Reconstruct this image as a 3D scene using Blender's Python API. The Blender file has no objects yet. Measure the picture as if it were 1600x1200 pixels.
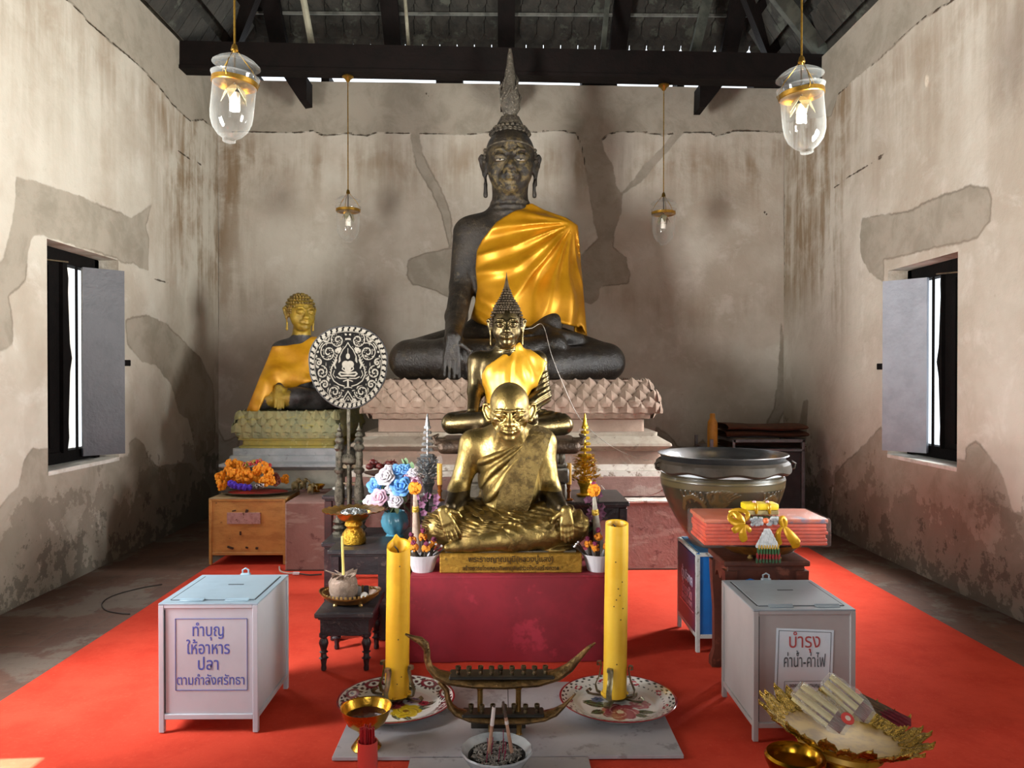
import bpy, bmesh, math, random
import numpy as np
from mathutils import Vector, Matrix

random.seed(7)
rng = np.random.default_rng(7)
scene = bpy.context.scene
COL = scene.collection
PI = math.pi

# ------------------------------------------------------------------ camera, world, sun, light
cam = bpy.data.objects.new('camera', bpy.data.cameras.new('camera'))
COL.objects.link(cam)
cam.location = (0, 0, 1.5)
cam.rotation_euler = (PI/2 - math.atan(10/1200), 0, -math.atan(15/1200))
cam.data.sensor_width = 36.0
cam.data.lens = 27.0
cam.data.clip_start = 0.05
scene.camera = cam

scene.view_settings.view_transform = 'Standard'
scene.view_settings.look = 'None'
scene.view_settings.gamma = 1.0
scene.view_settings.use_curve_mapping = False
scene.view_settings.exposure = 0.0

world = bpy.data.worlds.new('world'); scene.world = world
world.use_nodes = True
wn = world.node_tree.nodes; wl = world.node_tree.links
wn.clear()
wo = wn.new('ShaderNodeOutputWorld'); wb = wn.new('ShaderNodeBackground')
wb.inputs[0].default_value = (0.86, 0.93, 1.0, 1); wb.inputs[1].default_value = 2.2
wl.new(wb.outputs[0], wo.inputs[0])

def lamp(name, kind, loc, direction, energy, color=(1, 1, 1), size=(1, 1), angle=None, spread=None):
    d = bpy.data.lights.new(name, kind)
    d.energy = energy; d.color = color
    if kind == 'AREA':
        d.shape = 'RECTANGLE'; d.size, d.size_y = size
        if spread: d.spread = spread
    if kind == 'SUN' and angle: d.angle = angle
    o = bpy.data.objects.new(name, d); COL.objects.link(o)
    o.location = loc
    o.rotation_euler = Vector(direction).to_track_quat('-Z', 'Y').to_euler()
    return o

lamp('sun', 'SUN', (-8, 0, 10), (1.0, 0.06, -1.49), 40.0, (1, .95, .86), angle=0.009)
# daylight through the two windows beside the viewer and through the open door behind
lamp('daylight_window_right', 'AREA', (3.12, 3.2, 1.7), (-1, 0.28, 0.5), 215, (.99, 1, .94), (1.15, 1.6), spread=math.radians(95))
lamp('daylight_window_left', 'AREA', (-3.12, 2.4, 1.65), (1, 0.62, 0.62), 250, (.99, .99, .96), (1.05, 1.6), spread=math.radians(112))
lamp('daylight_window_left_low', 'AREA', (-3.12, 2.7, 1.75), (1.45, 1.1, -1.75), 24, (.98, .99, 1), (.5, 1.2), spread=math.radians(62))
lamp('daylight_door', 'AREA', (0, -3.4, 1.7), (0, 1, 0.0), 78, (1, .97, .93), (2.0, 2.8))
# daylight through the two windows in view
lamp('daylight_far_right', 'AREA', (2.98, 5.75, 1.7), (-1, -.1, -.62), 70, (.97, .99, 1), (.4, 1.2), spread=math.radians(105))
lamp('daylight_far_left', 'AREA', (-2.98, 5.75, 1.7), (1, -.25, -.6), 12, (.97, .99, 1), (.4, 1.2), spread=math.radians(105))

def P(px, py, Y):
    """the point at depth Y seen at a spot of the 1600x1200 photograph"""
    return Vector(((px - 785) / 1200 * Y, Y, 1.5 - (py - 590) / 1200 * Y))

# ------------------------------------------------------------------ materials
def lin(c):
    if isinstance(c, str):
        c = c.lstrip('#'); c = [int(c[i:i+2], 16) / 255 for i in (0, 2, 4)]
    return tuple((x / 12.92 if x <= .04045 else ((x + .055) / 1.055) ** 2.4) for x in c[:3]) + (1.0,)

class NT:
    def __init__(s, m):
        m.use_nodes = True
        s.m = m; s.t = m.node_tree; s.n = s.t.nodes; s.l = s.t.links
        s.bsdf = s.n['Principled BSDF']
        s._pos = None
    def new(s, kind, **kw):
        x = s.n.new(kind)
        for k, v in kw.items(): setattr(x, k, v)
        return x
    def pos(s):
        if s._pos is None:
            s._pos = s.new('ShaderNodeTexCoord').outputs['Object']
        return s._pos
    def put(s, a, sock):
        if isinstance(a, (int, float)): sock.default_value = a
        elif isinstance(a, tuple): sock.default_value = a
        else: s.l.new(a, sock)
    def mapping(s, scale, vec=None):
        x = s.new('ShaderNodeMapping'); s.l.new(vec or s.pos(), x.inputs[0]); x.inputs['Scale'].default_value = scale
        return x.outputs[0]
    def noise(s, scale=5, detail=4, rough=.6, vec=None, dist=0.0):
        x = s.new('ShaderNodeTexNoise'); x.inputs['Scale'].default_value = scale
        x.inputs['Detail'].default_value = detail; x.inputs['Roughness'].default_value = rough
        x.inputs['Distortion'].default_value = dist
        s.l.new(vec or s.pos(), x.inputs['Vector'])
        return x.outputs[0]
    def ramp(s, v, a, b):
        x = s.new('ShaderNodeMapRange'); x.interpolation_type = 'SMOOTHSTEP'
        s.put(v, x.inputs[0]); x.inputs[1].default_value = a; x.inputs[2].default_value = b
        return x.outputs[0]
    def math(s, op, a, b=0.0):
        x = s.new('ShaderNodeMath', operation=op); s.put(a, x.inputs[0]); s.put(b, x.inputs[1]); return x.outputs[0]
    def mix(s, f, a, b):
        x = s.new('ShaderNodeMix', data_type='RGBA'); s.put(f, x.inputs[0]); s.put(a, x.inputs[6]); s.put(b, x.inputs[7]); return x.outputs[2]
    def attr(s, name, out='Fac'):
        x = s.new('ShaderNodeAttribute'); x.attribute_name = name; return x.outputs[out]
    def bump(s, h, dist=.01, strength=1.0):
        x = s.new('ShaderNodeBump'); s.put(h, x.inputs['Height']); x.inputs['Distance'].default_value = dist
        x.inputs['Strength'].default_value = strength
        s.l.new(x.outputs[0], s.bsdf.inputs['Normal'])

MATS = {}
def pm(name, c1, c2=None, scale=6, rough=.55, metal=0.0, bump=0.0, bscale=None, lo=.4, hi=.65, spec=None, trans=0, c3=None, s3=30, ior=None,
       alpha=None, coat=0, sheen=0, rough2=None):
    """principled surface with a noise mix of two or three colours"""
    if name in MATS: return MATS[name]
    m = bpy.data.materials.new(name); t = NT(m); b = t.bsdf
    col = lin(c1)
    if c2:
        f = t.ramp(t.noise(scale, 5, .65), lo, hi)
        col = t.mix(f, lin(c1), lin(c2))
        if rough2 is not None:
            x = t.new('ShaderNodeMapRange'); t.put(f, x.inputs[0]); x.inputs[3].default_value = rough; x.inputs[4].default_value = rough2
            t.put(x.outputs[0], b.inputs['Roughness'])
        if c3:
            col = t.mix(t.ramp(t.noise(s3, 4, .7), .56, .66), col, lin(c3))
    t.put(col, b.inputs['Base Color'])
    if rough2 is None or not c2: b.inputs['Roughness'].default_value = rough
    b.inputs['Metallic'].default_value = metal
    if spec is not None: b.inputs['Specular IOR Level'].default_value = spec
    if trans: b.inputs['Transmission Weight'].default_value = trans
    if ior: b.inputs['IOR'].default_value = ior
    if alpha is not None: b.inputs['Alpha'].default_value = alpha
    if coat: b.inputs['Coat Weight'].default_value = coat
    if sheen: b.inputs['Sheen Weight'].default_value = sheen
    if bump: t.bump(t.noise(bscale or scale * 4, 4, .6), bump)
    MATS[name] = m
    return m

# ------------------------------------------------------------------ objects
def tag(o, label=None, cat=None, group=None, kind=None):
    if label: o['label'] = label
    if cat: o['category'] = cat
    if group: o['group'] = group
    if kind: o['kind'] = kind
    return o

def thing(name, label, cat, loc=(0, 0, 0), rz=0.0, group=None, kind=None):
    o = bpy.data.objects.new(name, None); COL.objects.link(o)
    o.location = loc; o.rotation_euler = (0, 0, rz); o.empty_display_size = .05
    return tag(o, label, cat, group, kind)

def link_mesh(name, me, mat, parent=None):
    o = bpy.data.objects.new(name, me); COL.objects.link(o)
    if mat is not None:
        for m in (mat if isinstance(mat, (list, tuple)) else [mat]): me.materials.append(m)
    if parent is not None: o.parent = parent
    return o

def copy_tree(o, parent=None):
    c = o.copy(); COL.objects.link(c)
    if parent is not None: c.parent = parent
    for ch in list(o.children): copy_tree(ch, c)
    return c

def rotm(ax=0, ay=0, az=0):
    return Matrix.Rotation(az, 3, 'Z') @ Matrix.Rotation(ay, 3, 'Y') @ Matrix.Rotation(ax, 3, 'X')

class MB:
    """collects shapes, then links them as ONE mesh object"""
    def __init__(s): s.v = []; s.f = []; s.mi = []; s.cur = 0; s.flat = set()
    def add(s, vs, fs, flat=False):
        o = len(s.v); s.v.extend([tuple(x) for x in vs])
        for f in fs:
            if flat: s.flat.add(len(s.f))
            s.f.append([i + o for i in f]); s.mi.append(s.cur)
        return s
    def box(s, c, size, bev=0.0, R=None, seg=1, taper=None):
        bm = bmesh.new(); bmesh.ops.create_cube(bm, size=1.0)
        for v in bm.verts:
            tx = ty = 1.0
            if taper and v.co.z > 0: tx, ty = taper
            v.co = Vector((v.co.x * size[0] * tx, v.co.y * size[1] * ty, v.co.z * size[2]))
        if bev: bmesh.ops.bevel(bm, geom=bm.edges[:], offset=min(bev, min(size) * .45), segments=seg, affect='EDGES', profile=.5)
        c = Vector(c)
        for v in bm.verts: v.co = (R @ v.co if R is not None else v.co) + c
        bm.verts.index_update()
        s.add([v.co for v in bm.verts], [[v.index for v in f.verts] for f in bm.faces], flat=True); bm.free(); return s
    def bb(s, lo, hi, bev=0.0, seg=1):
        return s.box([(a + b) / 2 for a, b in zip(lo, hi)], [abs(b - a) for a, b in zip(lo, hi)], bev, seg=seg)
    def lathe(s, prof, c=(0, 0, 0), n=32, rfun=None, R=None, a0=0.0, a1=2 * PI, zfun=None, sx=1, sy=1):
        full = abs(a1 - a0 - 2 * PI) < 1e-6
        m = n if full else n + 1
        vs = []; c = Vector(c)
        for j, (r, z) in enumerate(prof):
            for i in range(m):
                a = a0 + (a1 - a0) * i / n
                rr = r * (rfun(a, j, z) if rfun else 1); zz = z + (zfun(a, j, r) if zfun else 0)
                p = Vector((rr * math.cos(a) * sx, rr * math.sin(a) * sy, zz))
                vs.append((R @ p if R is not None else p) + c)
        fs = []
        for j in range(len(prof) - 1):
            for i in range(n):
                i2 = (i + 1) % m if full else i + 1
                fs.append([j * m + i, j * m + i2, (j + 1) * m + i2, (j + 1) * m + i])
        if full:
            if prof[0][0] > 1e-6: fs.append([i for i in range(m)][::-1])
            if prof[-1][0] > 1e-6: fs.append([(len(prof) - 1) * m + i for i in range(m)])
        return s.add(vs, fs)
    def tube(s, pts, r, n=8, cap=True, flatx=1.0, up=None):
        """round tube along points; r is a number or one per point"""
        pts = [Vector(p) for p in pts]; k = len(pts)
        rs = [r] * k if isinstance(r, (int, float)) else list(r)
        vs = []; prev = None
        for i, p in enumerate(pts):
            t = (pts[min(i + 1, k - 1)] - pts[max(i - 1, 0)])
            if t.length < 1e-9: t = Vector((0, 0, 1))
            t.normalize()
            if prev is None:
                u = Vector(up) if up else (Vector((0, 0, 1)) if abs(t.z) < .9 else Vector((1, 0, 0)))
            else: u = prev
            u = (u - t * u.dot(t))
            if u.length < 1e-6: u = t.orthogonal()
            u.normalize(); w = t.cross(u); prev = u
            for j in range(n):
                a = 2 * PI * j / n
                vs.append(p + u * (rs[i] * math.cos(a)) + w * (rs[i] * flatx * math.sin(a)))
        fs = [[i * n + j, i * n + (j + 1) % n, (i + 1) * n + (j + 1) % n, (i + 1) * n + j] for i in range(k - 1) for j in range(n)]
        if cap: fs += [list(range(n))[::-1], [(k - 1) * n + j for j in range(n)]]
        return s.add(vs, fs)
    def ball(s, c, r, n=10, m=7, R=None):
        if isinstance(r, (int, float)): r = (r, r, r)
        vs = []; c = Vector(c)
        for j in range(m + 1):
            ph = PI * j / m
            for i in range(n):
                a = 2 * PI * i / n
                p = Vector((r[0] * math.sin(ph) * math.cos(a), r[1] * math.sin(ph) * math.sin(a), -r[2] * math.cos(ph)))
                vs.append((R @ p if R is not None else p) + c)
        fs = [[j * n + i, j * n + (i + 1) % n, (j + 1) * n + (i + 1) % n, (j + 1) * n + i] for j in range(m) for i in range(n)]
        return s.add(vs, fs)
    def prism(s, pts, d, flat=True):
        """closed outline (3D points) pushed along d"""
        pts = [Vector(p) for p in pts]; d = Vector(d); n = len(pts)
        return s.add(pts + [p + d for p in pts],
                     [list(range(n))[::-1], [n + i for i in range(n)]] + [[i, (i + 1) % n, n + (i + 1) % n, n + i] for i in range(n)], flat=flat)
    def grid(s, fn, nu, nv, closeu=False):
        vs = [fn(i / (nu if closeu else nu - 1), j / (nv - 1)) for j in range(nv) for i in range(nu)]
        fs = []
        for j in range(nv - 1):
            for i in range(nu if closeu else nu - 1):
                fs.append([j * nu + i, j * nu + (i + 1) % nu, (j + 1) * nu + (i + 1) % nu, (j + 1) * nu + i])
        return s.add(vs, fs)
    def build(s, name, mat, parent=None, smooth=True, angle=None, recalc=True, off=None):
        me = bpy.data.meshes.new(name)
        vs = s.v if off is None else [(a - off[0], b - off[1], c - off[2]) for a, b, c in s.v]
        me.from_pydata(vs, [], s.f)
        bm = bmesh.new(); bm.from_mesh(me)
        bmesh.ops.remove_doubles(bm, verts=bm.verts, dist=1e-6)
        if recalc: bmesh.ops.recalc_face_normals(bm, faces=bm.faces)
        bm.to_mesh(me); bm.free()
        if len(me.polygons) == len(s.f):
            me.polygons.foreach_set('material_index', s.mi)
        if smooth:
            me.polygons.foreach_set('use_smooth', [True] * len(me.polygons))
            bm = bmesh.new(); bm.from_mesh(me)
            lim = math.radians(angle or 38)
            for e in bm.edges:
                if len(e.link_faces) == 2 and e.calc_face_angle(0) > lim: e.smooth = False
            bm.to_mesh(me); bm.free()
        me.update()
        return link_mesh(name, me, mat, parent)

def set_attr(me, name, arr):
    a = me.attributes.new(name, 'FLOAT', 'POINT'); a.data.foreach_set('value', np.asarray(arr, dtype=np.float32).ravel())

def grid_mesh(name, V, nu, nv, mat, parent=None, attrs=None, skip=None, closed=False, smooth=True, flip=False):
    """V: (nv*nu,3) array, row major; attrs: dict name -> (nv*nu) floats"""
    idx = np.arange(nu * nv).reshape(nv, nu)
    a = idx[:-1, :-1].ravel(); b = idx[:-1, 1:].ravel(); c = idx[1:, 1:].ravel(); d = idx[1:, :-1].ravel()
    if closed:
        a = np.r_[a, idx[:-1, -1]]; b = np.r_[b, idx[:-1, 0]]; c = np.r_[c, idx[1:, 0]]; d = np.r_[d, idx[1:, -1]]
    F = np.stack([a, b, c, d], 1)
    if flip: F = F[:, ::-1]
    if skip is not None: F = F[~skip(V[F].mean(1))]
    return raw_mesh(name, V, F, mat, parent, attrs, smooth)

def raw_mesh(name, V, F, mat, parent=None, attrs=None, smooth=True):
    V = np.asarray(V, dtype=np.float32); F = np.asarray(F, dtype=np.int32)
    me = bpy.data.meshes.new(name)
    me.vertices.add(len(V)); me.vertices.foreach_set('co', V.ravel())
    me.loops.add(F.size); me.loops.foreach_set('vertex_index', F.ravel())
    k = F.shape[1]
    me.polygons.add(len(F)); me.polygons.foreach_set('loop_start', np.arange(0, F.size, k, dtype=np.int32))
    me.polygons.foreach_set('loop_total', np.full(len(F), k, dtype=np.int32))
    me.polygons.foreach_set('use_smooth', np.full(len(F), smooth))
    me.update(calc_edges=True)
    for n, arr in (attrs or {}).items(): set_attr(me, n, arr)
    return link_mesh(name, me, mat, parent)

def poly_sd(pts, poly):
    """signed distance (negative inside) of (n,2) points to a closed polygon"""
    pts = np.asarray(pts, float); poly = np.asarray(poly, float)
    d = np.full(len(pts), 1e9); ins = np.zeros(len(pts), bool)
    for i in range(len(poly)):
        a = poly[i]; b = poly[(i + 1) % len(poly)]
        ab = b - a; t = np.clip(((pts - a) @ ab) / max(ab @ ab, 1e-12), 0, 1)
        d = np.minimum(d, np.hypot(*(pts - a - t[:, None] * ab).T))
        c = (a[1] > pts[:, 1]) != (b[1] > pts[:, 1])
        with np.errstate(divide='ignore', invalid='ignore'):
            xi = a[0] + (pts[:, 1] - a[1]) * ab[0] / (ab[1] if ab[1] else 1e-12)
        ins ^= c & (pts[:, 0] < xi)
    return np.where(ins, -d, d)

def line_d(pts, line):
    pts = np.asarray(pts, float); line = np.asarray(line, float); d = np.full(len(pts), 1e9)
    for a, b in zip(line[:-1], line[1:]):
        ab = b - a; t = np.clip(((pts - a) @ ab) / max(ab @ ab, 1e-12), 0, 1)
        d = np.minimum(d, np.hypot(*(pts - a - t[:, None] * ab).T))
    return d

def vnoise(p, scale, seed=0):
    """smooth value noise in -1..1 on (...,3) points"""
    q = np.asarray(p, float) * scale + seed * 17.31
    i = np.floor(q).astype(np.int64); f = q - i; f = f * f * (3 - 2 * f)
    def h(a, b, c):
        n = (a * 374761393 + b * 668265263 + c * 2147483647 + seed * 1274126177) & 0xffffffff
        n = ((n ^ (n >> 13)) * 1274126177) & 0xffffffff
        return ((n ^ (n >> 16)) & 0xffff) / 32767.5 - 1
    r = 0
    for dx in (0, 1):
        for dy in (0, 1):
            for dz in (0, 1):
                w = (f[..., 0] if dx else 1 - f[..., 0]) * (f[..., 1] if dy else 1 - f[..., 1]) * (f[..., 2] if dz else 1 - f[..., 2])
                r = r + w * h(i[..., 0] + dx, i[..., 1] + dy, i[..., 2] + dz)
    return r

def text_obj(name, body, mat, parent, loc, size, rx=PI/2, rz=0.0, depth=.0008, align='CENTER', shear=0, bold=0.0, sx=1.0):
    cu = bpy.data.curves.new(name, 'FONT'); cu.body = body; cu.size = size; cu.extrude = depth; cu.align_x = align
    cu.shear = shear; cu.offset = bold; cu.resolution_u = 3
    o = bpy.data.objects.new(name, cu); COL.objects.link(o)
    dg = bpy.context.evaluated_depsgraph_get()
    me = bpy.data.meshes.new_from_object(o.evaluated_get(dg)); me.name = name
    bpy.data.objects.remove(o); bpy.data.curves.remove(cu)
    me.materials.clear()
    m = link_mesh(name, me, mat, parent)
    m.location = loc; m.rotation_euler = (rx, 0, rz); m.scale = (sx, 1, 1)
    return m

# ------------------------------------------------------------------ sculpting by blended volumes
class Sculpt:
    def __init__(s, lo, hi, vox):
        s.lo = np.array(lo, float); s.vox = vox
        n = np.ceil((np.array(hi) - s.lo) / vox).astype(int) + 1
        s.ax = [s.lo[i] + vox * np.arange(n[i]) for i in range(3)]
        s.F = np.full(n, 9.0, np.float32)
        s.o = np.zeros(3); s.R = np.eye(3); s.s = 1.0
    def frame(s, o=(0, 0, 0), R=None, k=1.0):
        s.o = np.array(o, float); s.R = np.array(R) if R is not None else np.eye(3); s.s = k
    def w(s, p): return s.o + s.s * (s.R @ np.array(p, float))
    def sub(s, lo, hi):
        sl = []
        for i in range(3):
            a = int(np.clip(np.floor((lo[i] - s.lo[i]) / s.vox), 0, len(s.ax[i])))
            b = int(np.clip(np.ceil((hi[i] - s.lo[i]) / s.vox) + 1, 0, len(s.ax[i])))
            sl.append(slice(a, b))
        return tuple(sl)
    def blend(s, sl, d, k, op):
        A = s.F[sl]
        if op == 'sub': d = -d
        if k > 0:
            h = np.maximum(k - np.abs(A - d), 0) / k
            e = h * h * k * .25
        else: e = 0
        s.F[sl] = (np.minimum(A, d) - e) if op == 'add' else (np.maximum(A, d) + e)
    def pts(s, sl):
        return np.stack(np.meshgrid(s.ax[0][sl[0]], s.ax[1][sl[1]], s.ax[2][sl[2]], indexing='ij'), -1).astype(np.float32)
    def ell(s, c, r, k=.0, R=None, op='add'):
        c = s.w(c); r = np.array([r] * 3 if isinstance(r, (int, float)) else r, float) * s.s; k *= s.s
        m = r.max() + k + 2 * s.vox
        sl = s.sub(c - m, c + m)
        p = s.pts(sl) - c.astype(np.float32)
        if p.size == 0: return
        M = s.R @ (np.array(R) if R is not None else np.eye(3))
        q = p @ M.astype(np.float32)
        a = np.linalg.norm(q / r, axis=-1); b = np.linalg.norm(q / (r * r), axis=-1)
        s.blend(sl, (a * (a - 1) / np.maximum(b, 1e-6)).astype(np.float32), k, op)
    def cap(s, a, b, r1, r2=None, k=.0, op='add', world=False):
        if r2 is None: r2 = r1
        if not world: a = s.w(a); b = s.w(b); r1 *= s.s; r2 *= s.s; k *= s.s
        else: a = np.array(a, float); b = np.array(b, float)
        m = max(r1, r2) + k + 2 * s.vox
        sl = s.sub(np.minimum(a, b) - m, np.maximum(a, b) + m)
        p = s.pts(sl) - a.astype(np.float32)
        if p.size == 0: return
        ab = (b - a).astype(np.float32)
        t = np.clip((p @ ab) / max(float(ab @ ab), 1e-9), 0, 1)
        d = np.linalg.norm(p - t[..., None] * ab, axis=-1) - (r1 + (r2 - r1) * t)
        s.blend(sl, d.astype(np.float32), k, op)
    def chain(s, pts, rs, k=.0, op='add'):
        if isinstance(rs, (int, float)): rs = [rs] * len(pts)
        for i in range(len(pts) - 1): s.cap(pts[i], pts[i + 1], rs[i], rs[i + 1], k, op)
    def box(s, c, h, r=.0, k=.0, R=None, op='add'):
        c = s.w(c); h = np.array(h, float) * s.s; r *= s.s; k *= s.s
        m = np.linalg.norm(h) + k + 2 * s.vox
        sl = s.sub(c - m, c + m)
        p = s.pts(sl) - c.astype(np.float32)
        if p.size == 0: return
        M = s.R @ (np.array(R) if R is not None else np.eye(3))
        q = np.abs(p @ M.astype(np.float32)) - (h - r)
        d = np.linalg.norm(np.maximum(q, 0), axis=-1) + np.minimum(q.max(-1), 0) - r
        s.blend(sl, d.astype(np.float32), k, op)
    def all(s):
        sl = (slice(None),) * 3
        return s.pts(sl)
    def warp(s, fn, band=None):
        """F += fn(points) near the surface"""
        if band is None: band = 8 * s.vox
        m = np.abs(s.F) < band
        i = np.nonzero(m)
        p = np.stack([s.ax[0][i[0]], s.ax[1][i[1]], s.ax[2][i[2]]], -1)
        s.F[m] += fn(p).astype(np.float32)
    def clip(s, fn):
        """F = max(F, fn)"""
        m = s.F < 6 * s.vox
        i = np.nonzero(m)
        p = np.stack([s.ax[0][i[0]], s.ax[1][i[1]], s.ax[2][i[2]]], -1)
        s.F[m] = np.maximum(s.F[m], fn(p).astype(np.float32))
    def mesh(s, name, mat, parent=None, attrs=None, relax=1, off=None):
        F = s.F.copy()
        for a in range(3):                         # close at the bounds
            sl = [slice(None)] * 3
            for e in (0, -1):
                sl[a] = e; F[tuple(sl)] = np.maximum(F[tuple(sl)], s.vox * .5)
        ins = F < 0
        n = np.array(F.shape)
        cnt = np.zeros(n - 1, np.int8)
        for dx in (0, 1):
            for dy in (0, 1):
                for dz in (0, 1):
                    cnt += ins[dx:n[0]-1+dx, dy:n[1]-1+dy, dz:n[2]-1+dz]
        act = (cnt > 0) & (cnt < 8)
        ii = np.stack(np.nonzero(act), -1)
        idx = np.full(n - 1, -1, np.int64); idx[act] = np.arange(len(ii))
        acc = np.zeros((len(ii), 3)); num = np.zeros(len(ii))
        cs = [(dx, dy, dz) for dx in (0, 1) for dy in (0, 1) for dz in (0, 1)]
        for a in cs:
            for ax in range(3):
                if a[ax] == 0:
                    b = list(a); b[ax] = 1
                    A = F[ii[:, 0] + a[0], ii[:, 1] + a[1], ii[:, 2] + a[2]]
                    B = F[ii[:, 0] + b[0], ii[:, 1] + b[1], ii[:, 2] + b[2]]
                    x = (A < 0) != (B < 0)
                    t = np.where(x, A / np.where(x, A - B, 1), 0)
                    p = np.array(a, float)[None].repeat(len(ii), 0); p[:, ax] = t
                    acc[x] += p[x]; num[x] += 1
        V = s.lo + s.vox * (ii + acc / np.maximum(num, 1)[:, None])
        Q = []
        for ax in range(3):
            u, v = [(1, 2), (2, 0), (0, 1)][ax]
            sl0 = [slice(None)] * 3; sl1 = [slice(None)] * 3
            sl0[ax] = slice(0, -1); sl1[ax] = slice(1, None)
            for e in (u, v):
                sl0[e] = slice(1, -1); sl1[e] = slice(1, -1)
            A = ins[tuple(sl0)]; B = ins[tuple(sl1)]
            for sign in (0, 1):
                e = np.stack(np.nonzero((A & ~B) if sign == 0 else (~A & B)), -1)
                if not len(e): continue
                e[:, u] += 1; e[:, v] += 1
                def cell(du, dv):
                    c = e.copy(); c[:, u] += du; c[:, v] += dv
                    return idx[c[:, 0], c[:, 1], c[:, 2]]
                q = np.stack([cell(-1, -1), cell(0, -1), cell(0, 0), cell(-1, 0)], -1)
                if sign: q = q[:, ::-1]
                Q.append(q)
        Q = np.concatenate(Q)
        for _ in range(relax):
            S = np.zeros_like(V); C = np.zeros(len(V))
            for i in range(4):
                np.add.at(S, Q[:, i], V[Q[:, (i + 1) % 4]]); np.add.at(C, Q[:, i], 1)
            V = V * .5 + .5 * S / np.maximum(C, 1)[:, None]
        at = {k: f(V) for k, f in (attrs or {}).items()}
        if off is not None: V = V - np.array(off)
        return raw_mesh(name, V, Q, mat, parent, at)
# ================================================================== THE SETTING
XW = 3.18            # half width of the hall
YB = 8.65            # back wall
YF = -3.6            # front wall, behind the viewer
ZT = {'l': 4.81, 'r': 4.69}

def wall_mat(name, side):
    m = bpy.data.materials.new(name); t = NT(m); b = t.bsdf
    n1 = t.noise(1.1, 5, .62); n2 = t.noise(3.2, 6, .68, dist=.4); n3 = t.noise(14, 5, .7)
    streak = t.noise(1.0, 4, .6, vec=t.mapping((5.5, 5.5, .55)))
    cream = t.mix(t.ramp(n1, .35, .68), lin('#c4bdb0'), lin('#aea394'))
    cream = t.mix(t.math('MULTIPLY', t.ramp(n2, .5, .72), .55), cream, lin('#d3cec4'))
    # ochre seepage
    st = t.math('MULTIPLY', t.attr('stain'), t.ramp(t.math('ADD', t.math('MULTIPLY', streak, .6), t.math('MULTIPLY', n2, .4)), .42, .62))
    cream = t.mix(t.math('MULTIPLY', st, .85), cream, lin('#7d6547'))
    cream = t.mix(t.math('MULTIPLY', t.ramp(n3, .62, .74), .25), cream, lin('#8a7a66'))
    # newer grey render, hard edged
    e = t.math('ADD', t.attr('patch'), t.math('MULTIPLY', t.math('SUBTRACT', t.noise(9, 4, .6), .5), .05))
    pk = t.ramp(e, .008, -.008)
    grey = t.mix(t.ramp(n2, .4, .66), lin('#a1988a'), lin('#90887a'))
    col = t.mix(pk, cream, grey)
    # line where the two coats meet
    edge = t.math('MULTIPLY', t.ramp(t.math('ABSOLUTE', e), .016, .0), t.ramp(n1, .44, .56))
    col = t.mix(t.math('MULTIPLY', edge, .5), col, lin('#5d5142'))
    # rising damp: blotches with edges of their own
    d = t.math('ADD', t.attr('damp'), t.math('MULTIPLY', t.math('SUBTRACT', t.noise(2.6, 6, .7), .5), 1.9))
    col = t.mix(t.math('MULTIPLY', t.ramp(d, .46, .53), .55), col, lin('#6f6659'))
    d2 = t.math('ADD', t.attr('damp'), t.math('MULTIPLY', t.math('SUBTRACT', t.noise(5.6, 6, .75), .5), 2.1))
    col = t.mix(t.math('MULTIPLY', t.ramp(d2, .84, .92), .6), col, lin('#4b453b'))
    # cracks
    cr = t.math('ADD', t.attr('crack'), t.math('MULTIPLY', t.math('SUBTRACT', t.noise(16, 4, .6), .5), .03))
    ck = t.ramp(t.math('ABSOLUTE', cr), .011, .004)
    col = t.mix(t.math('MULTIPLY', ck, .85), col, lin('#3e3024'))
    # pits
    sp = t.ramp(t.noise(34, 2, .5), .80, .83)
    col = t.mix(t.math('MULTIPLY', sp, .7), col, lin('#51463a'))
    t.put(col, b.inputs['Base Color']); b.inputs['Roughness'].default_value = .92
    b.inputs['Specular IOR Level'].default_value = .15
    h = t.math('ADD', t.math('MULTIPLY', n2, .5), t.math('ADD', t.math('MULTIPLY', n3, .25), t.math('MULTIPLY', pk, -.12)))
    h = t.math('SUBTRACT', h, t.math('MULTIPLY', ck, .6))
    t.bump(h, .018)
    return m

def to_left(p):  Y = XW * 1200 / (785 - p[0]); return (Y, 1.5 - (p[1] - 590) * Y / 1200)
def to_right(p): Y = XW * 1200 / (p[0] - 785); return (Y, 1.5 - (p[1] - 590) * Y / 1200)
def to_back(p):  return ((p[0] - 785) * YB / 1200, 1.5 - (p[1] - 590) * YB / 1200)

def span(a, b, d): return np.linspace(a, b, max(2, int(round((b - a) / d)) + 1))
def cuts(*edges_steps):
    out = [np.array([edges_steps[0]])]
    for i in range(1, len(edges_steps), 2):
        d, e = edges_steps[i], edges_steps[i + 1]
        out.append(span(out[-1][-1], e, d)[1:])
    return np.concatenate(out)

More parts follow.
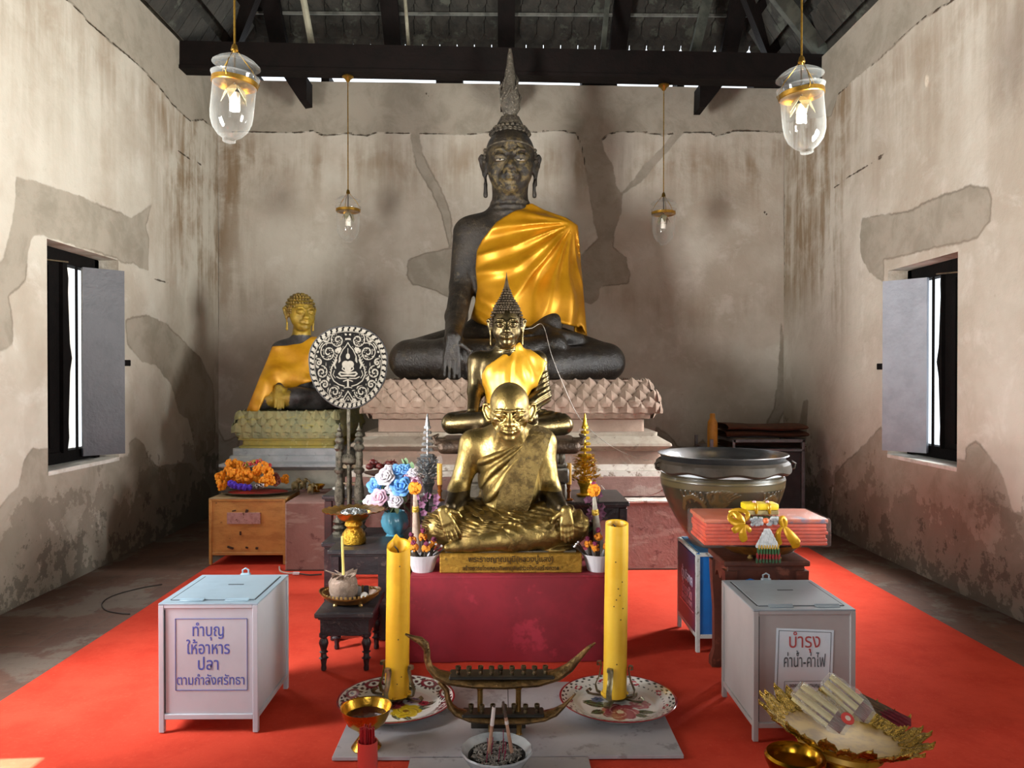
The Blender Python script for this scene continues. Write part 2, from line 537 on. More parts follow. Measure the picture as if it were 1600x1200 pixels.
# ---- back wall
c_top = [(300, 207), (345, 210), (400, 208), (455, 210), (490, 206), (507, 214), (545, 210), (572, 214), (590, 208), (640, 210)]
c_top2 = [(655, 210), (725, 212), (760, 208), (820, 207), (880, 205), (900, 209), (908, 225), (915, 262)]
c_top3 = [(941, 219), (950, 210), (965, 206), (1010, 207), (1038, 211), (1055, 207)]
c_top4 = [(1068, 207), (1110, 206), (1120, 212), (1150, 203), (1232, 206)]
back_cracks = [c_top, c_top2, c_top3, c_top4, [(670, 598 - 445), (667, 147)], [(1195, 330), (1200, 335)]]
back_patch = [
    [(0, -200)] + [(0, 207)] + c_top + c_top2[:6] + [(915, 258), (921, 300), (928, 345), (934, 372), (916, 392), (905, 400), (905, 472), (925, 475),
        (936, 466), (938, 447), (982, 443), (985, 428), (978, 402), (958, 385), (960, 362), (972, 330), (972, 303), (1003, 284), (1038, 243), (1068, 208),
        (1052, 208), (1030, 236), (1006, 258), (990, 280), (971, 302), (963, 288), (957, 255), (943, 235), (941, 218), (950, 210)] + c_top3[2:] + c_top4 + [(1600, 206), (1600, -200)],
    [(640, 209), (655, 209), (662, 245), (686, 290), (700, 320), (706, 350), (706, 392), (700, 375), (690, 335), (675, 300), (652, 262)],
    [(636, 430), (640, 406), (670, 395), (705, 389), (740, 380), (740, 470), (705, 467), (675, 452), (645, 445)],
    [(1222, 505), (1228, 540), (1233, 590), (1229, 640), (1215, 668), (1196, 670), (1211, 640), (1216, 600), (1219, 560)],
    [(1025, 667), (1045, 680), (1060, 697), (1080, 700), (1100, 688), (1112, 702), (1105, 730), (1020, 740)],
    [(330, 640), (352, 690), (375, 680), (372, 760), (320, 800)],
]
def build_back():
    xs = cuts(-XW, .024, XW); zs = cuts(0, .05, .9, .024, 4.83)
    nu, nv = len(xs), len(zs)
    X, Z = np.meshgrid(xs, zs)
    tilt = 1 - (X + XW) / (2 * XW) * .014 * np.clip((Z - 3.4) / 1.3, 0, 1)
    V = np.stack([X.ravel(), np.full(X.size, YB), (Z * tilt).ravel()], 1)
    V[:, 1] += vnoise(V, .9, 3) * .012 + vnoise(V, 3.1, 4) * .004
    pts = V[:, [0, 2]]
    pd = np.min([poly_sd(pts, [to_back(q) for q in g]) for g in back_patch], 0)
    cd = np.min([line_d(pts, [to_back(q) for q in g]) for g in back_cracks], 0)
    z = pts[:, 1]; x = pts[:, 0]
    st = np.clip(1 - np.abs(z - 3.9) / .55, 0, 1) * .75 + np.clip(1 - (x + XW) / .55, 0, 1) * np.clip((z - 2) / 1, 0, 1) * 1.0
    st += np.clip(1 - (XW - x) / .5, 0, 1) * np.clip((z - 2.6) / .8, 0, 1) * .7 + np.clip(1 - np.abs(z - 2.35 - .15 * np.sin(x * 2)) / .35, 0, 1) * .35
    st = np.where(z > 4.25, .1, st)
    damp = np.clip(1.0 - z / 1.1, -1, 1)
    o = grid_mesh('wall_back', V, nu, nv, wall_mat('plaster_back', 'b'), attrs=dict(patch=pd, crack=cd, stain=np.clip(st, 0, 1), damp=damp))
    tag(o, 'peeling plaster wall behind the tall dark statue', kind='structure')
build_back()

# ---- side walls, each with two windows
WIN_L = (5.41, 6.41, .83, 2.47)
WIN_R = (5.33, 6.30, .86, 2.38)
WIN_L2 = (1.75, 2.95, .83, 2.47)
WIN_R2 = (2.6, 3.8, .86, 2.45)
left_cracks = [[(60, -30), (105, 0), (120, 12), (150, 45), (165, 58), (178, 70), (205, 92), (230, 115), (258, 145), (275, 168), (300, 192), (320, 190), (342, 207)],
               [(282, 238), (300, 250), (318, 260)], [(245, 436), (256, 440), (268, 442)]]
left_patch = [
    [(-400, -300), (-200, -200), (60, -30)] + left_cracks[0][1:] + [(346, 207), (346, -100)],
    [(33, 280), (60, 285), (100, 300), (130, 307), (165, 325), (210, 342), (228, 330), (240, 322), (230, 355), (236, 375), (236, 425), (222, 420),
     (212, 412), (198, 412), (187, 405), (80, 373), (74, 368), (57, 370), (50, 400), (45, 440), (20, 465), (25, 500), (27, 540), (0, 553), (-60, 560), (-60, 480), (12, 405), (25, 350), (32, 310)],
    [(200, 500), (235, 493), (262, 505), (300, 543), (318, 560), (335, 600), (339, 660), (336, 700), (310, 720), (304, 680), (298, 655), (283, 645),
     (270, 600), (245, 570), (225, 566), (203, 538)],
    [(-300, 1000), (0, 797), (35, 757), (42, 720), (55, 700), (80, 700), (80, 740), (205, 712), (205, 690), (215, 682), (228, 695), (235, 715), (250, 727),
     (300, 722), (330, 760), (340, 830), (165, 930), (-300, 1300)]]
right_cracks = [[(1540, -30), (1490, 0), (1450, 25), (1415, 55), (1380, 86), (1345, 115), (1330, 128), (1310, 146)],
                [(1227, 300), (1227, 480)], [(1375, 250), (1383, 240), (1305, 292)]]
right_patch = [
    [(1310, 146), (1330, 128), (1345, 115), (1380, 86), (1415, 55), (1450, 25), (1490, 0), (1540, -30), (1700, -120), (1700, -400), (1229, -400), (1229, 190), (1300, 180)],
    [(1346, 368), (1350, 340), (1395, 333), (1420, 330), (1460, 310), (1490, 300), (1520, 290), (1548, 292), (1555, 310), (1553, 345), (1530, 372), (1502, 378),
     (1397, 402), (1384, 404), (1384, 440), (1360, 425), (1348, 400)],
    [(1300, 860), (1310, 740), (1330, 720), (1360, 690), (1383, 665), (1383, 700), (1515, 722), (1516, 700), (1532, 690), (1560, 722), (1575, 750), (1590, 800), (1640, 830), (1640, 1100)],
    [(1266, 625), (1258, 626), (1246, 690), (1250, 720), (1262, 690)]]

def build_side(sgn, wins, patches, cracks, proj, ztop, name, label):
    ys = [YF]; 
    def upto(e, d):
        a = ys[-1]
        ys.extend(list(span(a, e, d)[1:]))
    w2, w1 = wins
    upto(w2[0], .2); upto(w2[1], .1); upto(4.3, .2); upto(w1[0], .024); upto(w1[1], .03); upto(YB, .024)
    zs = list(cuts(0, .024, w1[2], .035, w1[3], .024, ztop))
    Y, Z = np.meshgrid(np.array(ys), np.array(zs))
    V = np.stack([np.full(Y.size, sgn * XW), Y.ravel(), Z.ravel()], 1)
    nz = vnoise(V, .8, 5) * .012 + vnoise(V, 2.7, 6) * .005
    edge = np.ones(len(V))
    for w in wins:
        dy = np.maximum(np.maximum(w[0] - V[:, 1], V[:, 1] - w[1]), 0); dz = np.maximum(np.maximum(w[2] - V[:, 2], V[:, 2] - w[3]), 0)
        edge = np.minimum(edge, np.clip(np.hypot(dy, dz) / .2, 0, 1))
    V[:, 0] += nz * edge * np.clip((YB - .1 - V[:, 1]) / .3, 0, 1)
    pts = V[:, [1, 2]]
    def poly(g): return [proj((min(q[0], 770) if sgn < 0 else max(q[0], 800), q[1])) for q in g]
    pd = np.min([poly_sd(pts, poly(g)) for g in patches], 0)
    cd = np.min([line_d(pts, poly(g)) for g in cracks], 0)
    y = pts[:, 0]; z = pts[:, 1]
    st = np.clip((y - 6.9) / .9, 0, 1) * np.clip((z - 2.0) / .6, 0, 1) * 1.0
    st += np.clip(1 - np.abs(z - 4.0) / .5, 0, 1) * .55 + np.clip(1 - np.abs(z - 3.4) / .7, 0, 1) * .3
    if sgn > 0: st += np.clip(1 - np.abs(y - 7.3) / .5, 0, 1) * np.clip((z - 1.4) / .6, 0, 1) * .5
    st = np.where(pd < -.05, st * .15, st)
    damp = np.clip(1.0 - z / 1.15, -1, 1) + np.clip((y - 7.4) / 2.2, 0, .5) * np.clip(1.4 - z, 0, 1)
    if sgn < 0: damp += np.clip((y - 7.2) / 1.4, 0, 1) * np.clip(1 - np.abs(z - 3.1) / .8, 0, 1) * .55
    def skip(c):
        k = np.zeros(len(c), bool)
        for w in wins: k |= (c[:, 1] > w[0]) & (c[:, 1] < w[1]) & (c[:, 2] > w[2]) & (c[:, 2] < w[3])
        return k
    o = grid_mesh(name, V, len(ys), len(zs), wall_mat('plaster_' + name, name), attrs=dict(patch=pd, crack=cd, stain=np.clip(st, 0, 1), damp=damp), skip=skip)
    tag(o, label, kind='structure')
    # thickness: reveals of the windows and the outer skin
    rv = MB(); T = .28
    for w in wins:
        a, b, c, d = w
        q = lambda x, y, z: (sgn * x, y, z)
        i0, i1 = XW, XW + T
        for (p, r) in (((a, c), (b, c)), ((b, c), (b, d)), ((b, d), (a, d)), ((a, d), (a, c))):
            rv.add([q(i0, *p), q(i0, *r), q(i1, *r), q(i1, *p)], [[0, 1, 2, 3]])
    i1 = XW + T
    seg = [YF, wins[0][0], wins[0][1], wins[1][0], wins[1][1], YB + .42]
    for k in range(5):
        if k in (1, 3):
            w = wins[(k - 1) // 2]
            rows = [(0, w[2]), (w[3], ztop)]
        else: rows = [(0, ztop)]
        for (z0, z1) in rows:
            rv.add([(sgn * i1, seg[k], z0), (sgn * i1, seg[k + 1], z0), (sgn * i1, seg[k + 1], z1), (sgn * i1, seg[k], z1)], [[0, 1, 2, 3]])
    rv.add([(sgn * XW, YF, ztop), (sgn * XW, YB + .42, ztop), (sgn * i1, YB + .42, ztop), (sgn * i1, YF, ztop)], [[0, 1, 2, 3]])
    r = rv.build('window_reveals', pm('reveal_plaster', '#c9bfb0', '#a89a88', 4, .9, bump=.01, spec=.15), o, smooth=False, recalc=False)

build_side(-1, (WIN_L2, WIN_L), left_patch, left_cracks, to_left, ZT['l'], 'wall_left', 'left plaster wall with grey repair patches and an open shutter')
build_side(1, (WIN_R2, WIN_R), right_patch, right_cracks, to_right, ZT['r'], 'wall_right', 'right plaster wall with vertical streaks and an open shutter')

# front wall behind the viewer, with its door opening
fw = MB()
for lo, hi in (((-XW - .4, YF - .4, 0), (-1.2, YF, 4.8)), ((1.2, YF - .4, 0), (XW + .4, YF, 4.8)), ((-1.2, YF - .4, 3.0), (1.2, YF, 4.8))): fw.bb(lo, hi)
tag(fw.build('wall_front', pm('reveal_plaster', '#c9bfb0'), smooth=False), 'plaster wall with the entrance doorway', kind='structure')
bk = MB(); bk.bb((-XW - .28, YB + .03, 0), (XW + .28, YB + .42, 4.68))
tag(bk.build('trim_1', pm('reveal_plaster', '#c9bfb0'), smooth=False), 'top of the thick back wall', kind='structure')

# ---- floor: worn terracotta with cement patches
def floor_mat():
    m = bpy.data.materials.new('terracotta_floor'); t = NT(m); b = t.bsdf
    br = t.new('ShaderNodeTexBrick'); t.l.new(t.mapping((1, 1, 1)), br.inputs[0])
    br.inputs['Scale'].default_value = 2.6; br.inputs['Mortar Size'].default_value = .012; br.offset = 0.5
    br.inputs['Color1'].default_value = lin('#664a3c'); br.inputs['Color2'].default_value = lin('#573e33'); br.inputs['Mortar'].default_value = lin('#5a4b40')
    br.inputs['Brick Width'].default_value = .8; br.inputs['Row Height'].default_value = .8
    n = t.noise(1.6, 6, .7); n2 = t.noise(7, 5, .7)
    col = t.mix(t.math('MULTIPLY', t.ramp(n, .5, .56), .75), br.outputs[0], lin('#6f655b'))
    col = t.mix(t.math('MULTIPLY', t.ramp(n2, .5, .7), .5), col, lin('#3e2f28'))
    t.put(col, b.inputs['Base Color']); b.inputs['Roughness'].default_value = .8
    t.bump(t.math('ADD', n2, br.outputs['Fac']), .006)
    return m
fl = MB(); fl.bb((-XW - .5, YF - .5, -.1), (XW + .5, YB + .5, 0))
tag(fl.build('floor', floor_mat(), smooth=False), 'worn terracotta floor with cement patches', kind='structure')

# ---- red carpet
def carpet_mat():
    m = bpy.data.materials.new('red_carpet'); t = NT(m); b = t.bsdf
    n = t.noise(3, 5, .7); f = t.noise(420, 2, .5); g = t.noise(55, 3, .6)
    col = t.mix(t.ramp(n, .35, .7), lin('#cc4632'), lin('#bd3a28'))
    col = t.mix(t.math('MULTIPLY', t.ramp(g, .55, .75), .3), col, lin('#d65a45'))
    t.put(col, b.inputs['Base Color']); b.inputs['Roughness'].default_value = .95
    b.inputs['Specular IOR Level'].default_value = .1
    t.bump(f, .0015)
    return m
cxs = cuts(-2.325, .06, -1.69, .06, 1.628, .06, 2.69); cys = cuts(-2.5, .06, 5.948, .06, 6.72)
CX, CY = np.meshgrid(cxs, cys)
CV = np.stack([CX.ravel(), CY.ravel(), np.zeros(CX.size)], 1)
CV[:, 2] = .004 + np.clip(vnoise(CV, 2.2, 9), 0, 1) ** 2 * .003
CV[:, 0] += np.where(np.abs(CV[:, 0] - .1825) > 2.45, vnoise(CV, .9, 2) * .012, 0)
cp = grid_mesh('carpet', CV, len(cxs), len(cys), carpet_mat(), skip=lambda c: (c[:, 1] > 5.948) & (c[:, 0] > -1.69) & (c[:, 0] < 1.628))
tag(cp, 'large red carpet covering the middle of the floor', 'carpet')

# ---- windows in view: dark frame, closed near shutter with carved strip, far shutter ajar
blackwood = pm('black_wood', '#0e0b0a', '#080606', 9, .8, bump=.003, bscale=60, spec=.12)
def window(no, sgn, w, paint, lab, se, mu, l0, l1):
    root = thing('window_%d' % no, lab, None, (0, 0, 0), kind='structure')
    a, b, c, d = w; xo = XW + .16
    f = MB()
    def bar(x0, x1, y0, y1, z0, z1, bev=.006): f.bb((sgn * x0, y0, z0), (sgn * x1, y1, z1), bev)
    bar(xo, xo + .1, a, b, c + .02, c + .11); bar(xo, xo + .1, a, b, d - .10, d)
    bar(xo - .02, xo + .1, a, a + .1, c, d); bar(xo, xo + .1, b - .07, b, c, d)
    bar(xo, xo + .016, a + mu, a + mu + .028, c + .1, d - .1)
    f.build('window_frame', blackwood, root, smooth=False)
    s = MB()                                    # near shutter, shut; black stands in for its backlit shade
    s.bb((sgn * (xo + .01), a + .08, c + .09), (sgn * (xo + .05), a + .45, d - .08), .004)
    s.bb((sgn * (xo - .012), a + .10, c + .15), (sgn * (xo + .02), a + .18, d - .14), .004)
    s.bb((sgn * (xo - .012), a + .28, c + .15), (sgn * (xo + .02), a + .34, d - .14), .004)
    s.build('shutter', blackwood, root, smooth=False)
    k = MB(); zm = (c + d) / 2; n = 40; edge = []
    for i in range(n + 1):
        z = c + .1 + (d - c - .2) * i / n; u = abs(z - zm)
        wv = se + .03 * max(0, 1 - u / .12) - .02 * max(0, 1 - abs(u - .5) / .35)
        if u > .62: wv = se - .015 - .02 * math.sin((u - .62) * 12)
        edge.append((a + wv, z))
    pts = [(sgn * (xo - .02), a + .44, c + .1)] + [(sgn * (xo - .02), y, z) for y, z in edge] + [(sgn * (xo - .02), a + .44, d - .1)]
    k.prism(pts, (sgn * .035, 0, 0)); k.build('carved_strip', blackwood, root, smooth=False)
    h0 = Vector((sgn * (xo - .02), a + l0, 0)); h1 = Vector((sgn * (XW - .08), a + l1, 0))
    dr = (h1 - h0).normalized(); nr = Vector((-dr.y, dr.x, 0)) * .022
    l = MB(); z0, z1 = c + .05, d - .1
    l.prism([h0 - nr + Vector((0, 0, z0)), h1 - nr + Vector((0, 0, z0)), h1 + nr + Vector((0, 0, z0)), h0 + nr + Vector((0, 0, z0))], (0, 0, z1 - z0))
    sh = l.build('shutter', paint, root, smooth=False)
    hd = MB(); p = h1 + dr * .025; p.z = zm - .03
    hd.box(p, (.05, .03, .05), .004, rotm(0, 0, math.atan2(dr.y, dr.x))); hd.build('handle', blackwood, sh, smooth=False)
    g = MB(); g.tube([(sgn * (xo - .02), a + .12, d - .12), (sgn * (xo - .07), a + .42, d - .1)], .006, 6); g.build('latch', pm('old_brass', '#8d8068', '#5b5140', 20, .4, .8), root)
window(1, -1, WIN_L, pm('shutter_shaded', '#4e4d53', '#46454b', 5, .5, bump=.003, bscale=30), 'left window with dark frame and a shutter ajar, coloured grey for its shade', .53, .66, .70, .92)  # leaf paint darkened, the shade on this side is in the colour
window(2, 1, WIN_R, pm('shutter_lit', '#8f939d', '#80848d', 4, .5, bump=.003, bscale=30), 'right window with dark frame and a shutter ajar, coloured pale blue for its light', .475, .585, .625, .88)  # same kind of leaf, lighter colour for the brighter light here
# sills of the visible windows
for no, sgn, w in ((2, -1, WIN_L), (3, 1, WIN_R)):
    t_ = MB(); t_.bb((sgn * (XW - .005), w[0] + .002, w[2] - .02), (sgn * (XW + .4), w[1] - .002, w[2] + .012), .004)
    tag(t_.build('trim_%d' % no, pm('sill_plaster', '#dcd8d0', '#c3bdb2', 6, .8), smooth=False), '%s window sill' % ('left' if sgn < 0 else 'right'), kind='structure')

# ---- roof timbers and tiles
darkwood = pm('roof_timber', '#150e0c', '#0f0b09', 5, .8, spec=.15, bump=.006, bscale=25)
greywood = pm('grey_lath', '#74746c', '#50514b', 7, .85)
tile = pm('roof_tile', '#36332d', '#262520', 6, .9, bump=.01, bscale=18, c3='#4a4c43', s3=4)
def beam(Y, z0l, z0r, h, dpt, name='beam', label='dark tie beam spanning the hall'):
    m = MB()
    x = XW + .04
    vs = []
    for (X, z) in ((-x, z0l), (x, z0r)):
        vs += [(X, Y, z), (X, Y + dpt, z), (X, Y + dpt, z + h), (X, Y, z + h)]
    m.add(vs, [[0, 1, 2, 3], [4, 5, 6, 7], [0, 1, 5, 4], [1, 2, 6, 5], [2, 3, 7, 6], [3, 0, 4, 7]])
    vs = []
    for (X, z) in ((-x, z0l), (x, z0r)):
        vs += [(X, Y - .015, z - .004), (X, Y + dpt, z - .004), (X, Y + dpt, z + .03), (X, Y - .015, z + .03)]
    m.add(vs, [[0, 1, 2, 3], [4, 5, 6, 7], [0, 1, 5, 4], [1, 2, 6, 5], [2, 3, 7, 6], [3, 0, 4, 7]])
    return tag(m.build(name, darkwood, smooth=False), label, kind='structure')
beam(7.62, 4.545, 4.445, .27, .17)
beam(4.05, 4.62, 4.56, .31, .24, label='dark tie beam above the front lamps')
# ceiling = the undersides of the tiled slopes
EV_Y, EV_Z, RG = 9.0, 5.27, 3.72
def back_pt(x, s): return Vector((x, EV_Y - s, EV_Z + s))        # s runs up the slope (per metre of depth)
def slope_rows(m, pt, width, nrow, pitch, tw, lift):
    for r in range(nrow):
        s0 = r * pitch; w = width(s0)
        n = max(1, int(2 * w / tw)); off = (r % 2) * tw * .5
        x = -w - off
        while x < w:
            x0, x1 = max(x, -w), min(x + tw * .96, w)
            if x1 - x0 > .03:
                c = (x0 + x1) / 2; hw = (x1 - x0) / 2
                a = [pt(c - hw, s0 + .05), pt(c - hw * .55, s0 + .005), pt(c + hw * .55, s0 + .005), pt(c + hw, s0 + .05), pt(c + hw, s0 + pitch * 1.35), pt(c - hw, s0 + pitch * 1.35)]
                lo = [.0, .0, .0, .0, lift, lift]
                top = [q + NRM * l for q, l in zip(a, lo)]
                m.prism(top, NRM * .018)
            x += tw
rt = MB()
NRM = Vector((0, .7071, .7071))
slope_rows(rt, back_pt, lambda s: min(RG, RG + .1 - s * 0.99), 14, .118, .2, .03)
for sg in (-1, 1):      # closes the hips
    zb = ZT['l'] - .02 + .06 if sg < 0 else ZT['r'] + .11
    rt.add([(sg * (XW + .16), EV_Y + .3, zb), (0, EV_Y - RG, EV_Z + RG + .11), (sg * (RG + .1), EV_Y - .0, EV_Z + .12), (sg * (RG + .1), EV_Y + .3, EV_Z + .1)], [[0, 1, 2, 3]])
# plain cover above the tiles seen
h = 2.0
NRM = Vector((0, .7071, .7071))
rt.add([back_pt(-RG, .06) + NRM * .07, back_pt(RG, .06) + NRM * .07, back_pt(.02, RG) + NRM * .07, back_pt(-.02, RG) + NRM * .07], [[0, 1, 2, 3]])
for sg in (-1, 1):
    zb = (ZT['l'] if sg < 0 else ZT['r']) + .0
    if sg < 0: zb -= .02
    else: zb += .05
    p = [(sg * (XW + .10), EV_Y + .3, zb), (sg * (XW + .10), YF - .6, zb), (0, YF - .6, EV_Z + RG + .05), (0, EV_Y - RG, EV_Z + RG + .05)]
    rt.add([Vector(q) + Vector((sg * .06, 0, .06)) for q in p], [[0, 1, 2, 3]])
rt.add([(-XW - .5, YF - .35, 4.7), (XW + .5, YF - .35, 4.7), (0, YF - .35, EV_Z + RG + .2)], [[0, 1, 2]])
tag(rt.build('ceiling', tile, smooth=False, recalc=False), 'underside of the dark clay tile roof', kind='structure')
rg = MB(); rg.bb((-.2, YF - .6, EV_Z + RG + .02), (.2, EV_Y - RG + .25, EV_Z + RG + .22)); tag(rg.build('trim_7', darkwood, smooth=False), 'unseen cap added along the roof ridge to block the sun', kind='structure')  # ridge cap added to close the roof gap where sun leaked in
# courses on the side slopes near the back corners
for sg, nm in ((-1, 'trim_4'), (1, 'trim_5')):
    m = MB(); zb = (ZT['l'] - .02) if sg < 0 else (ZT['r'] + .05)
    run = XW + .1; rise = EV_Z + RG + .05 - zb
    for r in range(13):
        s = .02 + r * .075
        x = sg * (run * (1 - s)); z = zb + rise * s
        y0 = 5.6; y1 = EV_Y - s * 3.4
        y = y0 + (.1 if r % 2 else 0)
        while y < y1 - .05:
            ye = min(y + .19, y1)
            m.box(((x - sg * .1), (y + ye) / 2, z + rise / run * .1 + .0), (.3, ye - y, .02), 0, rotm(0, sg * math.atan2(rise, run) + .08 * sg, 0))
            y += .2
    tag(m.build(nm, tile, smooth=False), '%s slope tile courses' % ('left' if sg < 0 else 'right'), kind='structure')
def stick(name, pts, w, d, mat, label, group=None):
    m = MB(); a, b = Vector(pts[0]), Vector(pts[1]); t = (b - a).normalized()
    u = t.cross(Vector((0, 1, .3))).normalized() if abs(t.x) < .9 else Vector((0, 0, 1)).cross(t).normalized()
    v = t.cross(u).normalized()
    q = [a + u * w / 2 * i + v * d / 2 * j for i, j in ((-1, -1), (1, -1), (1, 1), (-1, 1))]
    m.prism(q, b - a)
    o = m.build(name, mat, smooth=False)
    return tag(o, label, group=group, kind='structure')
for i, px in enumerate((440, 616, 791, 965, 1139)):
    b_ = P(px, 78, 8.86); x = b_.x
    up = min(RG - abs(x), 3.4) - .05
    stick('rafter', [back_pt(x, .02) - Vector((0, .06, .06)), back_pt(x, up) - Vector((0, .06, .06))], .19, .1, darkwood,
          'dark rafter, number %d from the left along the back slope' % (i + 1), 'rafters of the back slope')
for sg in (-1, 1):
    stick('hip_rafter', [(sg * 3.2, 8.75, 4.95), (sg * .1, 5.5, 8.5)], .2, .16, darkwood, 'dark hip rafter in the %s back corner' % ('left' if sg < 0 else 'right'))
for i, s in enumerate((.33, .56, .79)):
    stick('roof_lath', [back_pt(-RG + s + .2, s) - Vector((0, .03, .03)), back_pt(RG - s - .2, s) - Vector((0, .03, .03))], .02, .03, greywood,
          ['lowest', 'middle', 'upper'][i] + ' grey lath under the back tiles')
stick('roof_strut', [P(1084, 86, 8.3), P(1112, -30, 8.3)], .1, .08, pm('green_grey_wood', '#55584e', '#3c3f38', 6, .8), 'grey slanting strut beside the fifth rafter')
stick('roof_strut', [P(941, 86, 8.3), P(952, -30, 8.3)], .05, .06, pm('green_grey_wood', '#55584e'), 'thin grey strut beside the fourth rafter')
stick('roof_strut', [P(1290, 88, 7.9), P(1205, -20, 7.2)], .13, .1, pm('green_grey_wood', '#55584e'), 'grey strut rising from the right end of the beam')
stick('roof_strut', [P(310, 70, 8.2), P(352, -40, 8.0)], .12, .1, darkwood, 'dark strut rising near the left end of the beam')
for (a, b, y, r) in (((474, -10), (490, 78), 8.1, .035), ((633, -10), (640, 82), 8.1, .018)):
    m = MB(); m.tube([P(*a, y), P(*b, y)], r, 8)
    tag(m.build('roof_pole', pm('bamboo_grey', '#b3ad97', '#8f8975', 6, .7)), 'pale %s pole leaning above the beam' % ('thick' if r > .03 else 'thin'), kind='structure')
# brackets under the beam
for (pts, lab) in (([(445, 122), (481, 122), (481, 158), (470, 160)], 'left wedge bracket under the tie beam'),
                   ([(1094, 130), (1132, 130), (1103, 167), (1093, 167)], 'right wedge bracket under the tie beam'),
                   ([(781, 120), (800, 120), (800, 160), (782, 164)], 'wedge bracket behind the tall spire')):
    m = MB(); m.prism([P(x, y, 8.15) for x, y in pts], (0, .25, 0))
    tag(m.build('bracket', darkwood, smooth=False), lab, kind='structure')
# light gap rail: wall plate pieces between which daylight shows
pl = MB()
for (x0, x1) in ((-3.18, -2.75), (-2.04, -1.95), (-.75, -.45), (.05, .12), (.9, 1.3), (1.98, 2.06), (2.85, 3.18)):
    pl.bb((x0, 8.7, 4.62), (x1, 8.95, 4.93))
tag(pl.build('trim_6', darkwood, smooth=False), 'dark plate blocks on top of the back wall', kind='structure')

ow = MB(); ow.bb((-4.75, 4.6, -.1), (-4.55, 8.2, 4.2)); tag(ow.build('wall_sun_block', pm('outside_white', '#dfe3e6', '#d2d7db', 3, .8), smooth=False), 'pale wall added outside the left window to block the sun', kind='structure')  # added wall, keeps sun from coming through the left window slit
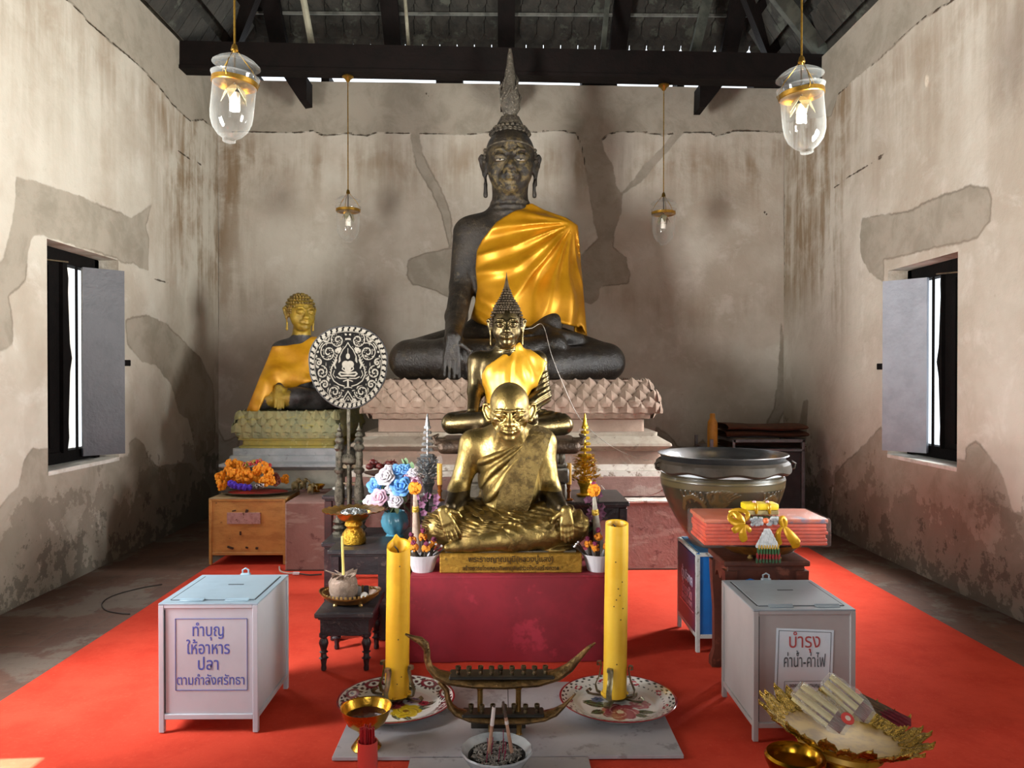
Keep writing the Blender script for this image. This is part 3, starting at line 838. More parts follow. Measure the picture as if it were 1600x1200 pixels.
# ================================================================== STATUES
def head(S, o, R, k, style='buddha'):
    S.frame(o, R, k)
    old = style == 'monk'
    S.ell((0, .06, .13), (.345, .43, .37))
    S.ell((0, -.06, -.1), (.30 if not old else .29, .33, .37), .12)
    S.ell((0, -.19, -.36), (.17 if not old else .16, .16, .13), .14)
    for s in (-1, 1):
        S.ell((s * .2, -.16, -.16), (.12, .15, .15), .1)                       # cheeks
        S.ell((s * .155, -.405, .025), (.115, .07, .06), .09, op='sub')        # eye hollows
    # nose
    S.cap((0, -.37, .05), (0, -.46, -.13), .034, .052, .06)
    S.ell((0, -.465, -.14), (.055, .055, .045), .04)
    for s in (-1, 1): S.ell((s * .058, -.425, -.145), (.045, .05, .04), .03)
    for s in (-1, 1):
        # brows
        br = [(s * .045, -.385, .075), (s * .12, -.395, .125), (s * .21, -.355, .12), (s * .285, -.26, .06)]
        if old: br = [(s * .05, -.40, .075), (s * .13, -.405, .09), (s * .22, -.355, .085), (s * .28, -.27, .05)]
        S.chain(br, [.022, .026, .024, .014] if not old else [.022, .03, .03, .02], .03)
        # eyeball and lids
        S.ell((s * .155, -.335 if old else -.33, .008), (.1, .08, .066), .015)
        up = [(s * .06, -.385, -.002), (s * .11, -.405, .03), (s * .17, -.398, .034), (s * .25, -.335, .005)]
        lo = [(s * .06, -.385, -.008), (s * .12, -.398, -.034), (s * .19, -.375, -.034), (s * .25, -.335, 0)]
        S.chain(up, [.012, .019, .019, .012], .012); S.chain(lo, [.01, .014, .014, .01], .012)
        if not old:
            S.ell((s * .15, -.345, .03), (.095, .07, .045), .015)             # heavy upper lid
            S.chain([(s * .07, -.41, -.012), (s * .14, -.43, -.02), (s * .23, -.37, -.008)], .009, .008, op='sub')
        else:
            S.ell((s * .15, -.412, -.004), (.034, .016, .03), .006)
            S.chain([(s * .07, -.40, .055), (s * .15, -.42, .06), (s * .24, -.36, .04)], .01, .012, op='sub')
            S.chain([(s * .08, -.36, -.075), (s * .16, -.375, -.09), (s * .25, -.31, -.06)], .012, .02)   # bags
            S.chain([(s * .075, -.40, -.12), (s * .13, -.375, -.19), (s * .17, -.33, -.28)], [.02, .03, .025], .03)
            S.chain([(s * .11, -.42, -.14), (s * .165, -.37, -.21), (s * .2, -.31, -.3)], .014, .02, op='sub')
            S.ell((s * .24, -.2, -.23), (.07, .1, .1), .06, op='sub')         # hollow cheeks
            S.cap((s * .24, -.29, -.08), (s * .31, -.1, -.05), .04, .045, .05)
    # mouth
    S.ell((0, -.36, -.26), (.15, .09, .085), .06)
    w_ = .115 if not old else .105
    S.chain([(-w_, -.40, -.245), (-.04, -.452, -.236), (0, -.45, -.243), (.04, -.452, -.236), (w_, -.40, -.245)], [.012, .024, .02, .024, .012], .012)
    S.chain([(-w_ * .8, -.405, -.282), (-.03, -.442, -.292), (.03, -.442, -.292), (w_ * .8, -.405, -.282)], [.012, .028, .028, .012], .014)
    S.chain([(-w_ * 1.1, -.41, -.258), (-.05, -.462, -.265), (.05, -.462, -.265), (w_ * 1.1, -.41, -.258)], .008, .008, op='sub')
    S.ell((0, -.335, -.42), (.085, .07, .06), .06)
    if old:
        for zz in (.2, .26, .32): S.chain([(-.2, -.33, zz), (-.08, -.385, zz + .012), (.08, -.385, zz + .012), (.2, -.33, zz)], .009, .016, op='sub')
        S.chain([(-.04, -.43, .07), (-.02, -.43, .14)], .01, .015, op='sub'); S.chain([(.04, -.43, .07), (.02, -.43, .14)], .01, .015, op='sub')
        for s in (-1, 1):
            c = (s * .375, .05, -.03); Re = rotm(0, 0, s * .75)
            S.ell(c, (.09, .03, .15), .03, Re)
            S.ell((s * .405, .0, .0), (.045, .03, .09), .02, Re, op='sub')
            S.chain([(s * .34, -.0, .05), (s * .39, .03, .115), (s * .45, .08, .10), (s * .465, .09, .0), (s * .42, .05, -.11), (s * .375, .02, -.18), (s * .345, .0, -.17)], [.02, .024, .026, .026, .03, .034, .03], .015)
    else:
        for s in (-1, 1):
            S.ell((s * .37, .07, -.02), (.045, .1, .16), .03, rotm(0, 0, s * -.35))
            S.chain([(s * .36, .02, .06), (s * .43, .06, .13), (s * .455, .1, .1), (s * .43, .1, -.02), (s * .39, .06, -.14), (s * .375, .05, -.3), (s * .37, .04, -.47)],
                    [.022, .028, .03, .026, .03, .034, .036], .02)
            S.cap((s * .395, .055, -.2), (s * .39, .05, -.4), .014, .014, .01, op='sub')

def hand(S, wrist, fwd, up, L, side, curl=.35, spread=.12, r=1.0, k=.006):
    """wrist point, forward and up directions, hand length, side=+1 puts the thumb to +(fwd x up)"""
    S.frame()
    f = Vector(fwd).normalized(); u = Vector(up); u = (u - f * u.dot(f)).normalized(); x = f.cross(u).normalized() * side
    w = Vector(wrist)
    pl = L * .44
    for i, off in enumerate((-.36, -.12, .12, .36)):
        S.cap(w + x * off * L * .20, w + f * pl + x * off * L * .42, L * .10 * r, L * .082 * r, k * 3)
    ln = (.47, .55, .58, .50)
    for i, off in enumerate((-.36, -.12, .12, .36)):
        p = w + f * pl + x * off * L * .44; d = (f + x * off * spread * 2).normalized()
        pts = [p]; rr = [L * .068 * r]
        for j, (seg, rad) in enumerate(((.42, .062), (.33, .056), (.25, .048))):
            d = (d - u * curl * (.6 + .5 * j)).normalized()
            p = p + d * L * ln[i] * seg; pts.append(p); rr.append(L * rad * r)
        S.chain(pts, rr, k)
    b = w + f * L * .12 + x * L * .2
    t1 = b + (f * .55 + x * .75 - u * .15).normalized() * L * .26
    t2 = t1 + (f * .85 + x * .3 - u * .3).normalized() * L * .2
    S.chain([b, t1, t2], [L * .09 * r, L * .066 * r, L * .05 * r], k * 2)

def up_from(a, b): return Vector(b) - Vector(a)

def gold_mat(name, c1, c2, c3, rough, r2, scale=9, bump=.004, bare=None):
    m = bpy.data.materials.new(name); t = NT(m); b = t.bsdf
    n = t.noise(scale, 6, .68); n2 = t.noise(scale * 4, 5, .7)
    f = t.ramp(n, .42, .66)
    col = t.mix(f, lin(c1), lin(c2)); g = t.ramp(n2, .58, .72)
    col = t.mix(t.math('MULTIPLY', g, .8), col, lin(c3))
    if bare: col = t.mix(t.ramp(t.attr('bare'), .4, .6), col, lin(bare))
    t.put(col, b.inputs['Base Color'])
    x = t.new('ShaderNodeMapRange'); t.put(f, x.inputs[0]); x.inputs[3].default_value = rough; x.inputs[4].default_value = r2
    t.put(x.outputs[0], b.inputs['Roughness'])
    y = t.new('ShaderNodeMapRange'); t.put(g, y.inputs[0]); y.inputs[3].default_value = .95; y.inputs[4].default_value = .45
    t.put(y.outputs[0], b.inputs['Metallic'])
    t.bump(t.math('ADD', n2, t.math('MULTIPLY', n, .5)), bump)
    return m

# ------------------------------------------------------------------ the golden monk
def make_monk():
    Y = 4.32
    root = thing('monk_statue', 'gilded statue of a bald seated monk on an inscribed plinth', 'statue', (.045, 4.35, .459))
    off = np.array(root.location)
    q = lambda px, py, y: np.array(P(px, py, y))
    S = Sculpt((-.47, 3.98, .55), (.53, 4.86, 1.53), .0042)
    # legs: lap, knees, shins
    S.ell((.045, 4.42, .685), (.33, .26, .10))
    kl = q(688, 822, 4.22); kr = q(893, 822, 4.22)
    S.cap(q(772, 803, 4.45), kl, .12, .088, .06); S.cap(q(822, 803, 4.45), kr, .12, .09, .06)
    S.chain([kr + [0, .0, -.01], q(850, 834, 4.14), q(790, 844, 4.12), q(735, 851, 4.12)], [.086, .076, .058, .044], .02)
    S.chain([kl + [.0, .0, -.015], q(740, 838, 4.16), q(800, 838, 4.22)], [.085, .075, .07], .03)
    S.chain([q(735, 851, 4.12), q(714, 854, 4.11), q(699, 856, 4.10)], [.044, .032, .022], .02)     # foot at the left
    S.ell(q(868, 857, 4.17), (.09, .08, .03), .02)
    S.ell(q(790, 850, 4.38), (.33, .2, .05), .04)
    S.clip(lambda p: .566 - p[:, 2])
    # torso
    S.cap((.05, 4.44, .78), (.05, 4.43, .98), .165, .17, .05)
    S.ell((.045, 4.41, 1.08), (.20, .145, .17), .08)
    S.cap(q(741, 694, 4.40), q(848, 692, 4.42), .072, .075, .08)
    S.cap((.04, 4.40, 1.14), q(797, 672, 4.30), .095, .078, .07)
    S.ell((.05, 4.36, .88), (.155, .12, .14), .05)
    # neck cords
    for s in (-1, 1): S.cap(q(797 + s * 22, 705, 4.30), q(797 + s * 16, 676, 4.26), .012, .016, .02)
    # head, bowed
    S_h = .308
    Rh = rotm(.17, 0, 0)
    hc = q(796, 642, 4.20)
    head(S, hc, Rh, S_h, 'monk')
    S.frame()
    # arms
    shl = q(739, 692, 4.40); el = q(716, 768, 4.36); wl = q(704, 792, 4.17)
    S.chain([shl, el], [.068, .057], .05); S.chain([el, wl], [.056, .036], .04)
    shr = q(847, 692, 4.40); er = q(860, 768, 4.36); wr = q(878, 794, 4.18)
    S.chain([shr, er], [.066, .056], .05); S.chain([er, wr], [.056, .037], .04)
    hand(S, q(691, 797, 4.095), (.42, -.16, -.9), (.1, -1, .25), .165, -1, .10, .16, 1.05, .005)
    hand(S, q(885, 797, 4.095), (.03, -.16, -1), (0, -1, .2), .165, 1, .08, .03, 1.05, .005)
    body = S.mesh('body', gold_mat('gilded_body', '#9c8650', '#6b5833', '#2f2516', .33, .5, 8, .003, bare='#3d3426'), root, off=off,
        attrs=dict(bare=lambda v: np.max([np.where((v[:, 2] < e_[2] + .012) & (v[:, 2] > w_[2] - .012) & (np.linalg.norm(v - (e_ + w_) / 2, axis=1) < .17), 1.0, 0.0) for e_, w_ in ((el, wl), (er, wr))], 0)))
    # robe across the chest, over the lap and shins
    T = Sculpt((-.47, 3.98, .55), (.53, 4.86, 1.30), .0044)
    T.F[:] = 9
    T.cap((.05, 4.44, .74), (.05, 4.43, .98), .182, .182, .03)
    T.ell((.045, 4.41, 1.07), (.212, .160, .175), .06)
    T.cap(q(790, 690, 4.40), q(842, 690, 4.42), .086, .088, .05)
    T.cap(q(842, 700, 4.42), q(840, 760, 4.44), .08, .055, .05)
    T.ell((.05, 4.355, .88), (.165, .132, .15), .04)
    sh = q(838, 672, 4.3)
    def folds(p):
        dx = p[:, 0] - sh[0]; dz = p[:, 2] - sh[2]
        th = np.arctan2(dx, -dz)                # 0 down, negative to the left
        n = vnoise(p, 6, 3) * .35
        f = np.sin(th * 32 + n * 6 + 2.5 * np.hypot(dx, dz) * 3)
        amt = np.clip((-.42 - th) / .12, 0, 1) * np.clip(np.hypot(dx, dz) / .12, 0, 1)
        return -.0095 * amt * (np.abs(f) ** .7 * np.sign(f)) - .003 * vnoise(p, 14, 5)
    T.warp(folds)
    a0 = q(838, 668, 4.28); b0 = q(742, 718, 4.28)
    nx, nz = -(b0[2] - a0[2]), (b0[0] - a0[0])
    L = math.hypot(nx, nz); nx /= L; nz /= L
    # keep what lies under the neckline
    sgn = 1 if (nx * (.05 - a0[0]) + nz * (.8 - a0[2])) < 0 else -1
    T.clip(lambda p: sgn * (nx * (p[:, 0] - a0[0]) + nz * (p[:, 2] - a0[2])) - .012 * np.sin((p[:, 0]) * 25))
    T.clip(lambda p: np.maximum(np.maximum(-.148 - p[:, 0], p[:, 0] - .295), .66 - p[:, 2]))
    gold2 = gold_mat('gilded_robe', '#8f7a48', '#5f4d2d', '#2a2114', .36, .54, 10, .004)
    T.mesh('robe', gold2, root, off=off)
    # folded cloth over lap and legs
    W = Sculpt((-.47, 3.98, .55), (.53, 4.86, .93), .0046)
    W.ell((.045, 4.41, .685), (.345, .265, .102))
    W.cap(q(772, 803, 4.44), kl, .125, .098, .05); W.cap(q(822, 803, 4.44), kr, .125, .098, .05)
    W.chain([kr + [0, 0, -.01], q(850, 834, 4.14), q(800, 842, 4.13), q(762, 847, 4.13)], [.096, .087, .070, .056], .012)
    W.chain([kl + [0, 0, -.005], q(740, 830, 4.17), q(800, 826, 4.24)], [.096, .088, .08], .015)
    ck = q(800, 800, 4.2)
    def lapf(p):
        n = vnoise(p, 6, 11); n2 = vnoise(p, 9, 13)
        a = np.sin(p[:, 2] * 115 + n * 4.5 + (p[:, 0] - ck[0]) * 34); b = np.sin(p[:, 2] * 75 - (p[:, 0] - ck[0]) * 60 + n2 * 4)
        hi = np.clip((p[:, 2] - .655) / .06, .12, 1)
        left = np.clip((ck[0] + .12 - p[:, 0]) / .1, .35, 1)
        return -.0085 * hi * left * (1 - 2 * np.sqrt(a * a + .04)) - .006 * hi * b - .008 * vnoise(p, 12, 12)
    W.warp(lapf)
    # stay clear of the hands and of the bare foot
    W.clip(lambda p: -np.minimum(np.linalg.norm(p - q(699, 814, 4.04), axis=1) - .075, np.linalg.norm(p - q(887, 816, 4.04), axis=1) - .07))
    W.clip(lambda p: np.maximum(.5675 - p[:, 2], q(742, 850, 4.12)[0] - p[:, 0] - np.clip((p[:, 2] - .62) * 9, 0, 1)))
    W.mesh('lower_robe', gold2, root, off=off)
    # flat folded shoulder sash
    m = MB()
    tl, tr, ml, mr, bl, br_ = (806, 688), (864, 678), (796, 716), (842, 732), (778, 772), (831, 774)
    rows = [((838, 664), (862, 674), 4.40), ((822, 671), (862, 679), 4.325), ((809, 686), (856, 700), 4.272), ((802, 706), (850, 716), 4.250), ((793, 728), (841, 738), 4.236), ((785, 750), (836, 758), 4.228), ((779, 772), (832, 780), 4.222), ((775, 788), (826, 796), 4.235), ((774, 806), (822, 812), 4.30)]
    top = []
    for (l, r, y) in rows:
        top.append([P(l[0] + (r[0] - l[0]) * u, l[1] + (r[1] - l[1]) * u, y - .012 * math.sin(PI * u)) - Vector(off) for u in (0, .25, .5, .75, 1)])
    nv = len(rows)
    vs = [p for r in top for p in r]; vs2 = [p + Vector((0, .03, -.006)) for p in vs]
    fs = []
    for j in range(nv - 1):
        for i in range(4):
            a = j * 5 + i; fs.append([a, a + 1, a + 6, a + 5]); n0 = nv * 5; fs.append([n0 + a, n0 + a + 5, n0 + a + 6, n0 + a + 1])
    n0 = nv * 5
    for j in range(nv - 1):
        for i in (0, 4):
            a = j * 5 + i; fs.append([a, a + 5, n0 + a + 5, n0 + a] if i == 0 else [a, n0 + a, n0 + a + 5, a + 5])
    for i in range(4): fs.append([i, n0 + i, n0 + i + 1, i + 1]); a = (nv - 1) * 5 + i; fs.append([a, a + 1, n0 + a + 1, n0 + a])
    m.add(vs + vs2, fs)
    sg = m.build('shoulder_sash', gold_mat('gilded_sash', '#715f39', '#4f4026', '#261e12', .42, .58, 14, .010), root)
    md = sg.modifiers.new('s', 'SUBSURF'); md.levels = 2; md.render_levels = 2; md.subdivision_type = 'SIMPLE'
    # plinth with its inscription
    pl = MB(); pl.box((0, -.05, .053), (.758, .45, .106), .006)
    pgold = gold_mat('plinth_gold', '#b08a3c', '#8e6c2c', '#4a3818', .45, .6, 12, .004)
    b = pl.build('plinth', pgold, root, smooth=False)
    top = MB(); top.box((0, -.05, .109), (.70, .40, .008), .002)
    top.build('plinth_top', pm('plinth_dark', '#4b4336', '#39322a', 10, .7), b, smooth=False)
    ink = pm('inscription_dark', '#4d3715', '#3a2910', 20, .6, .5)
    text_obj('inscription', 'พระราชญาณมุนี(หลวงปู่แสง)', ink, b, (0, -.2765, .062), .042, depth=.002, bold=.0006, sx=.94)
    text_obj('inscription', 'สร้างถวายโดยคณะศิษยานุศิษย์ร่วมใจกันสร้างถวาย', ink, b, (0, -.2765, .018), .030, depth=.002, bold=.0004, sx=.86)
make_monk()

# ------------------------------------------------------------------ shared: hair curls and flame
def curls(root, o, R, k, mat, name='hair', rows=9, z0=.17, cone=None, rad=.030, capr=(.36, .44, .38)):
    """snail curls over the skull (and over a cone above it); local head units"""
    m = MB(); R = np.array(R)
    def put(p, r):
        m.ball(np.array(o) + k * (R @ np.array(p)), r * k, 7, 5)
    for j in range(rows):
        ph = (j + .3) / rows * PI / 2 * .98
        z = .13 + capr[2] * math.sin(ph); rr = math.cos(ph)
        n = max(5, int(2 * PI * rr * capr[0] / (rad * 1.75)))
        for i in range(n):
            a = 2 * PI * (i + .5 * (j % 2)) / n
            x = capr[0] * rr * math.cos(a); y = .06 + capr[1] * rr * math.sin(a)
            if y < -.12 and z < z0 + .12 * (1 - abs(x) / .4): continue
            put((x, y, z), rad)
    for zz in (-.02, .04, .1):
        n = int(PI * .4 / (rad * 1.75) * 1.6)
        for i in range(n + 1):
            a = -.15 * PI + 1.3 * PI * i / n
            put((capr[0] * math.cos(a), .08 + capr[1] * .95 * math.sin(a), zz), rad)
    if cone:
        for (r, z) in cone:
            n = max(4, int(2 * PI * r / (rad * 1.75)))
            for i in range(n):
                a = 2 * PI * (i + .5 * (int(z * 100) % 2)) / n
                put((r * math.cos(a), .06 + r * math.sin(a), z), rad)
    return m.build(name, mat, root)

# ------------------------------------------------------------------ the tall dark Buddha
def make_large():
    root = thing('buddha_statue', 'tall dark weathered seated Buddha in a golden satin robe', 'statue', (.08, 7.25, 1.475))
    off = np.array(root.location)
    q = lambda px, py, y: np.array(P(px, py, y))
    V = .0125
    S = Sculpt((-1.2, 6.25, 1.40), (1.32, 8.15, 3.95), V)
    S.frame()
    S.ell(q(794, 565, 7.1), (.95, .52, .22))
    # crossed legs
    S.chain([q(752, 540, 7.15), q(640, 562, 6.85)], [.24, .17], .1); S.chain([q(840, 540, 7.15), q(945, 566, 6.9)], [.24, .17], .1)
    S.chain([q(640, 563, 6.8), q(700, 560, 6.62), q(800, 555, 6.58), q(868, 540, 6.66)], [.172, .17, .14, .10], .05)
    S.chain([q(948, 566, 6.85), q(860, 572, 6.62), q(760, 580, 6.58), q(700, 585, 6.62)], [.16, .155, .12, .08], .05)
    S.chain([q(868, 540, 6.66), q(850, 522, 6.72), q(905, 530, 6.82)], [.085, .08, .05], .04)
    # torso
    S.ell(q(798, 400, 7.28), (.46, .27, .43))
    S.cap(q(797, 440, 7.25), q(797, 525, 7.2), .32, .33, .15)
    S.cap(q(745, 366, 7.28), q(866, 366, 7.28), .17, .17, .16)
    S.cap(q(797, 345, 7.26), q(797, 300, 7.22), .185, .165, .10)
    for yy in (318, 327, 336): S.ell(q(797, yy, 7.22), (.178, .178, .018), .03)
    S.cap(q(730, 364, 7.26), q(720, 448, 7.20), .132, .105, .07)
    S.chain([q(722, 448, 7.22), q(713, 495, 6.90), q(708, 528, 6.46)], [.112, .098, .072], .04)
    hand(S, q(707, 530, 6.42), (-.02, .02, -1), (0, -1, .1), .345, -1, .02, .07, .80, .003)
    for xx, rr in ((656, .185), (664, .183)):
        S.chain([q(xx + 6, 536, 6.70), q(xx, 548, 6.60), q(xx, 570, 6.58), q(xx + 4, 588, 6.62)], .008, .012, op='add')
    S.cap(q(880, 366, 7.26), q(890, 450, 7.22), .13, .112, .09); S.chain([q(890, 450, 7.22), q(862, 505, 6.9), q(835, 520, 6.78)], [.112, .09, .07], .05)
    hand(S, q(862, 522, 6.76), (-1, -.15, 0), (0, -.3, 1), .34, -1, .12, .04, 1.0, .01)
    hc = q(797, 257, 7.18); k = .62
    head(S, hc, rotm(.04, 0, 0), k)
    S.frame(hc, rotm(.04, 0, 0), k)
    S.ell((0, .06, .18), (.365, .45, .345), .02)                       # plain cap of hair, curls worn away
    S.frame()
    stone = bpy.data.materials.new('dark_lacquer'); t = NT(stone); b = t.bsdf
    n = t.noise(4.5, 6, .7); n2 = t.noise(16, 6, .72); n3 = t.noise(2.2, 5, .65)
    col = t.mix(t.ramp(n, .38, .66), lin('#1a1510'), lin('#30281f'))
    col = t.mix(t.math('MULTIPLY', t.ramp(n2, .52, .66), .8), col, lin('#4f4433'))
    face = t.math('MULTIPLY', t.attr('face'), t.ramp(n2, .44, .6))
    col = t.mix(face, col, lin('#8a7440'))
    col = t.mix(t.math('MULTIPLY', t.attr('lap'), t.ramp(n3, .3, .7)), col, lin('#17120f'))
    t.put(col, b.inputs['Base Color'])
    x = t.new('ShaderNodeMapRange'); t.put(t.math('ADD', t.attr('lap'), t.math('MULTIPLY', n2, .3)), x.inputs[0]); x.inputs[3].default_value = .55; x.inputs[4].default_value = .28
    t.put(x.outputs[0], b.inputs['Roughness']); t.bump(t.math('ADD', n2, n), .014)
    S.clip(lambda p: 1.484 - p[:, 2])
    S.mesh('body', stone, root, off=off, attrs=dict(
        face=lambda v: np.clip(1 - np.linalg.norm((v - (hc + [0, -.2, -.08])) / [.28, .3, .34], axis=1), 0, .4) * .9,
        lap=lambda v: np.clip((2.02 - v[:, 2]) / .12, 0, 1) * np.clip((7.0 - v[:, 1]) / .2, 0, 1)))
    # inlaid eyes
    for s in (-1, 1):
        e = MB(); M = rotm(.04, 0, 0)
        c = Vector(hc) + k * (M @ Vector((s * .150, -.398, -.034))) - Vector(off)
        e.ball(c, (.038, .02, .0065), 12, 8, rotm(0, 0, s * .3))
        eo = e.build('eye', pm('shell_white', '#b5afa2', '#948d7f', 30, .4), root); eo['label'] = 'white shell inlaid eye'
        p = MB(); p.ball(c + Vector((-s * .0, -.02, 0)), (.010, .006, .0085), 8, 6); p.build('pupil', pm('pupil_black', '#15110d'), eo)
    # ushnisha, hair fringe and flame finial
    u = MB()
    cx = Vector(P(797, 200, 7.2)) - Vector(off)
    prof = [(.002, .10), (.035, .095), (.09, .065), (.12, .01), (.135, -.03), (.16, -.05), (.2, -.09)]
    u.lathe([(r, z) for r, z in prof][::-1], cx + Vector((0, .03, .03)), 28)
    for j in range(5):
        r = .195 - .02 * j - .012 * j * j; z = -.05 + .036 * j
        nn = max(6, int(2 * PI * r / .05))
        for i in range(nn):
            a = 2 * PI * (i + .5 * (j % 2)) / nn
            u.ball(cx + Vector((.88 * r * math.cos(a), .03 + .88 * r * math.sin(a), z)), .024, 6, 5)
    for s in (-1, 1):
        for j in range(4):
            u.ball(Vector(hc) - Vector(off) + Vector((s * (.232 + .002 * j), .0, .125 - .034 * j)), .02, 6, 5)
    band = [Vector(hc) - Vector(off) + k * (rotm(.04, 0, 0) @ Vector((.362 * math.cos(a), .06 + .447 * math.sin(a), .19 + .055 * math.sin(-a)))) for a in np.linspace(PI * 1.03, PI * 1.97, 24)]
    u.tube(band, .008, 6)
    u.build('hair', pm('dark_hair', '#3a332a', '#5a5040', 14, .7, bump=.01, c3='#7b7263', s3=40), root)
    f = MB()
    base = Vector(P(797, 187, 7.2)) - Vector(off)
    zs = [0, .03, .09, .16, .24, .33, .42, .50, .58, .655]
    rs = [.028, .055, .086, .093, .085, .062, .046, .034, .026, .012]
    f.lathe(list(zip(rs, zs)), base, 20, rfun=lambda a, j, z: 1 + .10 * math.sin(5 * a + z * 22) * (1 if j < 7 else .2), sy=.75)
    for i in range(14):
        z = .03 + .30 * (i / 14); r = np.interp(z, zs, rs); a = i * 2.4
        f.tube([base + Vector((r * math.cos(a), .75 * r * math.sin(a), z)), base + Vector((1.12 * r * math.cos(a + .4), .8 * r * math.sin(a + .4), z + .06)), base + Vector((.8 * r * math.cos(a + .7), .6 * r * math.sin(a + .7), z + .12))], [.012, .012, .003], 5)
    f.build('flame_finial', pm('finial_stone', '#4f483d', '#3a342b', 16, .65, bump=.01, c3='#8b8374', s3=40), root)
    # ------------ robe
    T = Sculpt((-.55, 6.6, 1.75), (1.05, 7.75, 3.28), .0115)
    T.ell(q(800, 402, 7.27), (.485, .315, .455))
    T.cap(q(797, 440, 7.24), q(800, 520, 7.18), .365, .40, .12)
    T.cap(q(790, 362, 7.25), q(872, 364, 7.26), .215, .20, .1)
    T.cap(q(815, 345, 7.25), q(830, 330, 7.22), .12, .08, .08)
    T.cap(q(762, 385, 7.22), q(830, 338, 7.2), .17, .10, .1); T.cap(q(770, 366, 7.2), q(826, 326, 7.15), .09, .06, .06)
    T.chain([q(882, 366, 7.26), q(893, 450, 7.2), q(900, 520, 7.1)], [.15, .135, .11], .14)
    T.chain([q(862, 400, 7.12), q(870, 470, 7.02), q(872, 508, 6.95)], [.15, .15, .13], .14)
    shd = q(897, 352, 7.1)
    def folds(p):
        dx = p[:, 0] - shd[0]; dz = p[:, 2] - shd[2]; r = np.hypot(dx, dz)
        th = np.arctan2(-dx, -dz)
        nn = vnoise(p, 1.6, 21)
        w = th * 7.0 + nn * 1.5 + r * .9
        f = np.sin(w) * .7 + .5 * np.sin(w * 2.1 + 1.3 + nn * 2)
        f = 1 - 2 * np.sqrt(f * f + .03) + .25 * np.sin(w * 4.3 + nn * 4)
        amt = np.clip(r / .3, 0, 1) * np.clip((1.45 - r) / .3, .25, 1)
        low = np.clip((2.35 - p[:, 2]) / .3, 0, 1) * np.clip((-.05 - p[:, 0]) / .15, 0, 1)
        return -.024 * amt * f - low * .018 * np.sin(p[:, 2] * 34 + p[:, 0] * 12 + nn * 4)
    T.warp(folds, .2)
    out = [(831, 318), (822, 320), (798, 333), (776, 347), (754, 374), (745, 392), (743, 420), (746, 450), (742, 474), (735, 498), (748, 506), (770, 511), (800, 516), (840, 508),
           (866, 503), (905, 512), (908, 508), (918, 529), (903, 352), (884, 340), (850, 328)]
    poly = [(q(a, b, 7.0)[0] , q(a, b, 7.0)[2]) for a, b in out]
    T.clip(lambda p: np.where(p[:, 1] < 7.45, poly_sd(np.stack([p[:, 0] * 7.0 / p[:, 1], 1.5 + (p[:, 2] - 1.5) * 7.0 / p[:, 1]], 1), poly), np.maximum(poly_sd(p[:, [0, 2]], poly) - .12, 2.0 - p[:, 2])))
    satin = pm('gold_satin', '#c68c18', '#b47a0c', 5, .38, .5, lo=.35, hi=.7)
    T.mesh('robe', satin, root, off=off, relax=2)
    # hanging end of the robe behind the arm edge
    m = MB()
    def fl(u, v):
        xt = 893 + 9 * u; xb = 897 + 21 * u
        x = xt + (xb - xt) * v; y = 356 + (528 - 356) * v - 6 * (1 - u) * v
        return P(x, y, 7.17 + .10 * u - .08 * v + .015 * math.sin(u * 9 + v * 3)) - Vector(off)
    m.grid(fl, 10, 24); g = m.build('robe_tail', satin, root)
    md = g.modifiers.new('t', 'SOLIDIFY'); md.thickness = .012
make_large()

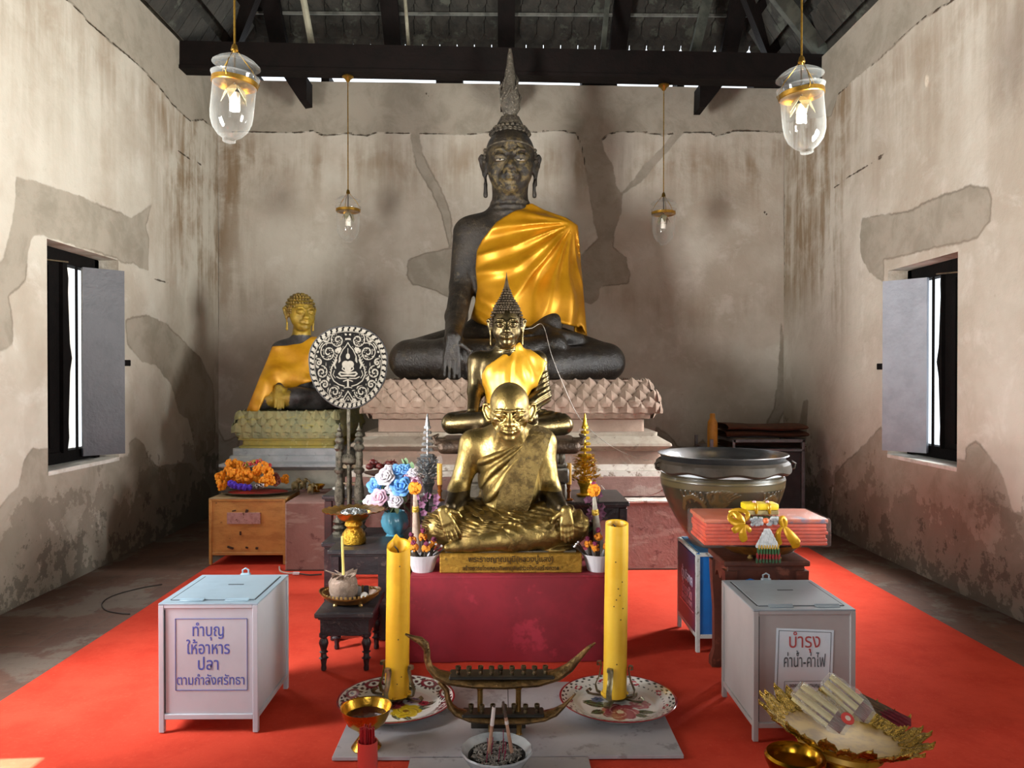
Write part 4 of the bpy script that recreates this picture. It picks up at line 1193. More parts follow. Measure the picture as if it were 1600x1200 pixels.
# ------------------------------------------------------------------ the bronze Buddha behind the monk
def make_middle():
    Y = 5.0
    root = thing('buddha_statue', 'polished bronze seated Buddha with pointed curls behind the monk', 'statue', (.03, 5.02, 1.085))
    off = np.array(root.location)
    q = lambda px, py, y: np.array(P(px, py, y))
    S = Sculpt((-.46, 4.62, 1.06), (.52, 5.35, 1.99), .0048)
    S.frame()
    S.ell(q(793, 664, 5.05), (.36, .22, .085))
    S.chain([q(775, 655, 5.05), q(708, 660, 4.93)], [.09, .066], .05); S.chain([q(812, 655, 5.05), q(876, 662, 4.95)], [.09, .066], .05)
    S.chain([q(706, 662, 4.92), q(760, 658, 4.80), q(830, 652, 4.80)], [.066, .062, .045], .02)
    S.chain([q(880, 664, 4.94), q(820, 670, 4.83), q(750, 672, 4.81)], [.066, .058, .045], .02)
    S.cap(q(793, 640, 5.05), q(793, 590, 5.06), .14, .15, .08)
    S.ell(q(793, 582, 5.06), (.19, .115, .13), .07)
    S.cap(q(752, 563, 5.06), q(838, 563, 5.06), .062, .062, .06)
    S.cap(q(792, 556, 5.05), q(792, 536, 5.03), .085, .072, .05)
    for yy in (541, 545, 549): S.ell(q(792, yy, 5.03), (.078, .078, .006), .01)
    S.chain([q(744, 564, 5.06), q(743, 612, 5.04), q(739, 640, 4.90)], [.058, .05, .037], .03)
    hand(S, q(737, 640, 4.87), (.0, -.12, -1), (0, -1, .1), .155, -1, .03, .05, .9, .003)
    S.chain([q(841, 564, 5.06), q(847, 618, 5.03), q(812, 642, 4.90)], [.058, .054, .04], .03)
    def ridge(p):      # folds on the clothed left arm
        a = np.clip((p[:, 0] - q(834, 0, 5.0)[0]) / .02, 0, 1) * np.clip((q(0, 578, 5)[2] - p[:, 2]) / .02, 0, 1) * np.clip((p[:, 2] - q(0, 648, 5)[2]) / .02, 0, 1)
        return -.006 * a * np.abs(np.sin((p[:, 2] * 1.0 - p[:, 0] * .55) * 95))
    S.warp(ridge)
    hc = q(791.5, 508, 5.0); k = .272
    head(S, hc, rotm(.06, 0, 0), k)
    S.frame()
    bronze = gold_mat('polished_bronze', '#5f5338', '#3f3524', '#241d14', .27, .42, 7, .002)
    S.mesh('body', bronze, root, off=off)
    hairm = pm('bronze_hair', '#4e4233', '#332a20', 30, .38, .7)
    o = np.array(hc) - off
    cone = [(.30, .40), (.27, .46), (.235, .52), (.195, .58), (.155, .64), (.12, .70), (.095, .76), (.075, .82)]
    h = curls(root, o, rotm(.06, 0, 0), k, hairm, rows=8, z0=.2, cone=cone, rad=.034, capr=(.375, .45, .40))
    m = MB(); b = Vector(q(791.5, 508, 5.0)) - Vector(off) + k * Vector((0, .04, 0))
    m.lathe([(.30 * k, .40 * k), (.22 * k, .52 * k), (.12 * k, .68 * k), (.07 * k, .82 * k), (.085 * k, .86 * k), (.06 * k, .93 * k), (.045 * k, 1.0 * k), (.02 * k, 1.12 * k), (.001, 1.27 * k)], b, 16)
    m.build('flame_finial', hairm, root)
    T = Sculpt((-.30, 4.7, 1.12), (.40, 5.3, 1.75), .005)
    T.ell(q(793, 582, 5.06), (.20, .13, .14), .02); T.cap(q(793, 645, 5.04), q(793, 590, 5.05), .155, .16, .06)
    T.cap(q(795, 563, 5.06), q(842, 563, 5.06), .074, .07, .05); T.cap(q(800, 556, 5.04), q(806, 542, 5.02), .07, .04, .04)
    T.chain([q(842, 566, 5.05), q(843, 590, 5.02)], [.07, .055], .05)
    s0 = q(806, 540, 4.95)
    def fo(p):
        dx = p[:, 0] - s0[0]; dz = p[:, 2] - s0[2]; th = np.arctan2(-dx, -dz); n = vnoise(p, 6, 31)
        return -.007 * np.clip((np.hypot(dx, dz) - .04) / .1, 0, 1) * np.sin(th * 9 + n * 3) - .004 * vnoise(p, 13, 32) - .006 * np.clip(1 - np.abs(dx + .01 - dz * .12) / .02, 0, 1)
    T.warp(fo)
    poly = [(q(a, b, 4.93)[0], q(a, b, 4.93)[2]) for a, b in [(812, 534), (802, 541), (778, 560), (760, 572), (753, 585), (754, 612), (752, 636), (760, 640), (800, 640), (836, 622), (842, 596), (855, 566), (838, 552), (820, 540)]]
    T.clip(lambda p: np.where(p[:, 1] < 5.12, poly_sd(np.stack([p[:, 0] * 4.93 / p[:, 1], 1.5 + (p[:, 2] - 1.5) * 4.93 / p[:, 1]], 1), poly), poly_sd(p[:, [0, 2]], poly) - .03))
    T.mesh('robe', pm('gold_satin_pale', '#c6932a', '#b37f18', 9, .38, .4, lo=.35, hi=.7), root, off=off, relax=2)
    # lotus seat: rolled throne with up-curled ends on a stepped waist
    w = MB()
    c = Vector(q(795, 694, 5.02)) - Vector(off)
    w.box(c, (.90, .50, .088), .042, seg=4)
    for s in (-1, 1):
        w.tube([c + Vector((s * .40, -.2, .03)), c + Vector((s * .455, -.2, .035)), c + Vector((s * .47, -.2, .062)), c + Vector((s * .44, -.2, .08))], [.03, .028, .018, .006], 8)
    w.build('throne_roll', pm('bronze_brown', '#4c3b2d', '#34281f', 14, .4, .5, bump=.006), root)
    v = MB()
    for (hw, d, z0, z1) in ((.33, .40, -.155, -.088), (.345, .43, -.19, -.155), (.355, .45, -.285, -.19), (.34, .44, -.40, -.285)):
        v.box((.035, .02, (z0 + z1) / 2 + .035), (hw * 2, d, z1 - z0), .012)
    for i in range(19):
        v.ball((.035 - .31 + .62 * i / 18, -.19, -.09), (.022, .02, .045), 8, 6)
    v.build('stepped_base', pm('grey_bronze', '#6a6256', '#4b453c', 9, .5, .4, bump=.006), root)
make_middle()

# ------------------------------------------------------------------ the small golden-faced Buddha on the left
def make_left():
    root = thing('buddha_statue', 'smaller golden-faced Buddha wrapped in a yellow cloth, left pedestal', 'statue', (-1.87, 7.2, 1.215))
    off = np.array(root.location)
    q = lambda px, py, y: np.array(P(px, py, y))
    S = Sculpt((-2.46, 6.55, 1.15), (-1.2, 7.75, 2.36), .0062)
    Rz = rotm(0, 0, .46)
    S.frame((-1.875, 7.2, 1.215), Rz, .93)
    S.ell((0, 0, .10), (.40, .28, .11))
    S.chain([(-.1, .02, .14), (-.40, -.16, .10)], [.14, .095], .06); S.chain([(.1, .02, .14), (.40, -.16, .10)], [.14, .095], .06)
    S.chain([(-.40, -.17, .10), (-.1, -.30, .12), (.2, -.30, .13)], [.098, .092, .06], .03)
    S.chain([(.42, -.16, .10), (.1, -.28, .07), (-.15, -.30, .06)], [.10, .088, .06], .03)
    S.cap((0, .02, .2), (0, .03, .42), .165, .18, .08)
    S.ell((0, .03, .52), (.215, .14, .2), .08)
    S.cap((-.15, .03, .60), (.15, .03, .60), .08, .08, .08)
    S.cap((0, .02, .66), (.01, -.0, .90), .095, .082, .05)
    S.chain([(-.215, .03, .585), (-.265, .0, .34), (-.27, -.22, .20)], [.078, .068, .05], .05)
    S.chain([(.215, .03, .585), (.26, .0, .34), (.1, -.18, .22)], [.078, .068, .05], .05)
    wl = S.w((-.275, -.285, .215))
    hand(S, wl, Rz @ Vector((-.02, -.22, -.95)), Rz @ Vector((-.1, -.9, .25)), .20, -1, .05, .06, 1.0, .005)
    wl = wl + np.array((0, -.02, -.09))
    hc = q(471.5, 489, 7.12); k = .335
    Rh = rotm(.05, 0, .62)
    head(S, hc, Rh, k)
    S.frame()
    m = bpy.data.materials.new('gilt_over_grey'); t = NT(m); b = t.bsdf
    n = t.noise(6, 6, .7); n2 = t.noise(22, 5, .7)
    g = t.mix(t.ramp(n, .42, .62), lin('#a5882c'), lin('#7d6420')); s_ = t.mix(t.ramp(n, .4, .65), lin('#4a4746'), lin('#2f2c2c'))
    col = t.mix(t.ramp(t.math('ADD', t.attr('gilt'), t.math('MULTIPLY', t.math('SUBTRACT', n2, .5), .8)), .4, .55), s_, g)
    t.put(col, b.inputs['Base Color']); b.inputs['Roughness'].default_value = .42; b.inputs['Metallic'].default_value = .25
    t.bump(n2, .006)
    S.clip(lambda p: 1.209 - p[:, 2])
    S.mesh('body', m, root, off=off, attrs=dict(gilt=lambda v: np.clip(np.clip((v[:, 2] - 1.875) / .04, 0, 1) + np.clip(1 - np.linalg.norm(v - np.array(wl), axis=1) / .16, 0, 1) * 1.6, 0, 1)))
    hm = pm('gilt_hair', '#8a7030', '#564624', 20, .5, .3)
    curls(root, np.array(hc) - off, Rh, k, hm, rows=6, z0=.12, rad=.042, capr=(.365, .45, .385))
    # yellow cloth wrapped under the arms and over the near arm
    T = Sculpt((-2.5, 6.5, 1.15), (-1.25, 7.75, 2.0), .008)
    T.frame((-1.875, 7.2, 1.215), Rz, .93)
    T.ell((0, .03, .50), (.255, .175, .22)); T.cap((0, .02, .22), (0, .03, .44), .20, .20, .06)
    T.chain([(-.24, .03, .56), (-.31, -.03, .34), (-.38, -.12, .2), (-.44, -.2, .03)], [.10, .10, .125, .105], .12)
    T.chain([(.25, .03, .56), (.295, -.0, .34), (.18, -.1, .24)], [.10, .095, .09], .10)
    T.chain([(-.2, -.12, .3), (.1, -.16, .26)], [.1, .1], .1)
    T.frame()
    s0 = np.array((-1.75, 7.0, 1.85))
    T.warp(lambda p: -.008 * np.sin(np.arctan2(p[:, 0] - s0[0] - .2, -(p[:, 2] - s0[2] - .1)) * 13 + vnoise(p, 4, 41) * 3) - .012 * vnoise(p, 8, 42) - .02 * np.abs(vnoise(p, 4.2, 43)) - .008 * np.abs(vnoise(p, 9, 44)))
    poly = [(q(a, b, 7.05)[0], q(a, b, 7.05)[2]) for a, b in [(427, 541), (450, 540), (470, 536), (496, 521), (520, 525), (530, 560), (528, 588), (497, 594), (470, 601), (447, 616), (428, 617), (416, 620), (405, 644), (386, 643), (407, 590), (419, 562)]]
    T.clip(lambda p: np.where(p[:, 1] < 7.3, poly_sd(np.stack([p[:, 0] * 7.05 / p[:, 1], 1.5 + (p[:, 2] - 1.5) * 7.05 / p[:, 1]], 1), poly), np.maximum(np.maximum(p[:, 2] - 1.80, 1.5 - p[:, 2]), p[:, 0] + 1.62)))
    T.mesh('wrapped_cloth', pm('yellow_satin', '#cf961c', '#bd8010', 7, .45, .25, lo=.35, hi=.7), root, off=off, relax=2)
make_left()
# ================================================================== PEDESTALS
def rrect(hw, hd, r, n=6):
    """rounded rectangle outline, counterclockwise, starting front left"""
    out = []
    for (cx, cy, a) in ((-hw + r, -hd + r, PI), (hw - r, -hd + r, 1.5 * PI), (hw - r, hd - r, 0), (-hw + r, hd - r, .5 * PI)):
        for i in range(n + 1):
            t = a + PI / 2 * i / n
            out.append((cx + r * math.cos(t), cy + r * math.sin(t)))
    return out
def sweep(m, prof, hd_off, c, r=.03):
    """prof: (half width, z, corner radius) list; half depth = half width + hd_off"""
    rings = []
    for it in prof:
        hw, z = it[0], it[1]; rr = it[2] if len(it) > 2 else r
        rings.append([(c[0] + x, c[1] + y, c[2] + z) for x, y in rrect(hw, hw + hd_off, rr)])
    n = len(rings[0]); vs = [p for g in rings for p in g]; fs = []
    for j in range(len(rings) - 1):
        for i in range(n): fs.append([j * n + i, j * n + (i + 1) % n, (j + 1) * n + (i + 1) % n, (j + 1) * n + i])
    fs += [list(range(n))[::-1], [(len(rings) - 1) * n + i for i in range(n)]]
    return m.add(vs, fs)
def petals(m, rows, hd_off, c, w, hgt, faces='flr', tilt=.0, th=.03):
    """overlapping pointed lotus petals on the faces of a rounded block; rows: (half width, z)"""
    for k, (hw, z, ti) in enumerate(rows):
        hd = hw + hd_off
        runs = []
        if 'f' in faces: runs.append((Vector((-hw + .03, -hd, 0)), Vector((hw - .03, -hd, 0)), Vector((0, -1, 0))))
        if 'r' in faces: runs.append((Vector((hw, -hd + .03, 0)), Vector((hw, hd - .03, 0)), Vector((1, 0, 0))))
        if 'l' in faces: runs.append((Vector((-hw, hd - .03, 0)), Vector((-hw, -hd + .03, 0)), Vector((-1, 0, 0))))
        for a, b, nrm in runs:
            L = (b - a).length; n = max(2, int(round(L / w))); t = (b - a) / L; s = L / n
            for i in range(n + (k % 2)):
                p = a + t * s * (i + (.5 if k % 2 == 0 else 0)) + Vector(c) + Vector((0, 0, z))
                up = (Vector((0, 0, 1)) + nrm * ti).normalized(); out = (nrm - Vector((0, 0, 1)) * ti).normalized()
                j = random.uniform(.92, 1.06)
                pts = []; 
                outl = [(-.5, 0), (-.52, .3), (-.44, .58), (-.22, .84), (0, 1.04), (.22, .84), (.44, .58), (.52, .3), (.5, 0)]
                for u, v in outl: pts.append(p + t * u * s * 1.04 + up * v * hgt * j + out * .004)
                mid = [p + out * th * .75 + up * hgt * .12, p + out * th + up * hgt * .45 * j, p + out * th * .8 + up * hgt * .75 * j]
                i0 = len(m.v); fs = []
                vs = pts + mid
                for q in range(8):
                    cidx = 9 if q in (0, 7) else (10 if q in (1, 6) else 11)
                    fs.append([q, q + 1, cidx])
                fs += [[1, 10, 9], [2, 11, 10], [9, 10, 7], [10, 11, 6], [8, 0, 9]]
                m.add(vs, fs)

def stained(name, c1, c2, c3, c4, sc=3.0, rough=.85):
    m = bpy.data.materials.new(name); t = NT(m); b = t.bsdf
    n = t.noise(sc, 6, .7); n2 = t.noise(sc * 3.1, 6, .72, dist=.5); n3 = t.noise(sc * .8, 4, .6, vec=t.mapping((1, 1, 3.0)))
    col = t.mix(t.ramp(n, .38, .62), lin(c1), lin(c2))
    col = t.mix(t.math('MULTIPLY', t.ramp(n2, .58, .66), .7), col, lin(c3))
    col = t.mix(t.math('MULTIPLY', t.ramp(n3, .58, .64), .6), col, lin(c4))
    t.put(col, b.inputs['Base Color']); b.inputs['Roughness'].default_value = rough; b.inputs['Specular IOR Level'].default_value = .25
    t.bump(t.math('ADD', n2, n), .006); MATS[name] = m
    return m
pink = stained('pink_plaster', '#9c8474', '#8a7365', '#a89a8b', '#7d6e62', 2.2)
pinkdark = stained('pink_block', '#93726a', '#84655d', '#5f3f3a', '#a69388', 2.6)
chalk = pm('chalk_white', '#cfc8bd', '#a99d90', 5, .85, c3='#8b7a6c', s3=9)
greygreen = stained('grey_moulding', '#9a8f80', '#87796b', '#6a5c50', '#aba294', 3)

def large_pedestal():
    c = (.075, 7.3, 0)
    root = thing('lotus_pedestal', 'large pinkish plaster lotus pedestal carrying the tall Buddha', 'pedestal', (c[0], c[1], .545))
    o = (0, 0, -.545)
    m = MB(); sweep(m, [(1.12, 1.15, .12), (1.19, 1.19, .16), (1.215, 1.25, .18), (1.19, 1.33, .16), (1.145, 1.43, .14), (1.10, 1.48, .12)], -.2, o)
    b = m.build('lotus_block', pink, root)
    p = MB(); petals(p, [(1.17, 1.16, .3), (1.21, 1.205, .08), (1.218, 1.25, .0), (1.20, 1.30, -.1), (1.175, 1.35, -.18), (1.15, 1.395, -.22)], -.2, o, .118, .10, th=.03)
    p.build('petal', stained('pink_petals', '#8f7a6b', '#7f6c5d', '#6d5a4c', '#a39283', 4), b)
    w = MB(); sweep(w, [(1.11, 1.04), (1.11, 1.16)], -.2, o); w.build('waist', pink, root)
    w = MB(); sweep(w, [(1.20, 1.0), (1.205, 1.05)], -.2, o); sweep(w, [(1.235, .90), (1.305, .945), (1.30, .965), (1.205, 1.02)], -.2, o); w.build('shoulder_moulding', greygreen, root)
    w = MB(); sweep(w, [(1.23, .72), (1.23, .905)], -.2, o); w.build('neck_band', pink, root)
    w = MB(); sweep(w, [(1.27, .745), (1.27, .79)], -.2, o); sweep(w, [(1.30, .70), (1.30, .742)], -.2, o); w.build('white_moulding', chalk, root)
    w = MB(); sweep(w, [(1.34, .545), (1.34, .70)], -.2, o); w.build('plinth', pinkdark, root)
large_pedestal()
pf = MB(); pf.bb((-1.685, 5.96, 0), (1.62, 8.6, .535), .012); pf.bb((-2.42, 6.62, 0), (-1.6, 8.6, .535), .012)
plat = pf.build('altar_platform', pinkdark, smooth=False)
tag(plat, 'broad reddish plaster platform under the pedestals', 'platform')
tp = MB(); tp.bb((.42, 5.952, .522), (1.625, 6.1, .545), .006); tp.build('white_edge', chalk, plat, smooth=False)

def left_pedestal():
    c = (-1.875, 7.25, 0)
    root = thing('lotus_pedestal', 'yellow-green lotus pedestal with pale blue steps on the left', 'pedestal', (c[0], c[1], .54))
    o = (0, 0, -.54)
    yg = stained('yellow_green_paint', '#a8a274', '#8f9070', '#7c8a78', '#b5a95e', 5)
    yl = pm('yellow_paint', '#b3a24e', '#9c9352', 6, .7, c3='#c5bb7c', s3=10)
    bl = stained('pale_blue_paint', '#b9bec2', '#a3a9ae', '#8d8f92', '#c6c8c4', 4)
    m = MB(); sweep(m, [(.435, .97, .05), (.46, 1.0, .06), (.45, 1.1, .06), (.425, 1.205, .05)], .1, o); b = m.build('lotus_block', yg, root)
    p = MB(); petals(p, [(.44, .97, .22), (.462, 1.02, .0), (.456, 1.075, -.1), (.443, 1.13, -.2)], .1, o, .085, .088, th=.028); p.build('petal', yg, b)
    w = MB(); sweep(w, [(.43, .885), (.43, .90), (.405, .91), (.405, .95), (.435, .955), (.435, .972)], .1, o); w.build('yellow_moulding', yl, root)
    w = MB(); sweep(w, [(.50, .70), (.56, .735), (.56, .755), (.50, .775), (.49, .82), (.47, .83), (.47, .885)], .1, o); w.build('blue_steps', bl, root)
    w = MB(); sweep(w, [(.49, .54), (.49, .70)], .1, o); w.build('plinth', pm('pale_grey_green', '#b5b4a6', '#9d9c90', 5, .85), root)
left_pedestal()

# ================================================================== TABLES ON THE LEFT
bwood = pm('black_red_lacquer', '#2c1f22', '#1d1619', 8, .42, bump=.003, bscale=40, c3='#4a3c3a', s3=20)
bwood2 = pm('dark_red_lacquer', '#3f1d1c', '#2a1516', 8, .45)
topw = pm('worn_black_top', '#2d2b2e', '#3f3b3c', 9, .36, c3='#59524e', s3=26)
def turned_leg(m, x, y, z0, z1, r):
    h = z1 - z0
    prof = [(.55, 0), (.62, .06), (.5, .14), (.7, .3), (1.05, .33), (.7, .36), (.6, .42), (.55, .46), (.95, .5), (.6, .53), (.75, .62), (1.05, .74), (.8, .84), (.6, .88), (1.0, .92), (1.0, 1.0)]
    m.lathe([(r * a, z0 + h * b) for a, b in prof], (x, y, 0), 12)
def altar_table(label, x0, x1, y0, y1, z, skirt, leg='square', group='nested altar tables', topm=None, legm=None):
    cx, cy = (x0 + x1) / 2, (y0 + y1) / 2; w, d = x1 - x0, y1 - y0
    t = thing('altar_table', label, 'table', (cx, cy, .008), 0, group)
    z -= .008
    m = MB(); m.box((0, 0, z - .014), (w, d, .028), .006); m.box((0, 0, z - .033), (w - .03, d - .03, .014), .004); m.build('tabletop', topm or topw, t, smooth=False)
    m = MB()
    for s in (-1, 1):
        m.box((0, s * (d / 2 - .035), z - .04 - skirt / 2), (w - .05, .018, skirt), .002); m.box((s * (w / 2 - .035), 0, z - .04 - skirt / 2), (.018, d - .05, skirt), .002)
    m.build('apron', legm or bwood, t, smooth=False)
    for sx in (-1, 1):
        for sy in (-1, 1):
            m = MB(); x, y = sx * (w / 2 - .04), sy * (d / 2 - .04)
            if leg == 'turned': turned_leg(m, x, y, 0, z - .04 - skirt + .01, .024)
            else: m.bb((x - .026, y - .026, 0), (x + .026, y + .026, z - .04), .004)
            m.build('leg', legm or bwood, t, smooth=(leg == 'turned'))
    return t
altar_table('low black stool-table with turned legs holding the brown basket tray', -.952, -.655, 3.88, 4.27, .31, .085, 'turned')
altar_table('black altar table carrying the golden footed tray', -.99, -.64, 4.34, 4.72, .525, .105)
altar_table('wide black altar table carrying the blue vase and the fan stand', -1.12, -.565, 4.75, 5.24, .48, .09)
altar_table('tallest dark altar table behind the fan stand', -1.24, -.665, 5.28, 5.78, .69, .05, legm=bwood2)

# ---- fan on its carved stand
def make_fan():
    cx, cy = -.985, 4.95
    t = thing('fan_stand', 'carved black and silver stand with two turned posts', 'stand', (cx, cy, .48))
    sil = gold_mat('blackened_silver', '#6d685c', '#3c3932', '#1c1a17', .32, .5, 30, .006)
    for s in (-1, 1):
        m = MB(); x = s * .062
        prof = [(.045, 0), (.048, .02), (.034, .035), (.05, .055), (.034, .075), (.044, .095), (.026, .115), (.022, .16), (.024, .19), (.034, .24), (.034, .29), (.024, .36), (.02, .40), (.034, .415), (.036, .43), (.022, .445),
                (.026, .46), (.026, .53), (.022, .545), (.036, .565), (.034, .58), (.022, .595), (.032, .612), (.028, .625), (.018, .635), (.026, .648), (.020, .662), (.010, .672), (.018, .682), (.008, .70), (.001, .73)]
        m.lathe(prof, (x, 0, 0), 16); m.build('post', sil, t)
    for z, th, hh in ((.34, .016, .014), (.45, .02, .03), (.24, .014, .012)):
        m = MB(); m.box((0, 0, z), (.12, th, hh), .003); m.build('crossbar', pm('old_brass', '#8d8068'), t, smooth=False)
    m = MB(); m.lathe([(.012, .12), (.02, .14), (.014, .2), (.02, .3), (.014, .42), (.02, .455), (.046, .475), (.05, .50), (.044, .52), (.03, .535), (.02, .55)], (0, 0, 0), 16); m.build('socket', sil, t)
    f = thing('ceremonial_fan', 'oval black fan with silver scrollwork on a tall pole', 'fan', (-.985, 4.93, .80))
    m = MB(); m.tube([(0, 0, -.3), (0, 0, .52)], .0115, 10); m.build('pole', sil, f)
    for i in range(9): pass
    # the leaf of the fan: drawn ornament stored on a fine grid
    n = 150
    W, H = .239, .262
    zc = P(546, 574, 4.93).z - .80
    thin = .72
    U, Vv = np.meshgrid(np.linspace(-1, 1, n), np.linspace(0, 1, n))
    # rings shrink to the centre: polar grid
    na, nr = 260, 110
    A = np.linspace(0, 2 * PI, na, endpoint=False); Rr = np.linspace(0, 1, nr)
    AA, RR = np.meshgrid(A, Rr)
    wz = np.sin(AA); wx = np.cos(AA)
    wid = W * (1.02 + .09 * wz) * (1 - .10 * np.clip(-wz, 0, 1) ** 1.6)
    X = RR * wid * wx * (1 + .05 * np.abs(np.sin(2 * AA))); Z = RR * H * wz * (1 + .02 * np.abs(np.sin(2 * AA)))
    x = X.ravel() / W; z = Z.ravel() / H; r = RR.ravel(); a = AA.ravel()
    p2 = np.stack([np.abs(x), z], 1)
    ink = np.full(len(x), 1e9)
    def stroke(pts, w):
        nonlocal ink
        ink = np.minimum(ink, line_d(p2, pts) - w * .68)
    def spiral(cx_, cz_, r0, turns, a0, w=.02, leaf=True, hand=1):
        th = np.linspace(0, turns * 2 * PI, 46); rr = r0 * (1 - th / th[-1] * .86)
        pts = np.stack([cx_ + rr * np.cos(a0 + hand * th), cz_ + rr * np.sin(a0 + hand * th)], 1)
        stroke(pts, w)
        if leaf:
            for i in range(2, 40, 4):
                q = pts[i]; d = np.array([q[0] - cx_, q[1] - cz_]); d /= np.hypot(*d) + 1e-9
                tv = np.array([-d[1], d[0]]) * hand
                stroke([q, q - d * .045 + tv * .03], .014)
    spiral(.27, .66, .20, 1.6, PI * .5, .018, hand=-1); spiral(.52, .36, .24, 1.7, PI * .6, .018, hand=-1); spiral(.70, -.12, .16, 1.6, PI * .5, .018, hand=1)
    spiral(.36, -.60, .19, 1.6, PI, .018, hand=1); spiral(.62, -.42, .12, 1.3, 0, .018); spiral(.78, .12, .10, 1.2, 1, .016); spiral(.60, .70, .12, 1.3, 2, .016); spiral(.15, -.82, .07, 1.0, 0, .016)
    # pointed arch and flames beside the seated figure
    stroke([(0, .60), (.05, .52), (.14, .42), (.22, .26), (.24, .12)], .018); stroke([(.24, .12), (.20, .16), (.21, .24)], .012)
    stroke([(.28, .30), (.36, .12), (.44, -.02), (.46, -.18), (.38, -.33), (.24, -.42), (.10, -.46)], .020)
    stroke([(.30, .18), (.36, .06), (.33, -.02)], .028); stroke([(.36, -.08), (.40, -.18), (.34, -.26)], .014)
    stroke([(0, -.58), (.12, -.76), (.22, -.84)], .02); stroke([(0, -.70), (.06, -.78), (.1, -.86)], .014); stroke([(0, -.88), (.16, -.88)], .02)
    for i in range(9):
        tt = i / 8; stroke([(.30 + .18 * tt, .28 - .5 * tt), (.34 + .18 * tt, .33 - .5 * tt)], .012)
    def blob(cx_, cz_, rx, rz):
        nonlocal ink
        q = np.hypot((p2[:, 0] - cx_) / rx, (p2[:, 1] - cz_) / rz); ink = np.minimum(ink, (q - 1) * min(rx, rz))
    blob(0, .27, .055, .07); stroke([(0, .32), (0, .46)], .014); blob(.06, .07, .10, .09); blob(0, -.02, .085, .13); stroke([(.11, .08), (.15, -.04), (.06, -.10)], .022)
    stroke([(.0, -.15), (.2, -.12), (.24, -.16), (.18, -.21), (.0, -.2)], .03); stroke([(.04, -.27), (.22, -.27), (.30, -.23)], .02); stroke([(0, -.3), (.12, -.34)], .02); stroke([(0, -.3), (0, -.48)], .035); stroke([(0, -.48), (.10, -.50)], .018)
    dots = vnoise(np.stack([np.abs(x), z, z * 0], 1), 19, 77)
    arch = np.abs(x) < .47 * np.clip((.62 - z) / .8, 0, 1) * np.clip((z + .56) / .35, 0, 1) ** .5
    ink = np.minimum(ink, np.where((r < .84) & ~arch & (ink > .022), (.22 - dots) * .03, 1))
    ink = np.where(r > .86, 1, ink)
    rim = np.where((r > .885) & (r < .985), np.where(np.sin(a * 42 + r * 16) > -.45, -.02, .02), 1)
    ink = np.minimum(ink, rim); ink = np.minimum(ink, np.abs(r - .868) - .008)
    m = bpy.data.materials.new('fan_black_silver'); t2 = NT(m); b = t2.bsdf
    k = t2.ramp(t2.attr('ink'), .006, -.006); gl = t2.noise(60, 3, .6)
    t2.put(t2.mix(k, lin('#0b0908'), t2.mix(gl, lin('#6a655c'), lin('#938d81'))), b.inputs['Base Color'])
    b.inputs['Roughness'].default_value = .62; b.inputs['Specular IOR Level'].default_value = .08
    t2.bump(k, .002)
    V0 = np.stack([X.ravel(), np.full(X.size, -.014) - .006 * (1 - r ** 2), zc + Z.ravel()], 1)
    front = grid_mesh('fan_leaf', V0, na, nr, m, f, attrs=dict(ink=ink), closed=True)
    V1 = V0.copy(); V1[:, 1] = -.002
    rimm = MB(); out = [(V0[(nr - 1) * na + i]) for i in range(na)]
    rimm.tube([Vector((q[0], -.009, q[2])) for q in out] + [Vector((out[0][0], -.009, out[0][2]))], .006, 6); rimm.build('rim', pm('fan_edge', '#17120f', None, rough=.5), front)
    bk = MB(); bk.prism([(q[0], -.006, q[2]) for q in out[::4]], (0, .005, 0)); bk.build('fan_back', pm('fan_edge', '#17120f'), f, smooth=False)
make_fan()

# ---- footed golden tray with wrapped silver
brass = pm('bright_brass', '#d2a640', '#b78526', 12, .2, 1.0, rough2=.32, bump=.001, bscale=60)
brass2 = pm('aged_brass', '#c59a45', '#a37a30', 10, .3, .95, bump=.001, bscale=30)
emb = pm('embossed_gold', '#c79f3c', '#a37a24', 40, .3, 1.0, bump=.012, bscale=70)
def footed_tray(label, loc, R, h, cat='tray', rot=None, name='footed_tray', scall=24, wav=.03):
    t = thing(name, label, cat, loc)
    m = MB()
    m.lathe([(.30 * R * 1.15, 0), (.34 * R * 1.15, .02 * h), (.36 * R * 1.15, .10 * h), (.34 * R * 1.1, .30 * h), (.28 * R, .42 * h), (.22 * R, .46 * h), (.24 * R, .50 * h), (.30 * R, .55 * h), (.28 * R, .62 * h), (.25 * R, .66 * h)], (0, 0, 0), 40)
    m.build('foot', emb, t)
    b = MB()
    b.lathe([(.24 * R, .66 * h), (.42 * R, .70 * h), (.52 * R, .80 * h), (.56 * R, .90 * h), (.99 * R, .985 * h), (1.0 * R, 1.0 * h), (.97 * R, 1.005 * h), (.56 * R, .925 * h), (.50 * R, .82 * h), (.40 * R, .74 * h), (.02 * R, .72 * h)], (0, 0, 0), 96,
            rfun=lambda a, j, z: 1 + (wav * abs(math.sin(a * scall / 2)) if 4 <= j <= 6 else 0), zfun=lambda a, j, r: (.02 * h * math.sin(a * scall) if 4 <= j <= 6 else 0))
    b.build('dish', brass2, t)
    return t
c = P(553, 850, 4.52)
footed_tray('golden footed tray with a scalloped rim holding wrapped silver', (c.x, 4.52, .525), .178, .20)
m = MB()
def bl(u, v):
    a = u * 2 * PI; r = .075 * math.sin(PI * min(v + .02, 1)) ** .7 if v < .97 else .002
    return Vector((r * math.cos(a) * 1.1, r * math.sin(a) * .8, -.012 + .05 * v + .008 * math.sin(a * 5 + v * 9)))
m.grid(bl, 26, 12, True)
o = m.build('foil_parcel', pm('silver_foil', '#b4b7b8', '#7f8583', 22, .25, .8, bump=.01, bscale=40), smooth=False); o.location = (c.x + .005, 4.51, .525 + .168)
